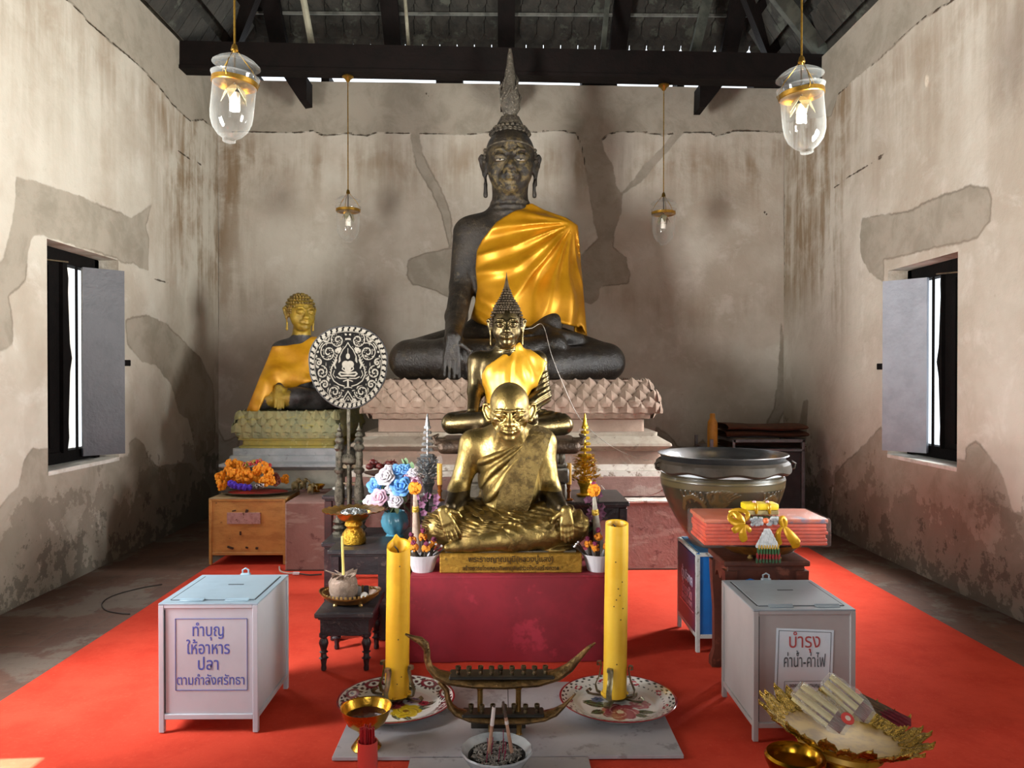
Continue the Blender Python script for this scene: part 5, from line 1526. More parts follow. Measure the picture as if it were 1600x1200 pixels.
tag(o, 'crumpled silver foil parcel lying in the golden footed tray', 'parcel')

# ---- blue vase with artificial roses
def petal_cup(m, c, d, r, n, open_, h, seed, wr=.9):
    d = Vector(d).normalized(); u = d.orthogonal().normalized(); w = d.cross(u)
    for i in range(n):
        a = 2 * PI * (i + .37 * seed) / n
        rad = u * math.cos(a) + w * math.sin(a); tan = d.cross(rad)
        vs = []
        for j in range(5):
            v = j / 4
            for k in range(5):
                s = (k - 2) / 2
                wd = r * wr * (math.sin(PI * (.18 + .68 * v)) ** .8)
                out = rad * r * (.18 + open_ * v ** 1.3 + (.16 * open_ if j == 4 else 0)) * (1 - .22 * s * s)
                vs.append(Vector(c) + out + d * (h * v * (1 - .25 * s * s) - (.10 * r * open_ if j == 4 else 0)) + tan * s * wd)
        m.add(vs, [[j * 5 + k, j * 5 + k + 1, (j + 1) * 5 + k + 1, (j + 1) * 5 + k] for j in range(4) for k in range(4)])
def rose(name, c, d, r, mat, parent):
    m = MB(); c = Vector(c); d = Vector(d).normalized()
    m.ball(c + d * r * .5, r * .28, 8, 6)
    petal_cup(m, c + d * r * .12, d, r * .55, 4, .55, r * .85, 1); petal_cup(m, c + d * r * .02, d, r * .75, 5, .75, r * .85, 2); petal_cup(m, c - d * r * .1, d, r * 1.0, 6, .85, r * .75, 3)
    o = m.build(name, mat, parent)
    md = o.modifiers.new('t', 'SOLIDIFY'); md.thickness = r * .05
    return o
def leaf(m, a, b, w, bend=.0, up=(0, 0, 1)):
    a, b = Vector(a), Vector(b); t = (b - a); s = t.cross(Vector(up)).normalized() * w
    n = 6; vs = []
    for i in range(n + 1):
        v = i / n; p = a + t * v + Vector(up) * bend * math.sin(PI * v); ww = math.sin(PI * (.05 + .93 * v)) ** .8
        vs += [p - s * ww, p + Vector(up) * (-.15 * w * ww), p + s * ww]
    m.add(vs, [[i * 3 + k, i * 3 + k + 1, (i + 1) * 3 + k + 1, (i + 1) * 3 + k] for i in range(n) for k in (0, 1)])
green = pm('leaf_green', '#2c4a2c', '#3f6238', 12, .5)
darkgreen = pm('dark_leaf', '#1e2c1d', '#2b3a26', 12, .5)
def make_bouquet():
    vz = .48; vc = Vector((-.655 + .0, 4.9, vz)); vc.x = P(617, 830, 4.9).x
    t = thing('vase', 'pale blue ribbed ceramic vase on the wide black table', 'vase', vc)
    m = MB()
    pr = [(.0, .0), (.055, 0), (.06, .012), (.05, .025), (.062, .04), (.082, .075), (.088, .105), (.08, .14), (.066, .165), (.062, .17), (.060, .165), (.072, .14), (.06, .04), (.0, .03)]
    m.lathe(pr, (0, 0, 0), 60, rfun=lambda a, j, z: 1 + (.075 * math.sin(8 * a + z * 30) if 4 <= j <= 7 else 0))
    m.build('body', pm('blue_glaze', '#5aa0bb', '#4d90ad', 10, .12, coat=.5), t)
    b = thing('rose_bouquet', 'bunch of blue, pink and white artificial roses in the blue vase', 'flowers', vc + Vector((0, 0, .10)))
    blue = pm('rose_blue', '#5b9be0', '#7fb4ea', 14, .6); pinkm = pm('rose_pink', '#d8aec4', '#e6cbd8', 14, .6); white = pm('rose_white', '#d9d3dd', '#e8e4ea', 14, .6)
    spots = [(588, 760, .05, blue), (593, 752, .03, blue), (603, 748, .054, white), (627, 762, .062, blue), (622, 738, .046, blue), (640, 745, .045, pinkm), (649, 757, .042, pinkm), (593, 778, .050, pinkm), (580, 785, .042, white),
             (618, 782, .046, white), (622, 775, .028, pinkm), (634, 735, .036, blue), (607, 735, .032, white), (645, 740, .03, white), (610, 765, .03, white)]
    st = MB(); lf = MB()
    for i, (px, py, r, mt) in enumerate(spots):
        y = 4.80 + (0.03 if i in (0, 4, 5, 11, 12) else -.02 * (r > .045))
        p = P(px, py, y) - b.location
        d = Vector((p.x * .8, -.75, (p.z - .12) * 2.2 + .15))
        rose('rose', p, d, r, mt, b)
        st.tube([(0, 0, .02), Vector((p.x * .3, p.y * .5, p.z * .5)), p - d.normalized() * r * .3], .004, 5)
        for k in range(3):
            a = random.uniform(0, 2 * PI); q = p + Vector((math.cos(a) * r, .03, math.sin(a) * r)) * .8
            leaf(lf, q, q + Vector((math.cos(a), -.2, math.sin(a))) * .05, .016)
    for k in range(9):
        q = Vector((.02, -.02, .09)); e = Vector((.05 + .018 * k, -.06 - .01 * (k % 3), .16 - .028 * k if k < 5 else .12 + .03 * (k - 5)))
        leaf(lf, q, e, .006, .03)
    st.build('stems', green, b); lf.build('leaves', pm('soft_leaf', '#5d7a52', '#8fae86', 14, .6), b, smooth=False)
make_bouquet()

# ---- basket tray with wrapped incense pot on the low table
def make_basket():
    c = P(548, 925, 4.07); z = .31
    t = thing('basket_tray', 'brown oval basket tray with small brass feet on the low table', 'tray', (c.x, 4.06, z))
    m = MB()
    m.lathe([(.0, .022), (.105, .02), (.125, .035), (.158, .062), (.163, .062), (.162, .056), (.13, .028), (.108, .012), (0, .012)], (0, 0, 0), 48, sy=.82, zfun=lambda a, j, r: .010 * math.cos(2 * a) if 3 <= j <= 5 else 0)
    m.build('dish', pm('amber_brown', '#7a4e1e', '#5a3814', 16, .35, .3), t)
    f = MB()
    for i in range(40):
        a = 2 * PI * i / 40; f.box((.146 * math.cos(a), .146 * .82 * math.sin(a), .054), (.006, .012, .018), .001, rotm(0, 0, a))
    f.build('rib', pm('pale_brass', '#c9a868', '#a5834a', 10, .35, .6), t, smooth=False)
    for a in (-2.3, -.85, .8, 2.3):
        k = MB(); k.lathe([(.010, -.0), (.012, .004), (.007, .014), (.012, .024)], (.10 * math.cos(a), .082 * math.sin(a), 0), 10); k.build('foot', pm('pale_brass', '#c9a868'), t)
    p = thing('incense_pot', 'pot wrapped in torn grey-brown paper with a yellow candle stuck in it', 'pot', (c.x - .036, 4.06, z + .023))
    m = MB()
    m.lathe([(.05, 0), (.066, .012), (.075, .05), (.073, .09), (.058, .118), (.04, .128), (.0, .126)], (0, 0, 0), 36, rfun=lambda a, j, z: 1 + .04 * math.sin(5 * a + z * 40) + .03 * math.sin(9 * a - z * 25))
    m.build('wrapped_body', pm('grey_paper', '#8d7a6b', '#6e5e52', 12, .85, bump=.012, bscale=24, c3='#a8968a', s3=40), p)
    w = MB()
    for i in range(11):
        a = i * 2 * PI / 11; w.add([Vector((r * math.cos(a + o), r * math.sin(a + o), zz)) for r, o, zz in ((.035, -.3, .122), (.062, -.32, .112), (.062 + .02 * (i % 3), .1, .135 + .008 * (i % 2)), (.035, .3, .13))], [[0, 1, 2, 3]])
    g = w.build('torn_edge', pm('grey_paper', '#8d7a6b'), p, smooth=False); md = g.modifiers.new('t', 'SOLIDIFY'); md.thickness = .003
    s = MB(); s.tube([(0, 0, .12), (-.006, -.005, .33)], [.0075, .006], 10); s.build('candle', pm('pale_yellow_wax', '#dcc872', '#c9b45a', 10, .45), p)
    e = thing('ring_bead', 'white ring bead with a dark hole in the basket tray', 'bead', (c.x + .078, 4.04, z + .040))
    r = MB(); r.lathe([(.008, -.009), (.02, -.008), (.021, .006), (.012, .010), (.008, .009)], (0, 0, 0), 18, R=rotm(.9, 0, .3)); r.build('ring', pm('white_china', '#d5d2cc', None, rough=.3), e)
    k = MB(); k.ball((0, 0, 0), (.0085, .0085, .007), 8, 6, rotm(.9, 0, .3)); k.build('dark_hole', pm('pupil_black', '#15110d'), e)
    for i, (dx, dy, w_, hgt, cc) in enumerate(((.035, .05, .03, .05, '#8e8a86'), (.075, .05, .026, .055, '#2e2730'))):
        b = MB(); b.box((0, 0, hgt / 2), (w_, w_ * .8, hgt), .004); o = b.build('small_packet', pm('packet%d' % i, cc, None, rough=.6), smooth=False); o.location = (c.x + dx, 4.06 + dy, z + .022)
        tag(o, ['small grey packet standing in the basket tray', 'small dark packet standing in the basket tray'][i], 'packet')
make_basket()

# ---- ochre box with the garland tray
def metal_chest(label, x, y, w, d, h, legh, front, rail, top, tin=0, name='donation_box', group=None, lid=True, cat='box'):
    """box on four angle-iron legs; origin at the floor under the front left corner"""
    t = thing(name, label, cat, (x, y, .008), 0, group)
    h -= .008; p = .022
    m = MB(); m.bb((.008, .008, legh), (w - .008, d - .008, h - .006), .002); m.build('body', front, t, smooth=False)
    for i, (lx, ly) in enumerate(((0, 0), (w - p, 0), (0, d - p), (w - p, d - p))):
        k = MB(); k.bb((lx, ly, 0), (lx + p, ly + p, h - .0085), .002); k.build('leg', rail, t, smooth=False)
    for z in (legh, h - p):
        f = MB()
        e = .0012; z2 = z + p - (e if z > legh else 0)
        f.bb((p, e, z), (w - p, p * .8, z2), .002); f.bb((p, d - p * .8, z), (w - p, d - e, z2), .002); f.bb((e, p, z), (p * .8, d - p, z2), .002); f.bb((w - p * .8, p, z), (w - e, d - p, z2), .002)
        f.build('rail', rail, t, smooth=False)
    l = MB(); l.bb((tin, tin, h - .008), (w - tin, d - tin, h), .002)
    l.build('top', top, t, smooth=False)
    return t
def rusty(name, c1, c2, c3):
    m = bpy.data.materials.new(name); t = NT(m); b = t.bsdf
    n = t.noise(4, 5, .65, vec=t.mapping((1, 1, 3))); n2 = t.noise(26, 4, .7)
    col = t.mix(t.ramp(n, .4, .64), lin(c1), lin(c2)); col = t.mix(t.ramp(n2, .66, .71), col, lin(c3))
    t.put(col, b.inputs['Base Color']); b.inputs['Roughness'].default_value = .5; t.bump(n2, .003); MATS[name] = m
    return m
och = rusty('ochre_paint', '#c08c48', '#a87438', '#3a2413')
ob = metal_chest('ochre painted steel box with a torn pink label, left of the platform', -2.34, 6.14, .61, .43, .538, .075, och, och, rusty('ochre_top', '#97805a', '#7a654a', '#3a2a1c'), cat='box', name='steel_box')
m = MB(); m.bb((.145, -.002, .325), (.41, .009, .415), .001); m.build('torn_label', pm('faded_pink', '#b18c86', '#9c7672', 20, .8, c3='#5a3a22', s3=30), ob, smooth=False)['label'] = 'torn faded pink label'
m = MB()
for (x, z, w_, h_) in ((.17, .135, .05, .016), (.30, .135, .02, .012), (.38, .13, .02, .018), (.25, .25, .012, .03), (.2, .43, .03, .01), (.30, .425, .02, .03)):
    m.box((x, .004, z), (w_, .010, h_), .001, rotm(0, .4 * math.sin(x * 50), 0))
m.build('rust_stain', pm('rust_dark', '#3c2414', None, rough=.8), ob, smooth=False)
def marigold_garland(name, pts, r, mat, parent_off, label, cat='garland', group=None, ruff=True):
    m = MB(); pts = [Vector(p) for p in pts]
    k = 0
    for i in range(len(pts) - 1):
        L = (pts[i + 1] - pts[i]).length; n = max(1, int(L / (r * .9)))
        for j in range(n):
            c = pts[i].lerp(pts[i + 1], j / n); k += 1
            ph = random.uniform(0, 6)
            vs_n = 12
            rr = r * random.uniform(.88, 1.1)
            if ruff == 'fine':
                for q in range(60):
                    d = Vector((random.gauss(0, 1), random.gauss(0, 1), random.gauss(0, 1))).normalized()
                    m.ball(c + d * rr * .88, rr * .14, 5, 4)
                m.ball(c, rr * .92, 8, 6)
            elif ruff:
                for q in range(26):
                    d = Vector((random.gauss(0, 1), random.gauss(0, 1), random.gauss(0, 1))).normalized()
                    m.ball(c + d * rr * .72, rr * .36, 5, 4)
            else: m.ball(c, rr, 9, 6)
    o = m.build(name, mat)
    return tag(o, label, cat, group)
def make_garlands():
    top = .538; cx, cy = -2.03, 6.36
    t = thing('tray', 'round metal tray with a red flower mat on the ochre box', 'tray', (cx, cy, top))
    m = MB(); m.lathe([(.0, .004), (.20, .004), (.285, .022), (.29, .026), (.282, .028), (.20, .010), (0, .010)], (0, 0, 0), 48, sx=1.0, sy=.62); m.build('dish', pm('steel_tray', '#8a8078', '#6b625c', 14, .3, .8), t)
    m = MB(); m.lathe([(.0, .013), (.22, .014), (.25, .022), (0, .024)], (.02, -.01, 0), 32, sy=.58); m.build('red_mat', pm('tray_red', '#b02a1e', '#8c1e18', 14, .7), t)
    org = pm('marigold_orange', '#e8930c', '#d97f06', 40, .75, c3='#f0aa2c', s3=60)
    z0 = top + .06
    q = lambda px, py, y: Vector(P(px, py, y))
    marigold_garland('marigold_garland', [q(347, 757, 6.28), q(346, 744, 6.32), q(358, 736, 6.34), q(372, 741, 6.26), q(388, 742, 6.24), q(401, 742, 6.24)], .049, org, None, 'orange marigold garland at the front left of the tray', group='garlands on the tray')
    marigold_garland('marigold_garland', [q(361, 724, 6.36), q(372, 724, 6.4), q(384, 734, 6.36), q(396, 728, 6.36)], .044, org, None, 'orange marigold garland at the top of the heap', group='garlands on the tray')
    marigold_garland('marigold_garland', [q(404, 734, 6.28), q(412, 729, 6.26), q(420, 738, 6.25), q(425, 750, 6.26), q(414, 752, 6.22), q(407, 744, 6.22)], .045, org, None, 'orange marigold garland coiled at the right of the heap', group='garlands on the tray')
    marigold_garland('marigold_garland', [q(362, 750, 6.40), q(380, 746, 6.38), q(400, 746, 6.38), q(418, 748, 6.38)], .055, org, None, 'orange marigold garland under the others in the middle of the heap', group='garlands on the tray')
    marigold_garland('marigold_garland', [q(440, 750, 6.4), q(447, 746, 6.42), q(449, 756, 6.4)], .028, org, None, 'small bright orange garland at the right rim of the tray', group='garlands on the tray')
    marigold_garland('purple_garland', [q(362, 755, 6.20), q(370, 759, 6.165), q(384, 761, 6.155), q(398, 761, 6.165)], .029, pm('garland_purple', '#3f1f9c', '#552fb8', 60, .8, bump=.006, bscale=120), None, 'thick purple garland lying in front of the marigolds', ruff='fine')
    marigold_garland('silver_tassel', [q(401, 760, 6.165), q(414, 757, 6.17)], .022, pm('beaded_silver', '#8a7f7c', '#3c3430', 60, .3, .6), None, 'dark beaded tassel at the end of the purple garland', cat='tassel')
    marigold_garland('flower_posy', [q(384, 726, 6.33), q(398, 722, 6.33), q(412, 719, 6.33)], .022, pm('posy_mix', '#c9304f', '#8fae3a', 30, .7, c3='#e0812a', s3=24), None, 'pink and green flower posy on top of the marigolds', cat='flowers')
    marigold_garland('red_ribbon', [q(422, 727, 6.3), q(427, 729, 6.3)], .018, pm('ribbon_red', '#c2221c', None, rough=.5), None, 'small red ribbon bow at the right of the heap', cat='ribbon')
    marigold_garland('withered_garland', [q(432, 742, 6.34), q(435, 752, 6.30), q(428, 758, 6.26)], .026, pm('withered', '#6b2a22', '#8a4a2a', 30, .8), None, 'dark red withered garland beside the orange coil', group=None)
make_garlands()

# ---- small things in front of the left pedestal
def small_left():
    z = .545
    def on(px, py):   # a spot on the platform top
        Y = (1.5 - z) * 1200 / (py - 590); return P(px, py, Y)
    p = on(495, 768); p.z = z
    t = thing('gold_bowl', 'little golden bowl on the platform beside the dark table', 'bowl', p)
    m = MB(); m.lathe([(.03, 0), (.034, .006), (.02, .014), (.05, .03), (.07, .055), (.072, .06), (.066, .056), (.03, .022), (0, .02)], (0, 0, 0), 28); m.build('body', brass, t)
    p = on(505, 757); p.z = z
    t = thing('card_frame', 'small red and white card frame standing behind the golden bowl', 'frame', p)
    for dx, w_ in ((-.02, .06), (.045, .05)):
        m = MB(); m.box((dx, 0, .06), (w_, .012, .12), .002, rotm(-.12, 0, .15 if dx > 0 else -.1)); k = m.build('card', pm('card_white', '#c9b9a8', '#a9907f', 14, .6), t, smooth=False)
        q = MB(); q.ball((dx, -.012, .07), (.014, .006, .026), 10, 6); q.build('red_mark', pm('card_red', '#a8322a', None, rough=.6), k)
    for i, (px, py, s) in enumerate(((462, 766, 1.0), (474, 764, .9), (486, 770, .8))):
        p = on(px, py); p.z = z
        m = MB(); m.ball((0, 0, .045), (.035, .03, .035), 10, 7); m.ball((.03, -.01, .085), (.022, .022, .024), 8, 6)
        m.tube([(.05, -.015, .085), (.07, -.02, .07), (.066, -.02, .045), (.08, -.02, .03)], [.010, .008, .006, .004], 7)
        for a, b in ((-.02, -.015), (.02, -.015), (-.02, .015), (.02, .015)): m.tube([(a, b, 0), (a, b, .04)], .009, 6)
        o = m.build('elephant_figurine', pm('figurine_ochre', '#8d7a4e', '#5e5036', 20, .5, .2)); o.location = p; o.scale = (s, s, s)
        tag(o, ['largest little ochre figurine beside the garland tray', 'middle one of three little ochre figurines', 'smallest little ochre figurine, nearest the golden bowl'][i], 'figurine', 'little ochre figurines')
    p = P(531, 752, 5.6); p.z = .69
    m = MB(); m.lathe([(.05, 0), (.052, .01), (.02, .016), (.016, .1), (.012, .12), (.02, .15), (.001, .16)], (0, 0, 0), 18)
    o = m.build('white_figurine', pm('white_china', '#d5d2cc')); o.location = p; tag(o, 'small white figurine at the back of the tallest dark table', 'figurine')
    # brown tray of red beads behind the roses
    p = P(602, 745, 5.75); p.z = .69
    base = P(602, 745, 5.62); base.z = .69
    t = thing('wooden_stand', 'brown wooden stand behind the roses', 'stand', (P(603, 0, 5.5).x, 5.5, .69))
    m = MB(); m.lathe([(.08, 0), (.09, .012), (.05, .03), (.04, .085), (.09, .11), (.15, .13), (.155, .136), (.145, .134), (0, .122)], (0, 0, 0), 28); m.build('body', pm('brown_wood', '#4a3226', '#33231b', 10, .5), t)
    bm_ = pm('red_bead', '#6a1f1a', '#4c1412', 16, .45)
    k = 0
    for i in range(9):
        px = 578 + 5.4 * i; p = P(px, 729 - 4 * math.sin(i * 1.3) - (3 if i % 2 else 0), 5.44 + .03 * (i % 3))
        m = MB(); m.ball((0, 0, 0), (.030, .025, .023), 10, 7, rotm(0, .5 * math.sin(i * 2.1), 0)); m.tube([(.0, 0, .02), (.004, 0, .034)], .004, 5)
        o = m.build('red_fruit', bm_); o.location = p
        tag(o, 'dark red date-like fruit heaped on the brown stand', 'fruit', 'red fruit on the brown stand')
small_left()
# ================================================================== CENTRE
ZTAB = .459
def red_table():
    t = thing('draped_table', 'low table under a smooth crimson cloth carrying the golden monk', 'table', (.03, 4.6, .008))
    cl = pm('crimson_cloth', '#8c1a2b', '#771423', 2.2, .75, c3='#9c2437', s3=5)
    m = MB(); h = ZTAB - .008; w = .517; y0, y1 = -.57, .13
    n = 60
    def drape(u, v):
        # around the front and sides; v from hem to top edge
        per = [(-w, y1), (-w, y0), (w, y0), (w, y1)]
        L = [y1 - y0, 2 * w, y1 - y0]; s = u * sum(L)
        if s < L[0]: x, y = -w, y1 - s; nx, ny = -1, 0
        elif s < L[0] + L[1]: x, y = -w + (s - L[0]), y0; nx, ny = 0, -1
        else: x, y = w, y0 + (s - L[0] - L[1]); nx, ny = 1, 0
        b = .006 * math.sin(s * 9 + 1) * (1 - v) + .004 * math.sin(s * 23) * (1 - v) ** 2 + .010 * (1 - v)
        return Vector((x + nx * b, y + ny * b, h * v))
    m.grid(drape, 140, 14)
    m.build('cloth_skirt', cl, t)
    k = MB(); k.bb((-w - .001, y0 - .001, h - .02), (w + .001, y1, h), .008, seg=2); k.build('cloth_top', cl, t)
    for sx in (-1, 1):
        for sy in (y0 + .05, y1 - .05):
            g = MB(); g.bb((sx * (w - .05) - .02, sy - .02, 0), (sx * (w - .05) + .02, sy + .02, h - .02)); g.build('leg', blackwood, t, smooth=False)
red_table()
altar_table('dark table hidden behind the monk, carrying the bronze Buddha and the little trees', -.552, .80, 4.80, 5.34, .72, .08, group=None)

china = pm('white_china', '#d5d2cc')
whitep = pm('white_plastic', '#d9d8de', '#cfced6', 10, .35)
def offering_bowl(px, side):
    lab = 'left' if side < 0 else 'right'
    c = P(px, 903, 4.09); loc = Vector((c.x, 4.14, ZTAB))
    t = thing('offering_bowl', 'small white ribbed bowl of posies at the monk\'s plinth, %s end' % lab, 'bowl', loc)
    m = MB(); m.lathe([(.0, 0), (.056, 0), (.06, .008), (.078, .07), (.09, .088), (.092, .094), (.088, .094), (.074, .07), (.055, .03), (0, .025)], (0, 0, 0), 72, rfun=lambda a, j, z: 1 + (.012 * math.sin(24 * a) if 2 <= j <= 3 else 0)); m.build('body', whitep, t)
    org = pm('bud_orange', '#d98a14', '#c4700f', 40, .7); mag = pm('bud_magenta', '#7d1646', '#5e1038', 40, .7); stem = pm('incense_dark', '#2d241d', '#40342a', 30, .6); tip = pm('silver_tip', '#d8d8da', None, rough=.25, metal=.4)
    for i, (dx, dy, h) in enumerate(((-.035, -.05, .12), (.02, -.055, .115), (.05, -.02, .13), (-.05, .0, .15), (.0, .0, .17))):
        if side > 0: dx = -dx
        p = thing('flower_posy', 'orange and magenta flower posy in the %s white bowl' % lab, 'flowers', loc + Vector((dx * .7, dy * .7, .035)), group='posies in the %s white bowl' % lab)
        lean = Vector((dx * .5, dy * .5, h))
        s = MB(); s.tube([(0, 0, 0), lean * .8], .010, 7); s.build('wrapped_stem', stem, p)
        f = MB()
        for q in range(30):
            d = Vector((random.gauss(0, 1), random.gauss(0, 1), random.gauss(0, 1))).normalized(); f.ball(lean * .86 + d * .016, .009, 5, 4)
        f.build('marigold', org, p)
        g = MB()
        for q in range(22):
            d = Vector((random.gauss(0, 1), random.gauss(0, 1), random.gauss(0, 1))).normalized(); g.ball(lean * 1.07 + d * .009, .0065, 5, 4)
        g.build('globe_flower', mag, p)
    for i in range(7):
        a = side * (.5 + .16 * (i % 4)) * (-1 if i < 4 else .7)
        p = thing('incense_stick', 'dark silver-tipped stick in the %s white bowl' % lab, 'incense', loc + Vector((.012 * (i - 3), -.01 + .006 * (i % 3), .04)), group='silver-tipped sticks in the %s bowl' % lab)
        e = Vector((math.sin(a) * .16, -.03 - .012 * (i % 3), .12 - .008 * i))
        s = MB(); s.tube([(0, 0, 0), e], .0042, 6); s.build('stick', stem, p)
        k = MB(); k.ball(e, .0065, 7, 5); k.build('tip', tip, p)
offering_bowl(659, -1); offering_bowl(937, 1)

def paper_cone(px0, py0, px1, py1, y, side):
    lab = 'left' if side < 0 else 'right'
    b = P(px0, py0, y); e = P(px1, py1, y - .02)
    base = Vector((b.x, y, ZTAB)); e = e - base
    t = thing('leaf_cone', 'slim pale cone topped with a marigold behind the %s white bowl' % lab, 'offering', base)
    m = MB(); bl = b - base
    m.tube([Vector((bl.x, 0, 0)), bl, e], [.03, .030, .008], 14); m.build('cone', pm('pale_leaf', '#b39d8d', '#9c8678', 30, .7) if side < 0 else pm('grey_leaf', '#a59e92', '#8c867b', 30, .7), t)
    k = MB(); kk = bl.lerp(e, .62); k.tube([kk, kk + (e - bl).normalized() * .03], [.021, .018], 12); k.ball(kk + Vector((.0, -.016, .012)), .012, 8, 6); k.build('gold_band', pm('gold_paper', '#d2b04a', '#b8923a', 30, .35, .5), t)
    o = MB()
    for q in range(46):
        d = Vector((random.gauss(0, 1), random.gauss(0, 1), random.gauss(0, 1))).normalized(); o.ball(e + Vector((0, 0, .02)) + d * .026, .013, 5, 4)
    o.build('marigold', pm('marigold_orange', '#e8930c'), t)
    g = MB(); g.ball(e + Vector((0, 0, .055)), .014, 8, 6); g.build('globe_flower', pm('bud_magenta', '#7d1646'), t)
paper_cone(652, 850, 648, 768, 4.24, -1); paper_cone(936, 858, 928, 772, 4.24, 1)

# red vases with orchid sprays between cone and monk
def orchid(px, y, side):
    lab = 'left' if side < 0 else 'right'
    b = P(px, 0, y); base = Vector((b.x, y, ZTAB))
    v = thing('vase', 'dark plum vase standing behind the %s white bowl' % lab, 'vase', base)
    m = MB(); m.lathe([(.0, 0), (.03, 0), (.034, .01), (.026, .03), (.04, .08), (.042, .13), (.026, .18), (.03, .21), (.024, .205), (.03, .1), (0, .05)], (0, 0, 0), 24); m.build('body', pm('plum_glaze', '#3f1420', '#2e0f18', 12, .2), v)
    o = thing('orchid_spray', 'purple orchid spray with long dark leaves behind the %s white bowl' % lab, 'flowers', base + Vector((0, 0, .19)))
    l = MB(); fl = MB(); s = MB()
    mir = 1 if side > 0 else -1
    for (a, b_, w) in (((0, 0, 0), (-.14, -.02, .17), .009), ((0, 0, 0), (-.10, -.03, .05), .012), ((0, 0, 0), (-.05, -.05, -.04), .03), ((0, 0, 0), (-.17, .02, .12), .008), ((0, 0, .0), (.05, -.04, .14), .010), ((0, 0, 0), (-.02, -.05, .22), .007)):
        leaf(l, Vector(a), Vector((b_[0] * mir, b_[1], b_[2])), w, .015)
    for i in range(16):
        c = Vector((mir * random.uniform(-.08, .05), random.uniform(-.06, .0), random.uniform(-.02, .18)))
        s.tube([(0, 0, -.02), c * .6, c], .0022, 4)
        for k in range(5):
            a = k * 2 * PI / 5 + i; d = Vector((math.cos(a), -.35, math.sin(a)))
            leaf(fl, c, c + d * .022, .009, .002, (0, -1, 0))
    l.build('leaves', darkgreen, o, smooth=False); s.build('stems', darkgreen, o); fl.build('blossoms', pm('orchid_purple', '#8a5a78', '#6a3a5c', 30, .6), o, smooth=False)
orchid(666, 4.42, -1); orchid(929, 4.42, 1)

def tiered_tree(px, y, mat, lab, hs):
    c = P(px, 0, y); base = Vector((c.x, y, .72))
    t = thing('metal_tree', lab, 'ornament', base)
    def Z(py): return 1.5 - (py - 590) / 1200 * y - .72
    top = Z(647)
    m = MB(); m.lathe([(.05, 0), (.055, .012), (.03, .02), (.035, .06), (.05, .09), (.04, .11), (.012, .13)], (0, 0, 0), 20); m.build('pot', mat, t)
    m = MB(); m.tube([(0, 0, .1), (0, 0, top - .06)], .006, 8); m.build('stem', mat, t)
    m = MB(); m.lathe([(.001, top - .09), (.014, top - .085), (.017, top - .07), (.004, top), (.0005, top + .005)], (0, 0, 0), 10); m.build('spire', mat, t)
    for i, (py, r) in enumerate(((667, .022), (675, .027), (684, .032), (693, .038), (702, .042), (711, .046))):
        z = Z(py); m = MB(); m.lathe([(.006, z + .010), (r * .8, z + .008), (r, z), (r * .92, z - .012), (r * .8, z - .010), (.006, z + .002)], (0, 0, 0), 18, rfun=lambda a, j, q: 1 + .07 * math.cos(9 * a)); m.build('tier', mat, t)
    k = MB()
    for i in range(260):
        f = i / 260; z = Z(714) + (.10 - Z(714)) * f; R = .045 + .05 * f; a = i * 2.399
        r = R * random.uniform(.5, 1.05); p = Vector((r * math.cos(a), r * math.sin(a), z + random.uniform(-.01, .01)))
        d = Vector((math.cos(a), math.sin(a), random.uniform(-.3, .9))).normalized()
        leaf(k, p, p + d * .035, .012, .004)
    for i in range(24):
        a = i * 2.399; z = .13 + (Z(720) - .13) * i / 24; r = .07
        k.tube([(0, 0, z - .01), (r * math.cos(a), r * math.sin(a), z + .02)], .0025, 4)
    k.build('foliage', mat, t, smooth=False)
silverm = pm('bright_silver', '#d0d3d7', '#a9adb1', 30, .3, .75)
goldm = pm('bright_gold', '#e0b838', '#c4961f', 30, .3, .75)
tiered_tree(668, 5.05, silverm, 'silver tiered tree ornament left of the monk\'s shoulder', 1)
tiered_tree(914, 5.05, goldm, 'golden tiered tree ornament right of the monk\'s shoulder', 1)
for px, lab in ((687, 'left'), (889, 'right')):
    c = P(px, 0, 4.86)
    t = thing('glass_candle', 'thin yellow candle in a glass tube on an amber foot, %s of the monk' % lab, 'candle', (c.x, 4.86, .72))
    z0 = 1.5 - (757 - 590) / 1200 * 4.86 - .72; z1 = 1.5 - (724 - 590) / 1200 * 4.86 - .72
    m = MB(); m.lathe([(.03, 0), (.032, .008), (.012, .016), (.011, z0 * .5), (.018, z0 * .62), (.010, z0 * .72), (.016, z0 * .9), (.016, z0)], (0, 0, 0), 14); m.build('foot', pm('amber_glass', '#7a4216', '#5a2f10', 20, .15, coat=.5), t)
    m = MB(); m.lathe([(0, z0), (.0165, z0), (.0165, z1), (0, z1)], (0, 0, 0), 16); m.build('wax', pm('thin_candle_yellow', '#d09a0a', '#c48e08', 12, .4), t)
    g = MB(); g.lathe([(.0185, z0 - .002), (.0185, z1 + .03), (.014, z1 + .045), (.006, z1 + .052), (.001, z1 + .053)], (0, 0, 0), 16); g.build('glass_tube', pm('thin_glass', '#ffffff', None, rough=.03, alpha=.05, spec=.8), t)

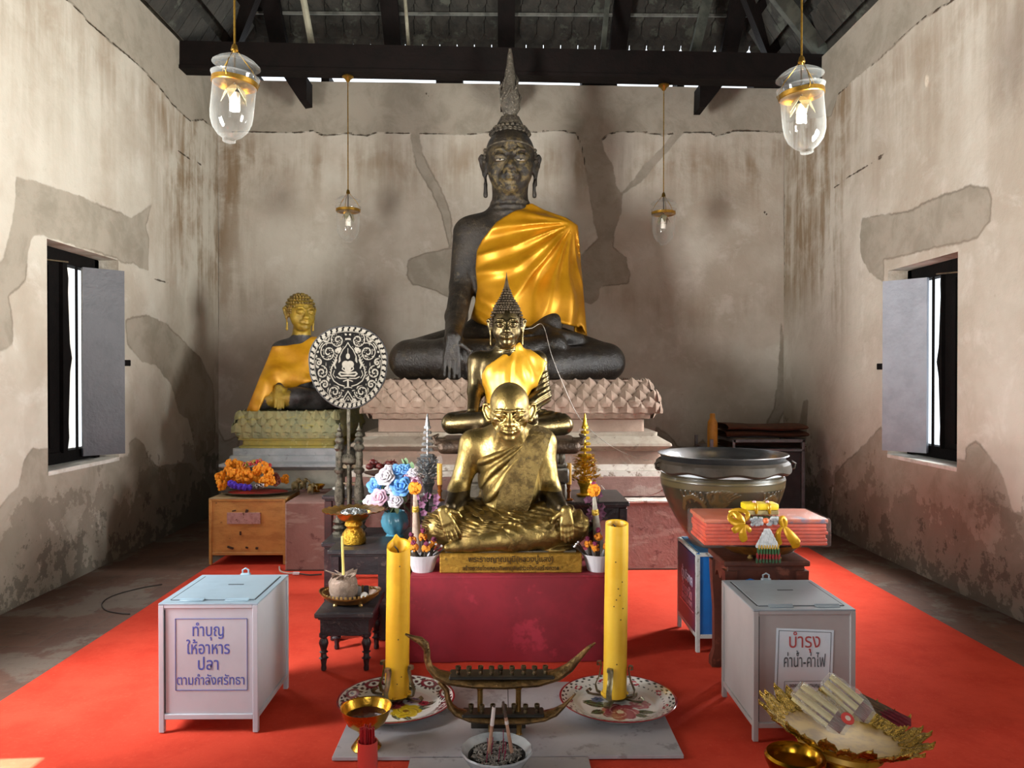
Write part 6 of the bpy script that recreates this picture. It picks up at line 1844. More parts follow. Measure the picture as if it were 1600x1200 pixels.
# ================================================================== CANDLES ON ENAMEL TRAYS
def enamel_tray(px, py, lab, seed, flower):
    Y = (1.5 - .035) * 1200 / (py - 590); X = (px - 785) / 1200 * Y
    R = .262
    t = thing('enamel_tray', lab, 'tray', (X, Y, .024))
    na, prof = 220, []
    pr = [(0, .006), (.12, .006), (.165, .007), (.182, .012), (.20, .022), (.225, .034), (.25, .042), (.259, .045), (R, .043), (.259, .040), (.235, .028), (.205, .012), (.185, .001), (.12, 0), (0, 0)]
    dense = []
    for i in range(len(pr) - 1):
        n = 14 if i < 8 else 3
        for k in range(n): f = k / n; dense.append((pr[i][0] * (1 - f) + pr[i + 1][0] * f, pr[i][1] * (1 - f) + pr[i + 1][1] * f, i + f))
    dense.append((pr[-1][0], pr[-1][1], 14.0))
    A = np.linspace(0, 2 * PI, na, endpoint=False); D = np.array(dense)
    AA, RR = np.meshgrid(A, D[:, 0]); _, ZZ = np.meshgrid(A, D[:, 1]); _, KK = np.meshgrid(A, D[:, 2])
    V = np.stack([(RR * np.cos(AA)).ravel(), (RR * np.sin(AA)).ravel(), ZZ.ravel()], 1)
    a = AA.ravel(); r = RR.ravel(); k = KK.ravel(); up = k <= 8.2
    def hexc(h): return np.array(lin(h)[:3])
    C = np.tile(hexc('#d3d1cc'), (len(V), 1))
    def paint(mask, col): C[mask] = hexc(col)
    x, y = V[:, 0], V[:, 1]
    rimz = up & (r > .19)
    if flower == 'yellow':
        g = np.cos(a * 10); h = np.cos(a * 20 + .5)
        pat = (np.sin((r - .19) * 210 + 2.2 * np.cos(a * 10)) * np.cos(a * 30) > .12)
        paint(rimz & pat & (r < .25), '#4a1f22')
        ring = np.abs(np.hypot((r - .222) / .018, ((a * 10 / (2 * PI)) % 1 - .5) / .28) - 1) < .25
        paint(rimz & ring, '#7a2530')
    else:
        u = (a * 34 / (2 * PI)) % 1 - .5
        paint(rimz & (np.hypot(u / .22, (r - .246) / .006) < 1), '#33302e')
        u2 = (a * 34 / (2 * PI) + .5) % 1 - .5
        paint(rimz & (np.hypot(u2 / .18, (r - .232) / .005) < 1), '#33302e')
        u3 = (a * 9 / (2 * PI)) % 1 - .5
        paint(rimz & (np.abs(np.hypot(u3 / .16, (r - .213) / .012) - .75) < .3) & (u3 * (r - .213) > -.0003), '#a8283a')
        u4 = (a * 52 / (2 * PI)) % 1 - .5
        paint(rimz & (np.hypot(u4 / .16, (r - .205) / .004) < 1), '#3b3836')
    def bloom(cx, cy, R_, cols, n=7, rot=0.0):
        d = np.hypot(x - cx, y - cy); th = np.arctan2(y - cy, x - cx) + rot
        edge = R_ * (.80 + .2 * np.abs(np.cos(th * n / 2)))
        paint(up & (d < edge), cols[0])
        swirl = np.sin(th * 3 + d / R_ * 11)
        paint(up & (d < edge * .96) & (swirl > .35), cols[1])
        paint(up & (d < edge * .9) & (swirl > .82), cols[2])
        paint(up & (d < R_ * .2), cols[3])
    def leafp(cx, cy, L, W, ang, col, vein):
        u = (x - cx) * math.cos(ang) + (y - cy) * math.sin(ang); v = -(x - cx) * math.sin(ang) + (y - cy) * math.cos(ang)
        f = np.clip(u / L, 0, 1); ww = W * np.sin(PI * f ** .8) + 1e-6
        inn = up & (u > 0) & (u < L) & (np.abs(v) < ww)
        paint(inn, col); paint(inn & (np.abs(v) < .0025), vein)
    if flower == 'yellow':
        for (cx, cy, L, W, g) in ((.06, -.05, .1, .022, .3), (.0, -.07, .09, .02, -1.2), (.1, -.01, .09, .02, .5), (.04, -.10, .08, .016, -.9), (-.08, -.05, .09, .02, 3.6), (-.02, .06, .1, .02, 1.9)): leafp(cx, cy, L, W, g, '#41503f', '#7d8a74')
        bloom(.05, -.06, .072, ('#b59a1e', '#cdb53a', '#8a6e18', '#6a4a1c')); bloom(-.02, .01, .06, ('#7d2a30', '#a34a4c', '#5a1c24', '#40161c')); bloom(.12, .02, .026, ('#a8283a', '#c0505a', '#7a1c2c', '#5a1420')); bloom(.07, .05, .03, ('#5a5a78', '#7a7a98', '#44445e', '#333348')); bloom(-.1, -.1, .035, ('#7d2a30', '#a34a4c', '#5a1c24', '#40161c'))
    else:
        for (cx, cy, L, W, g) in ((-.05, -.02, .12, .026, 2.7), (-.06, .02, .1, .02, 2.9), (-.07, -.06, .07, .026, 3.6), (.06, -.02, .1, .024, .5), (.07, -.07, .09, .02, -.2), (.05, .05, .1, .022, .9), (.06, -.1, .07, .018, -.5)): leafp(cx, cy, L, W, g, '#3e4d33', '#6d7a58')
        bloom(.0, -.075, .085, ('#a04a50', '#8a2f38', '#c48a88', '#d6c4b0')); bloom(.10, .0, .05, ('#b0606a', '#9a3e48', '#c99a98', '#c4a890')); bloom(-.085, .055, .03, ('#55607a', '#78839a', '#44505e', '#333f48'))
    stain = (vnoise(V, 9, seed) > .25) & up & (r < .18)
    C[stain] = C[stain] * .8 + hexc('#9a8a70') * .2
    paint(up & (r > .253), '#8a2024'); paint(~up & (k < 9.4), '#8a2024')
    F_col = np.c_[C, np.ones(len(C))]
    m = bpy.data.materials.get('enamel') 
    if m is None:
        m = bpy.data.materials.new('enamel'); q = NT(m); q.put(q.attr('paint', 'Color'), q.bsdf.inputs['Base Color']); q.bsdf.inputs['Roughness'].default_value = .16; q.bsdf.inputs['Coat Weight'].default_value = .3
    o = grid_mesh('dish', V, na, len(D), m, t, closed=True)
    ca = o.data.attributes.new('paint', 'FLOAT_COLOR', 'POINT'); ca.data.foreach_set('color', F_col.astype(np.float32).ravel())
    return Vector((X, Y, .024 + .006))
yw = pm('candle_yellow', '#e0ac1c', '#d59f14')
yw2 = pm('candle_yellow_pale', '#e3b93a', '#dbab26', 4, .4)
def big_candle(base, ptop, pbot, Rr, lab, mat, lip, spots):
    hold = thing('candle_holder', 'bent metal strap holder gripping the %s' % lab[1], 'holder', base)
    tin = pm('tin_strap', '#8f8668', '#5f573f', 24, .35, .75)
    m = MB(); m.lathe([(.0, .014), (.055, .014), (.058, .02), (0, .022)], (0, 0, 0), 24); m.build('base_plate', tin, hold)
    for i in range(4):
        a = PI / 4 + i * PI / 2 + .35
        d = Vector((math.cos(a), math.sin(a), 0)); s = Vector((-math.sin(a), math.cos(a), 0))
        path = [d * .05 + Vector((0, 0, .018)), d * .085 + Vector((0, 0, .03)), d * .092 + Vector((0, 0, .06)), d * .074 + Vector((0, 0, .10)), d * .064 + Vector((0, 0, .15)), d * .068 + Vector((0, 0, .168)), d * .082 + Vector((0, 0, .166)), d * .083 + Vector((0, 0, .152)), d * .074 + Vector((0, 0, .15))]
        k = MB(); k.tube(path, .013, 6, flatx=.2, up=s); k.build('strap', tin, hold, smooth=True)
        path = [d * .05 + Vector((0, 0, .014)), d * .10 + Vector((0, 0, .010)), d * .125 + Vector((0, 0, .012)), d * .135 + Vector((0, 0, .024)), d * .122 + Vector((0, 0, .034)), d * .112 + Vector((0, 0, .026))]
        k = MB(); k.tube(path, .013, 6, flatx=.2, up=s); k.build('curled_foot', tin, hold, smooth=True)
    t = thing('pillar_candle', lab[0], 'candle', base + Vector((0, 0, .022)))
    h = (ptop - base).z - .022; lean = (ptop - pbot); lean = Vector((lean.x / max(lean.z, .1), lean.y / max(lean.z, .1), 0))
    m = MB(); n = 40; rings = []
    segs = 26
    for j in range(segs + 1):
        f = j / segs; z = h * f
        rings.append((Rr * (1.015 - .02 * f + .006 * math.sin(f * 17)), z))
    prof = [(.0, 0.0)] + rings + [(Rr * .86, h - .004), (Rr * .80, h - .028), (Rr * .3, h - .036), (0, h - .036)]
    def zf(a, j, r):
        if j >= segs - 1 and j <= segs + 3: return (.016 * lip * math.cos(a - PI * .5) + (.022 * math.exp(-((a - PI * .62) / .22) ** 2) if lip > 1 else 0)) * (1 if j > segs - 1 else .5)
        return 0
    m.lathe(prof, (0, 0, 0), n, zfun=zf, rfun=lambda a, j, z: 1 + .008 * math.sin(3 * a + z * 3) + (.03 * math.exp(-((a - 1.5 * PI - .3) / .12) ** 2) if z > h * .55 else 0) + .012 * math.exp(-((a - 1.72 * PI) / .10) ** 2))
    for i, q in enumerate(m.v):
        m.v[i] = (q[0] + lean.x * q[2], q[1] + lean.y * q[2], q[2])
    b = m.build('wax', mat, t)
    w = MB(); c = Vector((lean.x * h, lean.y * h, h - .036)); w.tube([c, c + Vector((-.004, 0, .016)), c + Vector((-.018, -.004, .032))], [.004, .0035, .003], 6); w.build('wick', pm('pupil_black', '#15110d'), t)
    d = MB()
    for i in range(14):
        a = random.uniform(0, 2 * PI); d.ball((Rr * 1.01 * math.cos(a), Rr * 1.01 * math.sin(a), .004 + random.uniform(0, .006)), (.012, .012, .008), 7, 5)
    d.build('melted_drips', mat, t)
    for (a, z) in spots:
        s = MB(); s.ball(((Rr * 1.008) * math.cos(a) + lean.x * z, (Rr * 1.008) * math.sin(a) + lean.y * z, z), (.0032, .0032, .0032), 6, 4); s.build('soot_speck', pm('soot', '#4a3a14', None, rough=.7), t)
bL = enamel_tray(619, 1101, 'enamel tray with a yellow painted flower under the left tall candle', 5, 'yellow')
bR = enamel_tray(966, 1102, 'enamel tray with a red painted peony under the right tall candle', 8, 'red')
bL = Vector((P(617, 0, bL.y).x, bL.y + .06, bL.z)); bR = Vector((P(964, 0, bR.y).x, bR.y + .05, bR.z))
big_candle(bL, P(619, 852, bL.y), P(616, 1090, bL.y), .0535, ('tall yellow pillar candle with a tipped rim and bent wick, left tray', 'left tall candle'), yw, 1.4, [(4.9, .27), (4.95, .60), (4.85, .07), (5.2, .1)])
big_candle(bR, P(968, 818, bR.y), P(965, 1092, bR.y), .0525, ('taller pale yellow pillar candle with a hollow top, right tray', 'right tall candle'), yw2, .5, [(4.6, .45), (4.75, .5), (4.9, .47), (5.1, .53), (4.4, .42), (5.2, .41), (4.7, .16), (4.5, .62), (5.0, .36)])

# ---- grey boards
grb = pm('grey_painted_board', '#a6a4a8', '#98979b', 3, .45, c3='#858384', s3=9)
m = MB(); m.bb((-.664, 2.985, .008), (.71, 3.715, .023), .002)
b = m.build('board', grb, smooth=False); tag(b, 'large grey painted board under the candle trays', 'board')
j = MB(); j.bb((.024, 3.3, .0225), (.028, 3.714, .0236)); j.build('seam', pm('seam_dark', '#3f3b3a', None, rough=.9), b, smooth=False)
m = MB(); m.bb((-.358, 2.2, .008), (.335, 2.975, .024), .002)
tag(m.build('board', grb, smooth=False), 'smaller grey board lying nearest the viewer', 'board')

# ---- two-tier boat shaped candle stand
def boat_stand():
    Y = 3.17
    t = thing('boat_candle_stand', 'brass two-tier swan boat stand with candle cups', 'candle holder', (.02, Y, .023))
    o = Vector((.02, Y, .023))
    br = pm('boat_brass', '#8a6c42', '#5e4a2e', 20, .38, .85, bump=.006, bscale=60)
    dk = pm('boat_black', '#15130f', '#25211b', 20, .5)
    tinb = pm('tin_cup', '#8c7d5e', '#4c4334', 30, .3, .85)
    def hull(pts, name, par):
        # pts: (px, py, half height, half width)
        m = MB(); rings = []
        for (px, py, hh, hw) in pts:
            c = P(px, py, Y) - o
            rings.append([(c.x + 0, hw * math.cos(a), c.z + hh * math.sin(a)) for a in np.linspace(0, 2 * PI, 13)[:-1]])
        # ring orientation follows the path
        cs = [P(px, py, Y) - o for (px, py, _, _) in pts]
        vs = []
        for i, (px, py, hh, hw) in enumerate(pts):
            tg = (cs[min(i + 1, len(cs) - 1)] - cs[max(i - 1, 0)]).normalized(); nrm = Vector((-tg.z, 0, tg.x))
            for a in np.linspace(0, 2 * PI, 13)[:-1]:
                vs.append(cs[i] + Vector((0, hw * math.cos(a), 0)) + nrm * (hh * math.sin(a)))
        n = 12
        fs = [[i * n + k, i * n + (k + 1) % n, (i + 1) * n + (k + 1) % n, (i + 1) * n + k] for i in range(len(pts) - 1) for k in range(n)] + [list(range(n))[::-1], [(len(pts) - 1) * n + k for k in range(n)]]
        m.add(vs, fs); return m.build(name, br, par)
    up = hull([(633, 991, .004, .004), (645, 997, .010, .012), (656, 1001, .016, .016), (664, 1008, .018, .017), (667, 1018, .014, .014), (667, 1030, .014, .014), (671, 1043, .015, .018), (682, 1054, .020, .03), (700, 1061, .024, .045), (740, 1066, .022, .055),
               (790, 1067, .022, .058), (840, 1064, .022, .055), (872, 1056, .022, .04), (890, 1045, .020, .025), (905, 1029, .014, .012), (920, 1014, .009, .007), (931, 1006, .004, .004)], 'upper_boat', t)
    lo = hull([(686, 1066, .010, .010), (697, 1079, .012, .012), (699, 1092, .012, .013), (703, 1104, .014, .018), (713, 1114, .016, .03), (735, 1121, .018, .045), (770, 1124, .018, .05), (820, 1124, .018, .05), (850, 1121, .018, .04), (868, 1115, .016, .025), (880, 1106, .010, .012), (890, 1096, .006, .007), (900, 1086, .003, .003)], 'lower_boat', t)
    for (par, y0, x0, x1, hw) in ((up, 1052, 702, 866, .046), (lo, 1112, 722, 850, .04)):
        d = MB(); a, b2 = P(x0, y0, Y) - o, P(x1, y0, Y) - o
        d.bb((a.x, -hw, a.z - .016), (b2.x, hw, a.z - .002), .005); d.build('black_deck', dk, par, smooth=False)
    for par, y0, xs in ((up, 1052, [716, 733, 751, 768, 782, 800, 818, 835, 852]), (lo, 1112, [736, 753, 770, 788, 803, 821, 839])):
        for k, px in enumerate(xs):
            m = MB(); c = P(px, y0, Y) - o
            m.lathe([(.006, .0), (.009, .006), (.007, .016), (.0105, .02), (.0115, .036), (.009, .036), (.008, .022), (0, .02)], c + Vector((0, -.02 if k % 2 else -.015, -.003)), 12); m.build('candle_cup', tinb, par)
    for px in (750, 810):
        c = P(px, 0, Y) - o; z1 = (P(0, 1072, Y) - o).z; z0 = (P(0, 1118, Y) - o).z
        m = MB(); m.lathe([(.013, z0), (.011, z0 + .01), (.0115, z1 - .02), (.015, z1 - .014), (.011, z1 - .008), (.015, z1)], (c.x, 0, 0), 12); m.build('pillar', pm('brass_pillar', '#b08a4e', '#8a6838', 20, .3, .9), t)
    for px in (767, 811):
        c = P(px, 0, Y) - o; z1 = (P(0, 1128, Y) - o).z
        m = MB(); m.lathe([(.014, 0), (.011, .006), (.0115, z1 - .012), (.015, z1 - .006), (.015, z1)], (c.x, -.0, 0), 12); m.build('pillar', pm('brass_pillar', '#b08a4e'), t)
    m = MB(); a, b2 = P(735, 1133, Y) - o, P(822, 1138, Y) - o
    m.bb((a.x, .05, 0), (b2.x, .075, .035), .002)
    k = m.build('wooden_block', pm('dark_block', '#3b332a', '#2a241e', 14, .7), smooth=False); k.location = o; tag(k, 'dark wooden strip lying behind the feet of the boat stand', 'block')
boat_stand()

# ---- incense bowl with ash
def incense_bowl():
    Y = 2.83; X = P(776, 0, Y).x; z = .024
    t = thing('incense_bowl', 'pale ribbed bowl of ash with spent incense stubs', 'bowl', (X, Y, z))
    m = MB(); m.lathe([(.0, 0), (.07, 0), (.075, .012), (.10, .05), (.122, .085), (.131, .10), (.128, .106), (.118, .098), (.098, .07), (.09, .06), (0, .06)], (0, 0, 0), 72, rfun=lambda a, j, zz: 1 + (.022 * abs(math.sin(7 * a)) if 2 <= j <= 7 else 0)); m.build('body', pm('grey_white_glaze', '#aeb4b8', '#949a9e', 10, .25, coat=.4), t)
    k = MB(); k.lathe([(.0, .066), (.098, .066), (.106, .082), (.102, .083), (.094, .074), (0, .074)], (0, 0, 0), 40); k.build('dark_liner', pm('soot_black', '#1b1917', None, rough=.7), t)
    a = MB()
    for i in range(420):
        r = .092 * math.sqrt(random.random()); th = random.uniform(0, 2 * PI)
        a.box((r * math.cos(th), r * math.sin(th), .078 + random.uniform(0, .012)), (.016, .004, .004), 0, rotm(random.uniform(-.6, .6), random.uniform(-.6, .6), random.uniform(0, PI)))
    g = a.build('ash', pm('ash_flakes', '#b0aaa2', '#4a4642', 60, .9, lo=.3, hi=.7), t, smooth=False); g['kind'] = 'stuff'
    for i in range(12):
        th = i * 2.4; r = .02 + .062 * (i % 4) / 3
        s = MB(); b0 = Vector((r * math.cos(th), r * math.sin(th), .07)); s.tube([b0, b0 + Vector((random.uniform(-.008, .008), random.uniform(-.008, .008), .045 + .012 * (i % 3)))], .0018, 5)
        st = s.build('incense_stub', pm('stub_red', '#7d1f3a', '#8a3a52', 40, .7)); st.location = (X, Y, z)
        tag(st, 'thin red stub standing in the ash bowl', 'incense', 'red stubs in the ash bowl')
    for (pb, pt, nm, lab) in (((763, 1192), (772, 1104), 1, 'burnt candle stick with a white wrap, left one in the ash bowl'), ((801, 1190), (786, 1098), 0, 'longer burnt candle stick leaning left in the ash bowl')):
        b0 = P(*pb, Y) - Vector((X, Y, z)); e0 = P(*pt, Y) - Vector((X, Y, z)); b0.z = max(.07, b0.z * .0 + .07)
        s = thing('burnt_stick', lab, 'incense', (X, Y, z))
        q = MB(); q.tube([b0, b0.lerp(e0, .72)], [.007, .006], 8); q.build('stick', pm('pinkish_wax', '#b08a72', '#9a7460', 20, .6), s)
        q = MB(); q.tube([b0.lerp(e0, .6), b0.lerp(e0, .66)] if not nm else [b0.lerp(e0, .62), b0.lerp(e0, .97)], [.0075, .0068], 8); q.build('white_wrap', pm('white_wrap', '#cfc8c4', None, rough=.6), s)
        q = MB(); q.tube([b0.lerp(e0, .7), e0], [.006, .0045], 8); q.build('charred_end', pm('charred', '#4a3a30', '#2a211c', 20, .8), s)
incense_bowl()

# ---- goblet and red tube
def goblet(loc, R, h, lab, name='brass_goblet'):
    t = thing(name, lab, 'goblet', loc)
    m = MB(); m.lathe([(.0, 0), (.56 * R, 0), (.60 * R, .04 * h), (.5 * R, .12 * h), (.40 * R, .2 * h), (.28 * R, .3 * h), (.24 * R, .36 * h), (.32 * R, .40 * h), (.26 * R, .44 * h), (.45 * R, .48 * h), (.75 * R, .62 * h), (.92 * R, .82 * h), (1.0 * R, .98 * h), (1.02 * R, 1.0 * h), (.97 * R, .985 * h), (.86 * R, .82 * h), (.66 * R, .64 * h), (.3 * R, .54 * h), (0, .53 * h)], (0, 0, 0), 48); m.build('body', brass, t)
    return t
Yg = 3.06
gl = Vector((P(572, 0, Yg).x, Yg, .023)); goblet(gl, .1, .165, 'polished brass goblet at the front left of the grey board')
m = MB(); m.lathe([(0, 0), (.083, .0), (.086, .002), (0, .003)], gl + Vector((0, 0, .128)), 32); k = m.build('dark_water', pm('dark_water', '#3a1a14', None, rough=.05)); tag(k, 'dark reddish water standing in the brass goblet', 'water', kind='thing')
Yt = 2.78; xt = P(574, 0, Yt).x
t = thing('stick_tube', 'salmon-red tube full of red fortune sticks', 'tube', (xt, Yt, .008))
m = MB(); hz = 1.5 - (1158 - 590) / 1200 * Yt - .008; m.lathe([(0, 0), (.036, 0), (.036, hz), (.033, hz), (.033, .02), (0, .02)], (0, 0, 0), 32); m.build('tube', pm('salmon_plastic', '#d0463e', '#c43c36', 10, .35), t)
for i in range(19):
    r = .026 * math.sqrt((i + .5) / 19); a = i * 2.4
    m = MB(); m.box((0, 0, (hz + .028) / 2), (.009, .0045, hz + .01 + .006 * (i % 4)), .001, rotm(0, 0, a))
    o = m.build('fortune_stick', pm('stick_red', '#a3141a', '#8a1016', 30, .5), smooth=False); o.location = (xt + r * math.cos(a), Yt + r * math.sin(a), .034)
    tag(o, 'flat red fortune stick standing in the salmon tube', 'stick', 'fortune sticks in the red tube')

# ================================================================== DONATION BOXES
gpaint = pm('grey_box_paint', '#acb0b8', '#a4a7b0', 2, .42)
gpaint2 = pm('grey_box_paint_dull', '#a09d9d', '#979494', 2, .45)
gtop = pm('blue_grey_lid', '#8ba0ae', '#8094a2', 4, .32)
slotm = pm('slot_dark', '#26282b', None, rough=.8)
def donation(lab, x, y, w, d, h, face, topm):
    t = metal_chest(lab, x, y, w, d, h, .055, face, face, topm, cat='donation box'); h -= .008
    l = MB(); l.bb((.035, .05, h - .002), (w - .03, d - .035, h + .003), .001); lid = l.build('lid', topm, t, smooth=False)
    s = MB(); s.box((w * .55, d * .6, h + .0032), (.07, .009, .002), .0005, rotm(0, 0, 0)); s.build('coin_slot', slotm, lid, smooth=False)
    for (a, b) in (((.035 - .006, .05), (.035, d - .035)), ((w - .03, .05), (w - .03 + .005, d - .04)), ((.035, .05 - .006), (w - .03, .05)), ((.07, d - .035), (w * .8, d - .031))):
        g = MB(); g.bb((a[0], a[1], h - .001), (b[0], b[1], h + .0012)); g.build('lid_gap', slotm, lid, smooth=False)
    for hx in (w * .30, w * .76):
        g = MB(); g.tube([(hx - .05, .046, h + .004), (hx + .05, .046, h + .004)], .006, 8); g.box((hx, .036, h + .002), (.1, .02, .004), .001); g.build('hinge', topm, t)
    hs = MB(); c = Vector((w * .5, d + .004, h))
    hs.box(c, (.045, .02, .014), .003); hs.tube([c + Vector((-.014, 0, 0)), c + Vector((-.014, 0, .022)), c + Vector((0, 0, .030)), c + Vector((.014, 0, .022)), c + Vector((.014, 0, 0))], .004, 7)
    hs.build('hasp', topm, t)
    g = MB(); g.bb((.020, .0055, .08), (.026, .009, h - .03)); g.build('front_gap', slotm, t, smooth=False)
    return t
bx = donation('grey donation box with blue handwritten Thai lines, front left', -1.443, 3.23, .415, .47, .553, gpaint, gtop)
blue_ink = pm('blue_marker', '#3d4a96', '#4a58a6', 40, .6)
fr = MB(); x0, x1, z0, z1 = .068, .368, .185 - .008, .478
for a, b in (((x0, z0), (x1, z0)), ((x1, z0), (x1, z1)), ((x1, z1), (x0, z1)), ((x0, z1), (x0, z0))):
    fr.bb((min(a[0], b[0]) - .0008, .0058, min(a[1], b[1]) - .0008), (max(a[0], b[0]) + .0008, .0085, max(a[1], b[1]) + .0008))
fr.build('ruled_frame', blue_ink, bx, smooth=False)
for (tx, cx, zz, sz, sx, bo) in (('ทำบุญ', .205, .405, .072, .82, .0004), ('ให้อาหาร', .205, .330, .072, .82, .0005), ('ปลา', .205, .263, .072, .9, .0005), ('ตามกำลังศรัทธา', .215, .200, .056, .86, .0002)):
    text_obj('lettering', tx, blue_ink, bx, (cx, .0077, zz), sz, bold=bo, sx=sx * .93)
bx2 = donation('grey donation box with a pasted paper notice, front right', 1.027, 3.12, .421, .46, .551, gpaint2, pm('blue_grey_lid_dull', '#8a959d', '#808a92', 4, .35))
pp = MB()
pq = [(.088, .19), (.325, .196), (.333, .455), (.097, .465)]
pp.prism([(a, .0076, b) for a, b in pq], (0, -.0012, 0)); paper = pp.build('paper_notice', pm('pale_blue_paper', '#d3e2ec', '#c8d8e4', 6, .6), bx2, smooth=False); paper['label'] = 'pale blue paper notice with red and grey Thai words'
inkd = pm('notice_grey', '#4d5a63', None, rough=.6); inkr = pm('notice_red', '#a84a4c', None, rough=.6)
fr = MB()
def ln(a, b, w=.0012): 
    a, b = Vector((a[0], .0064, a[1])), Vector((b[0], .0064, b[1])); d = (b - a).normalized() * w; n_ = Vector((-d.z, 0, d.x))
    fr.prism([a - n_ - d, b - n_ + d, b + n_ + d, a + n_ - d], (0, -.0006, 0))
q = [(.098, .20), (.314, .205), (.322, .446), (.107, .455)]
for i in range(4): ln(q[i], q[(i + 1) % 4])
q = [(.128, .200), (.289, .203), (.291, .247), (.130, .245)]
for i in range(4): ln(q[i], q[(i + 1) % 4], .0008)
fr.build('ruled_frame', inkd, paper, smooth=False)
text_obj('lettering', 'บำรุง', inkr, paper, (.212, .0062, .385), .082, bold=.0003, sx=.82)
text_obj('lettering', 'ค่านำ-ค่าไฟ', inkd, paper, (.212, .0062, .305), .072, bold=.0002, sx=.56)
text_obj('lettering', '\u0e49', inkd, paper, (.192, .0062, .322), .06, bold=.0002, sx=.6)
text_obj('lettering', 'ขออนุโมทนาบุญ', inkd, paper, (.212, .0062, .222), .022, bold=.0002, sx=.9)
text_obj('lettering', 'ทุกท่าน', inkd, paper, (.212, .0062, .207), .02, bold=.0002, sx=.9)

# ================================================================== RIGHT SIDE
# blue and white box
navy = pm('navy_poster', '#1f2547', '#2b2140', 1.6, .35, lo=.3, hi=.7)
bw = metal_chest('blue steel box with a white frame and navy poster, under the glazed jar', 1.05, 4.14, .42, .45, .55, .075, pm('bright_blue', '#1468b8', '#1260aa', 5, .4), pm('white_frame_paint', '#b9c0bf', '#a9b0ae', 10, .5, c3='#6f6a60', s3=40), pm('blue_top', '#1f4f78', '#2f6f96', 8, .5), tin=.022, cat='box', name='steel_box')
m = MB(); m.bb((.0005, .03, .10), (.009, .43, .515)); po = m.build('poster', navy, bw, smooth=False); po['label'] = 'navy poster with white Thai lettering'
wi = pm('poster_white', '#b9bcd0', None, rough=.5); wi2 = pm('poster_pink', '#c48a98', None, rough=.5)
for (tx, yy, zz, sz, mm, sx) in (('ตู้บริจาค', .21, .335, .085, wi, .95), ('บำรุงวัด', .21, .255, .075, wi2, 1.0), ('ขออนุโมทนา', .21, .215, .05, wi2, 1.0)):
    o = text_obj('lettering', tx, mm, po, (-.0005, yy, zz), sz, rz=-PI / 2, bold=.0012, sx=sx)
m = MB(); m.bb((-.0006, .06, .195), (.002, .38, .2)); m.build('rule', wi2, po, smooth=False)
m = MB(); m.bb((.098, .004, .43), (.118, .009, .455), .001); m.build('white_sticker', china, bw, smooth=False)
m = MB(); m.tube([(.10, .0, .155), (.12, -.006, .15), (.125, -.006, .165)], .005, 6); m.build('white_hook', china, bw)

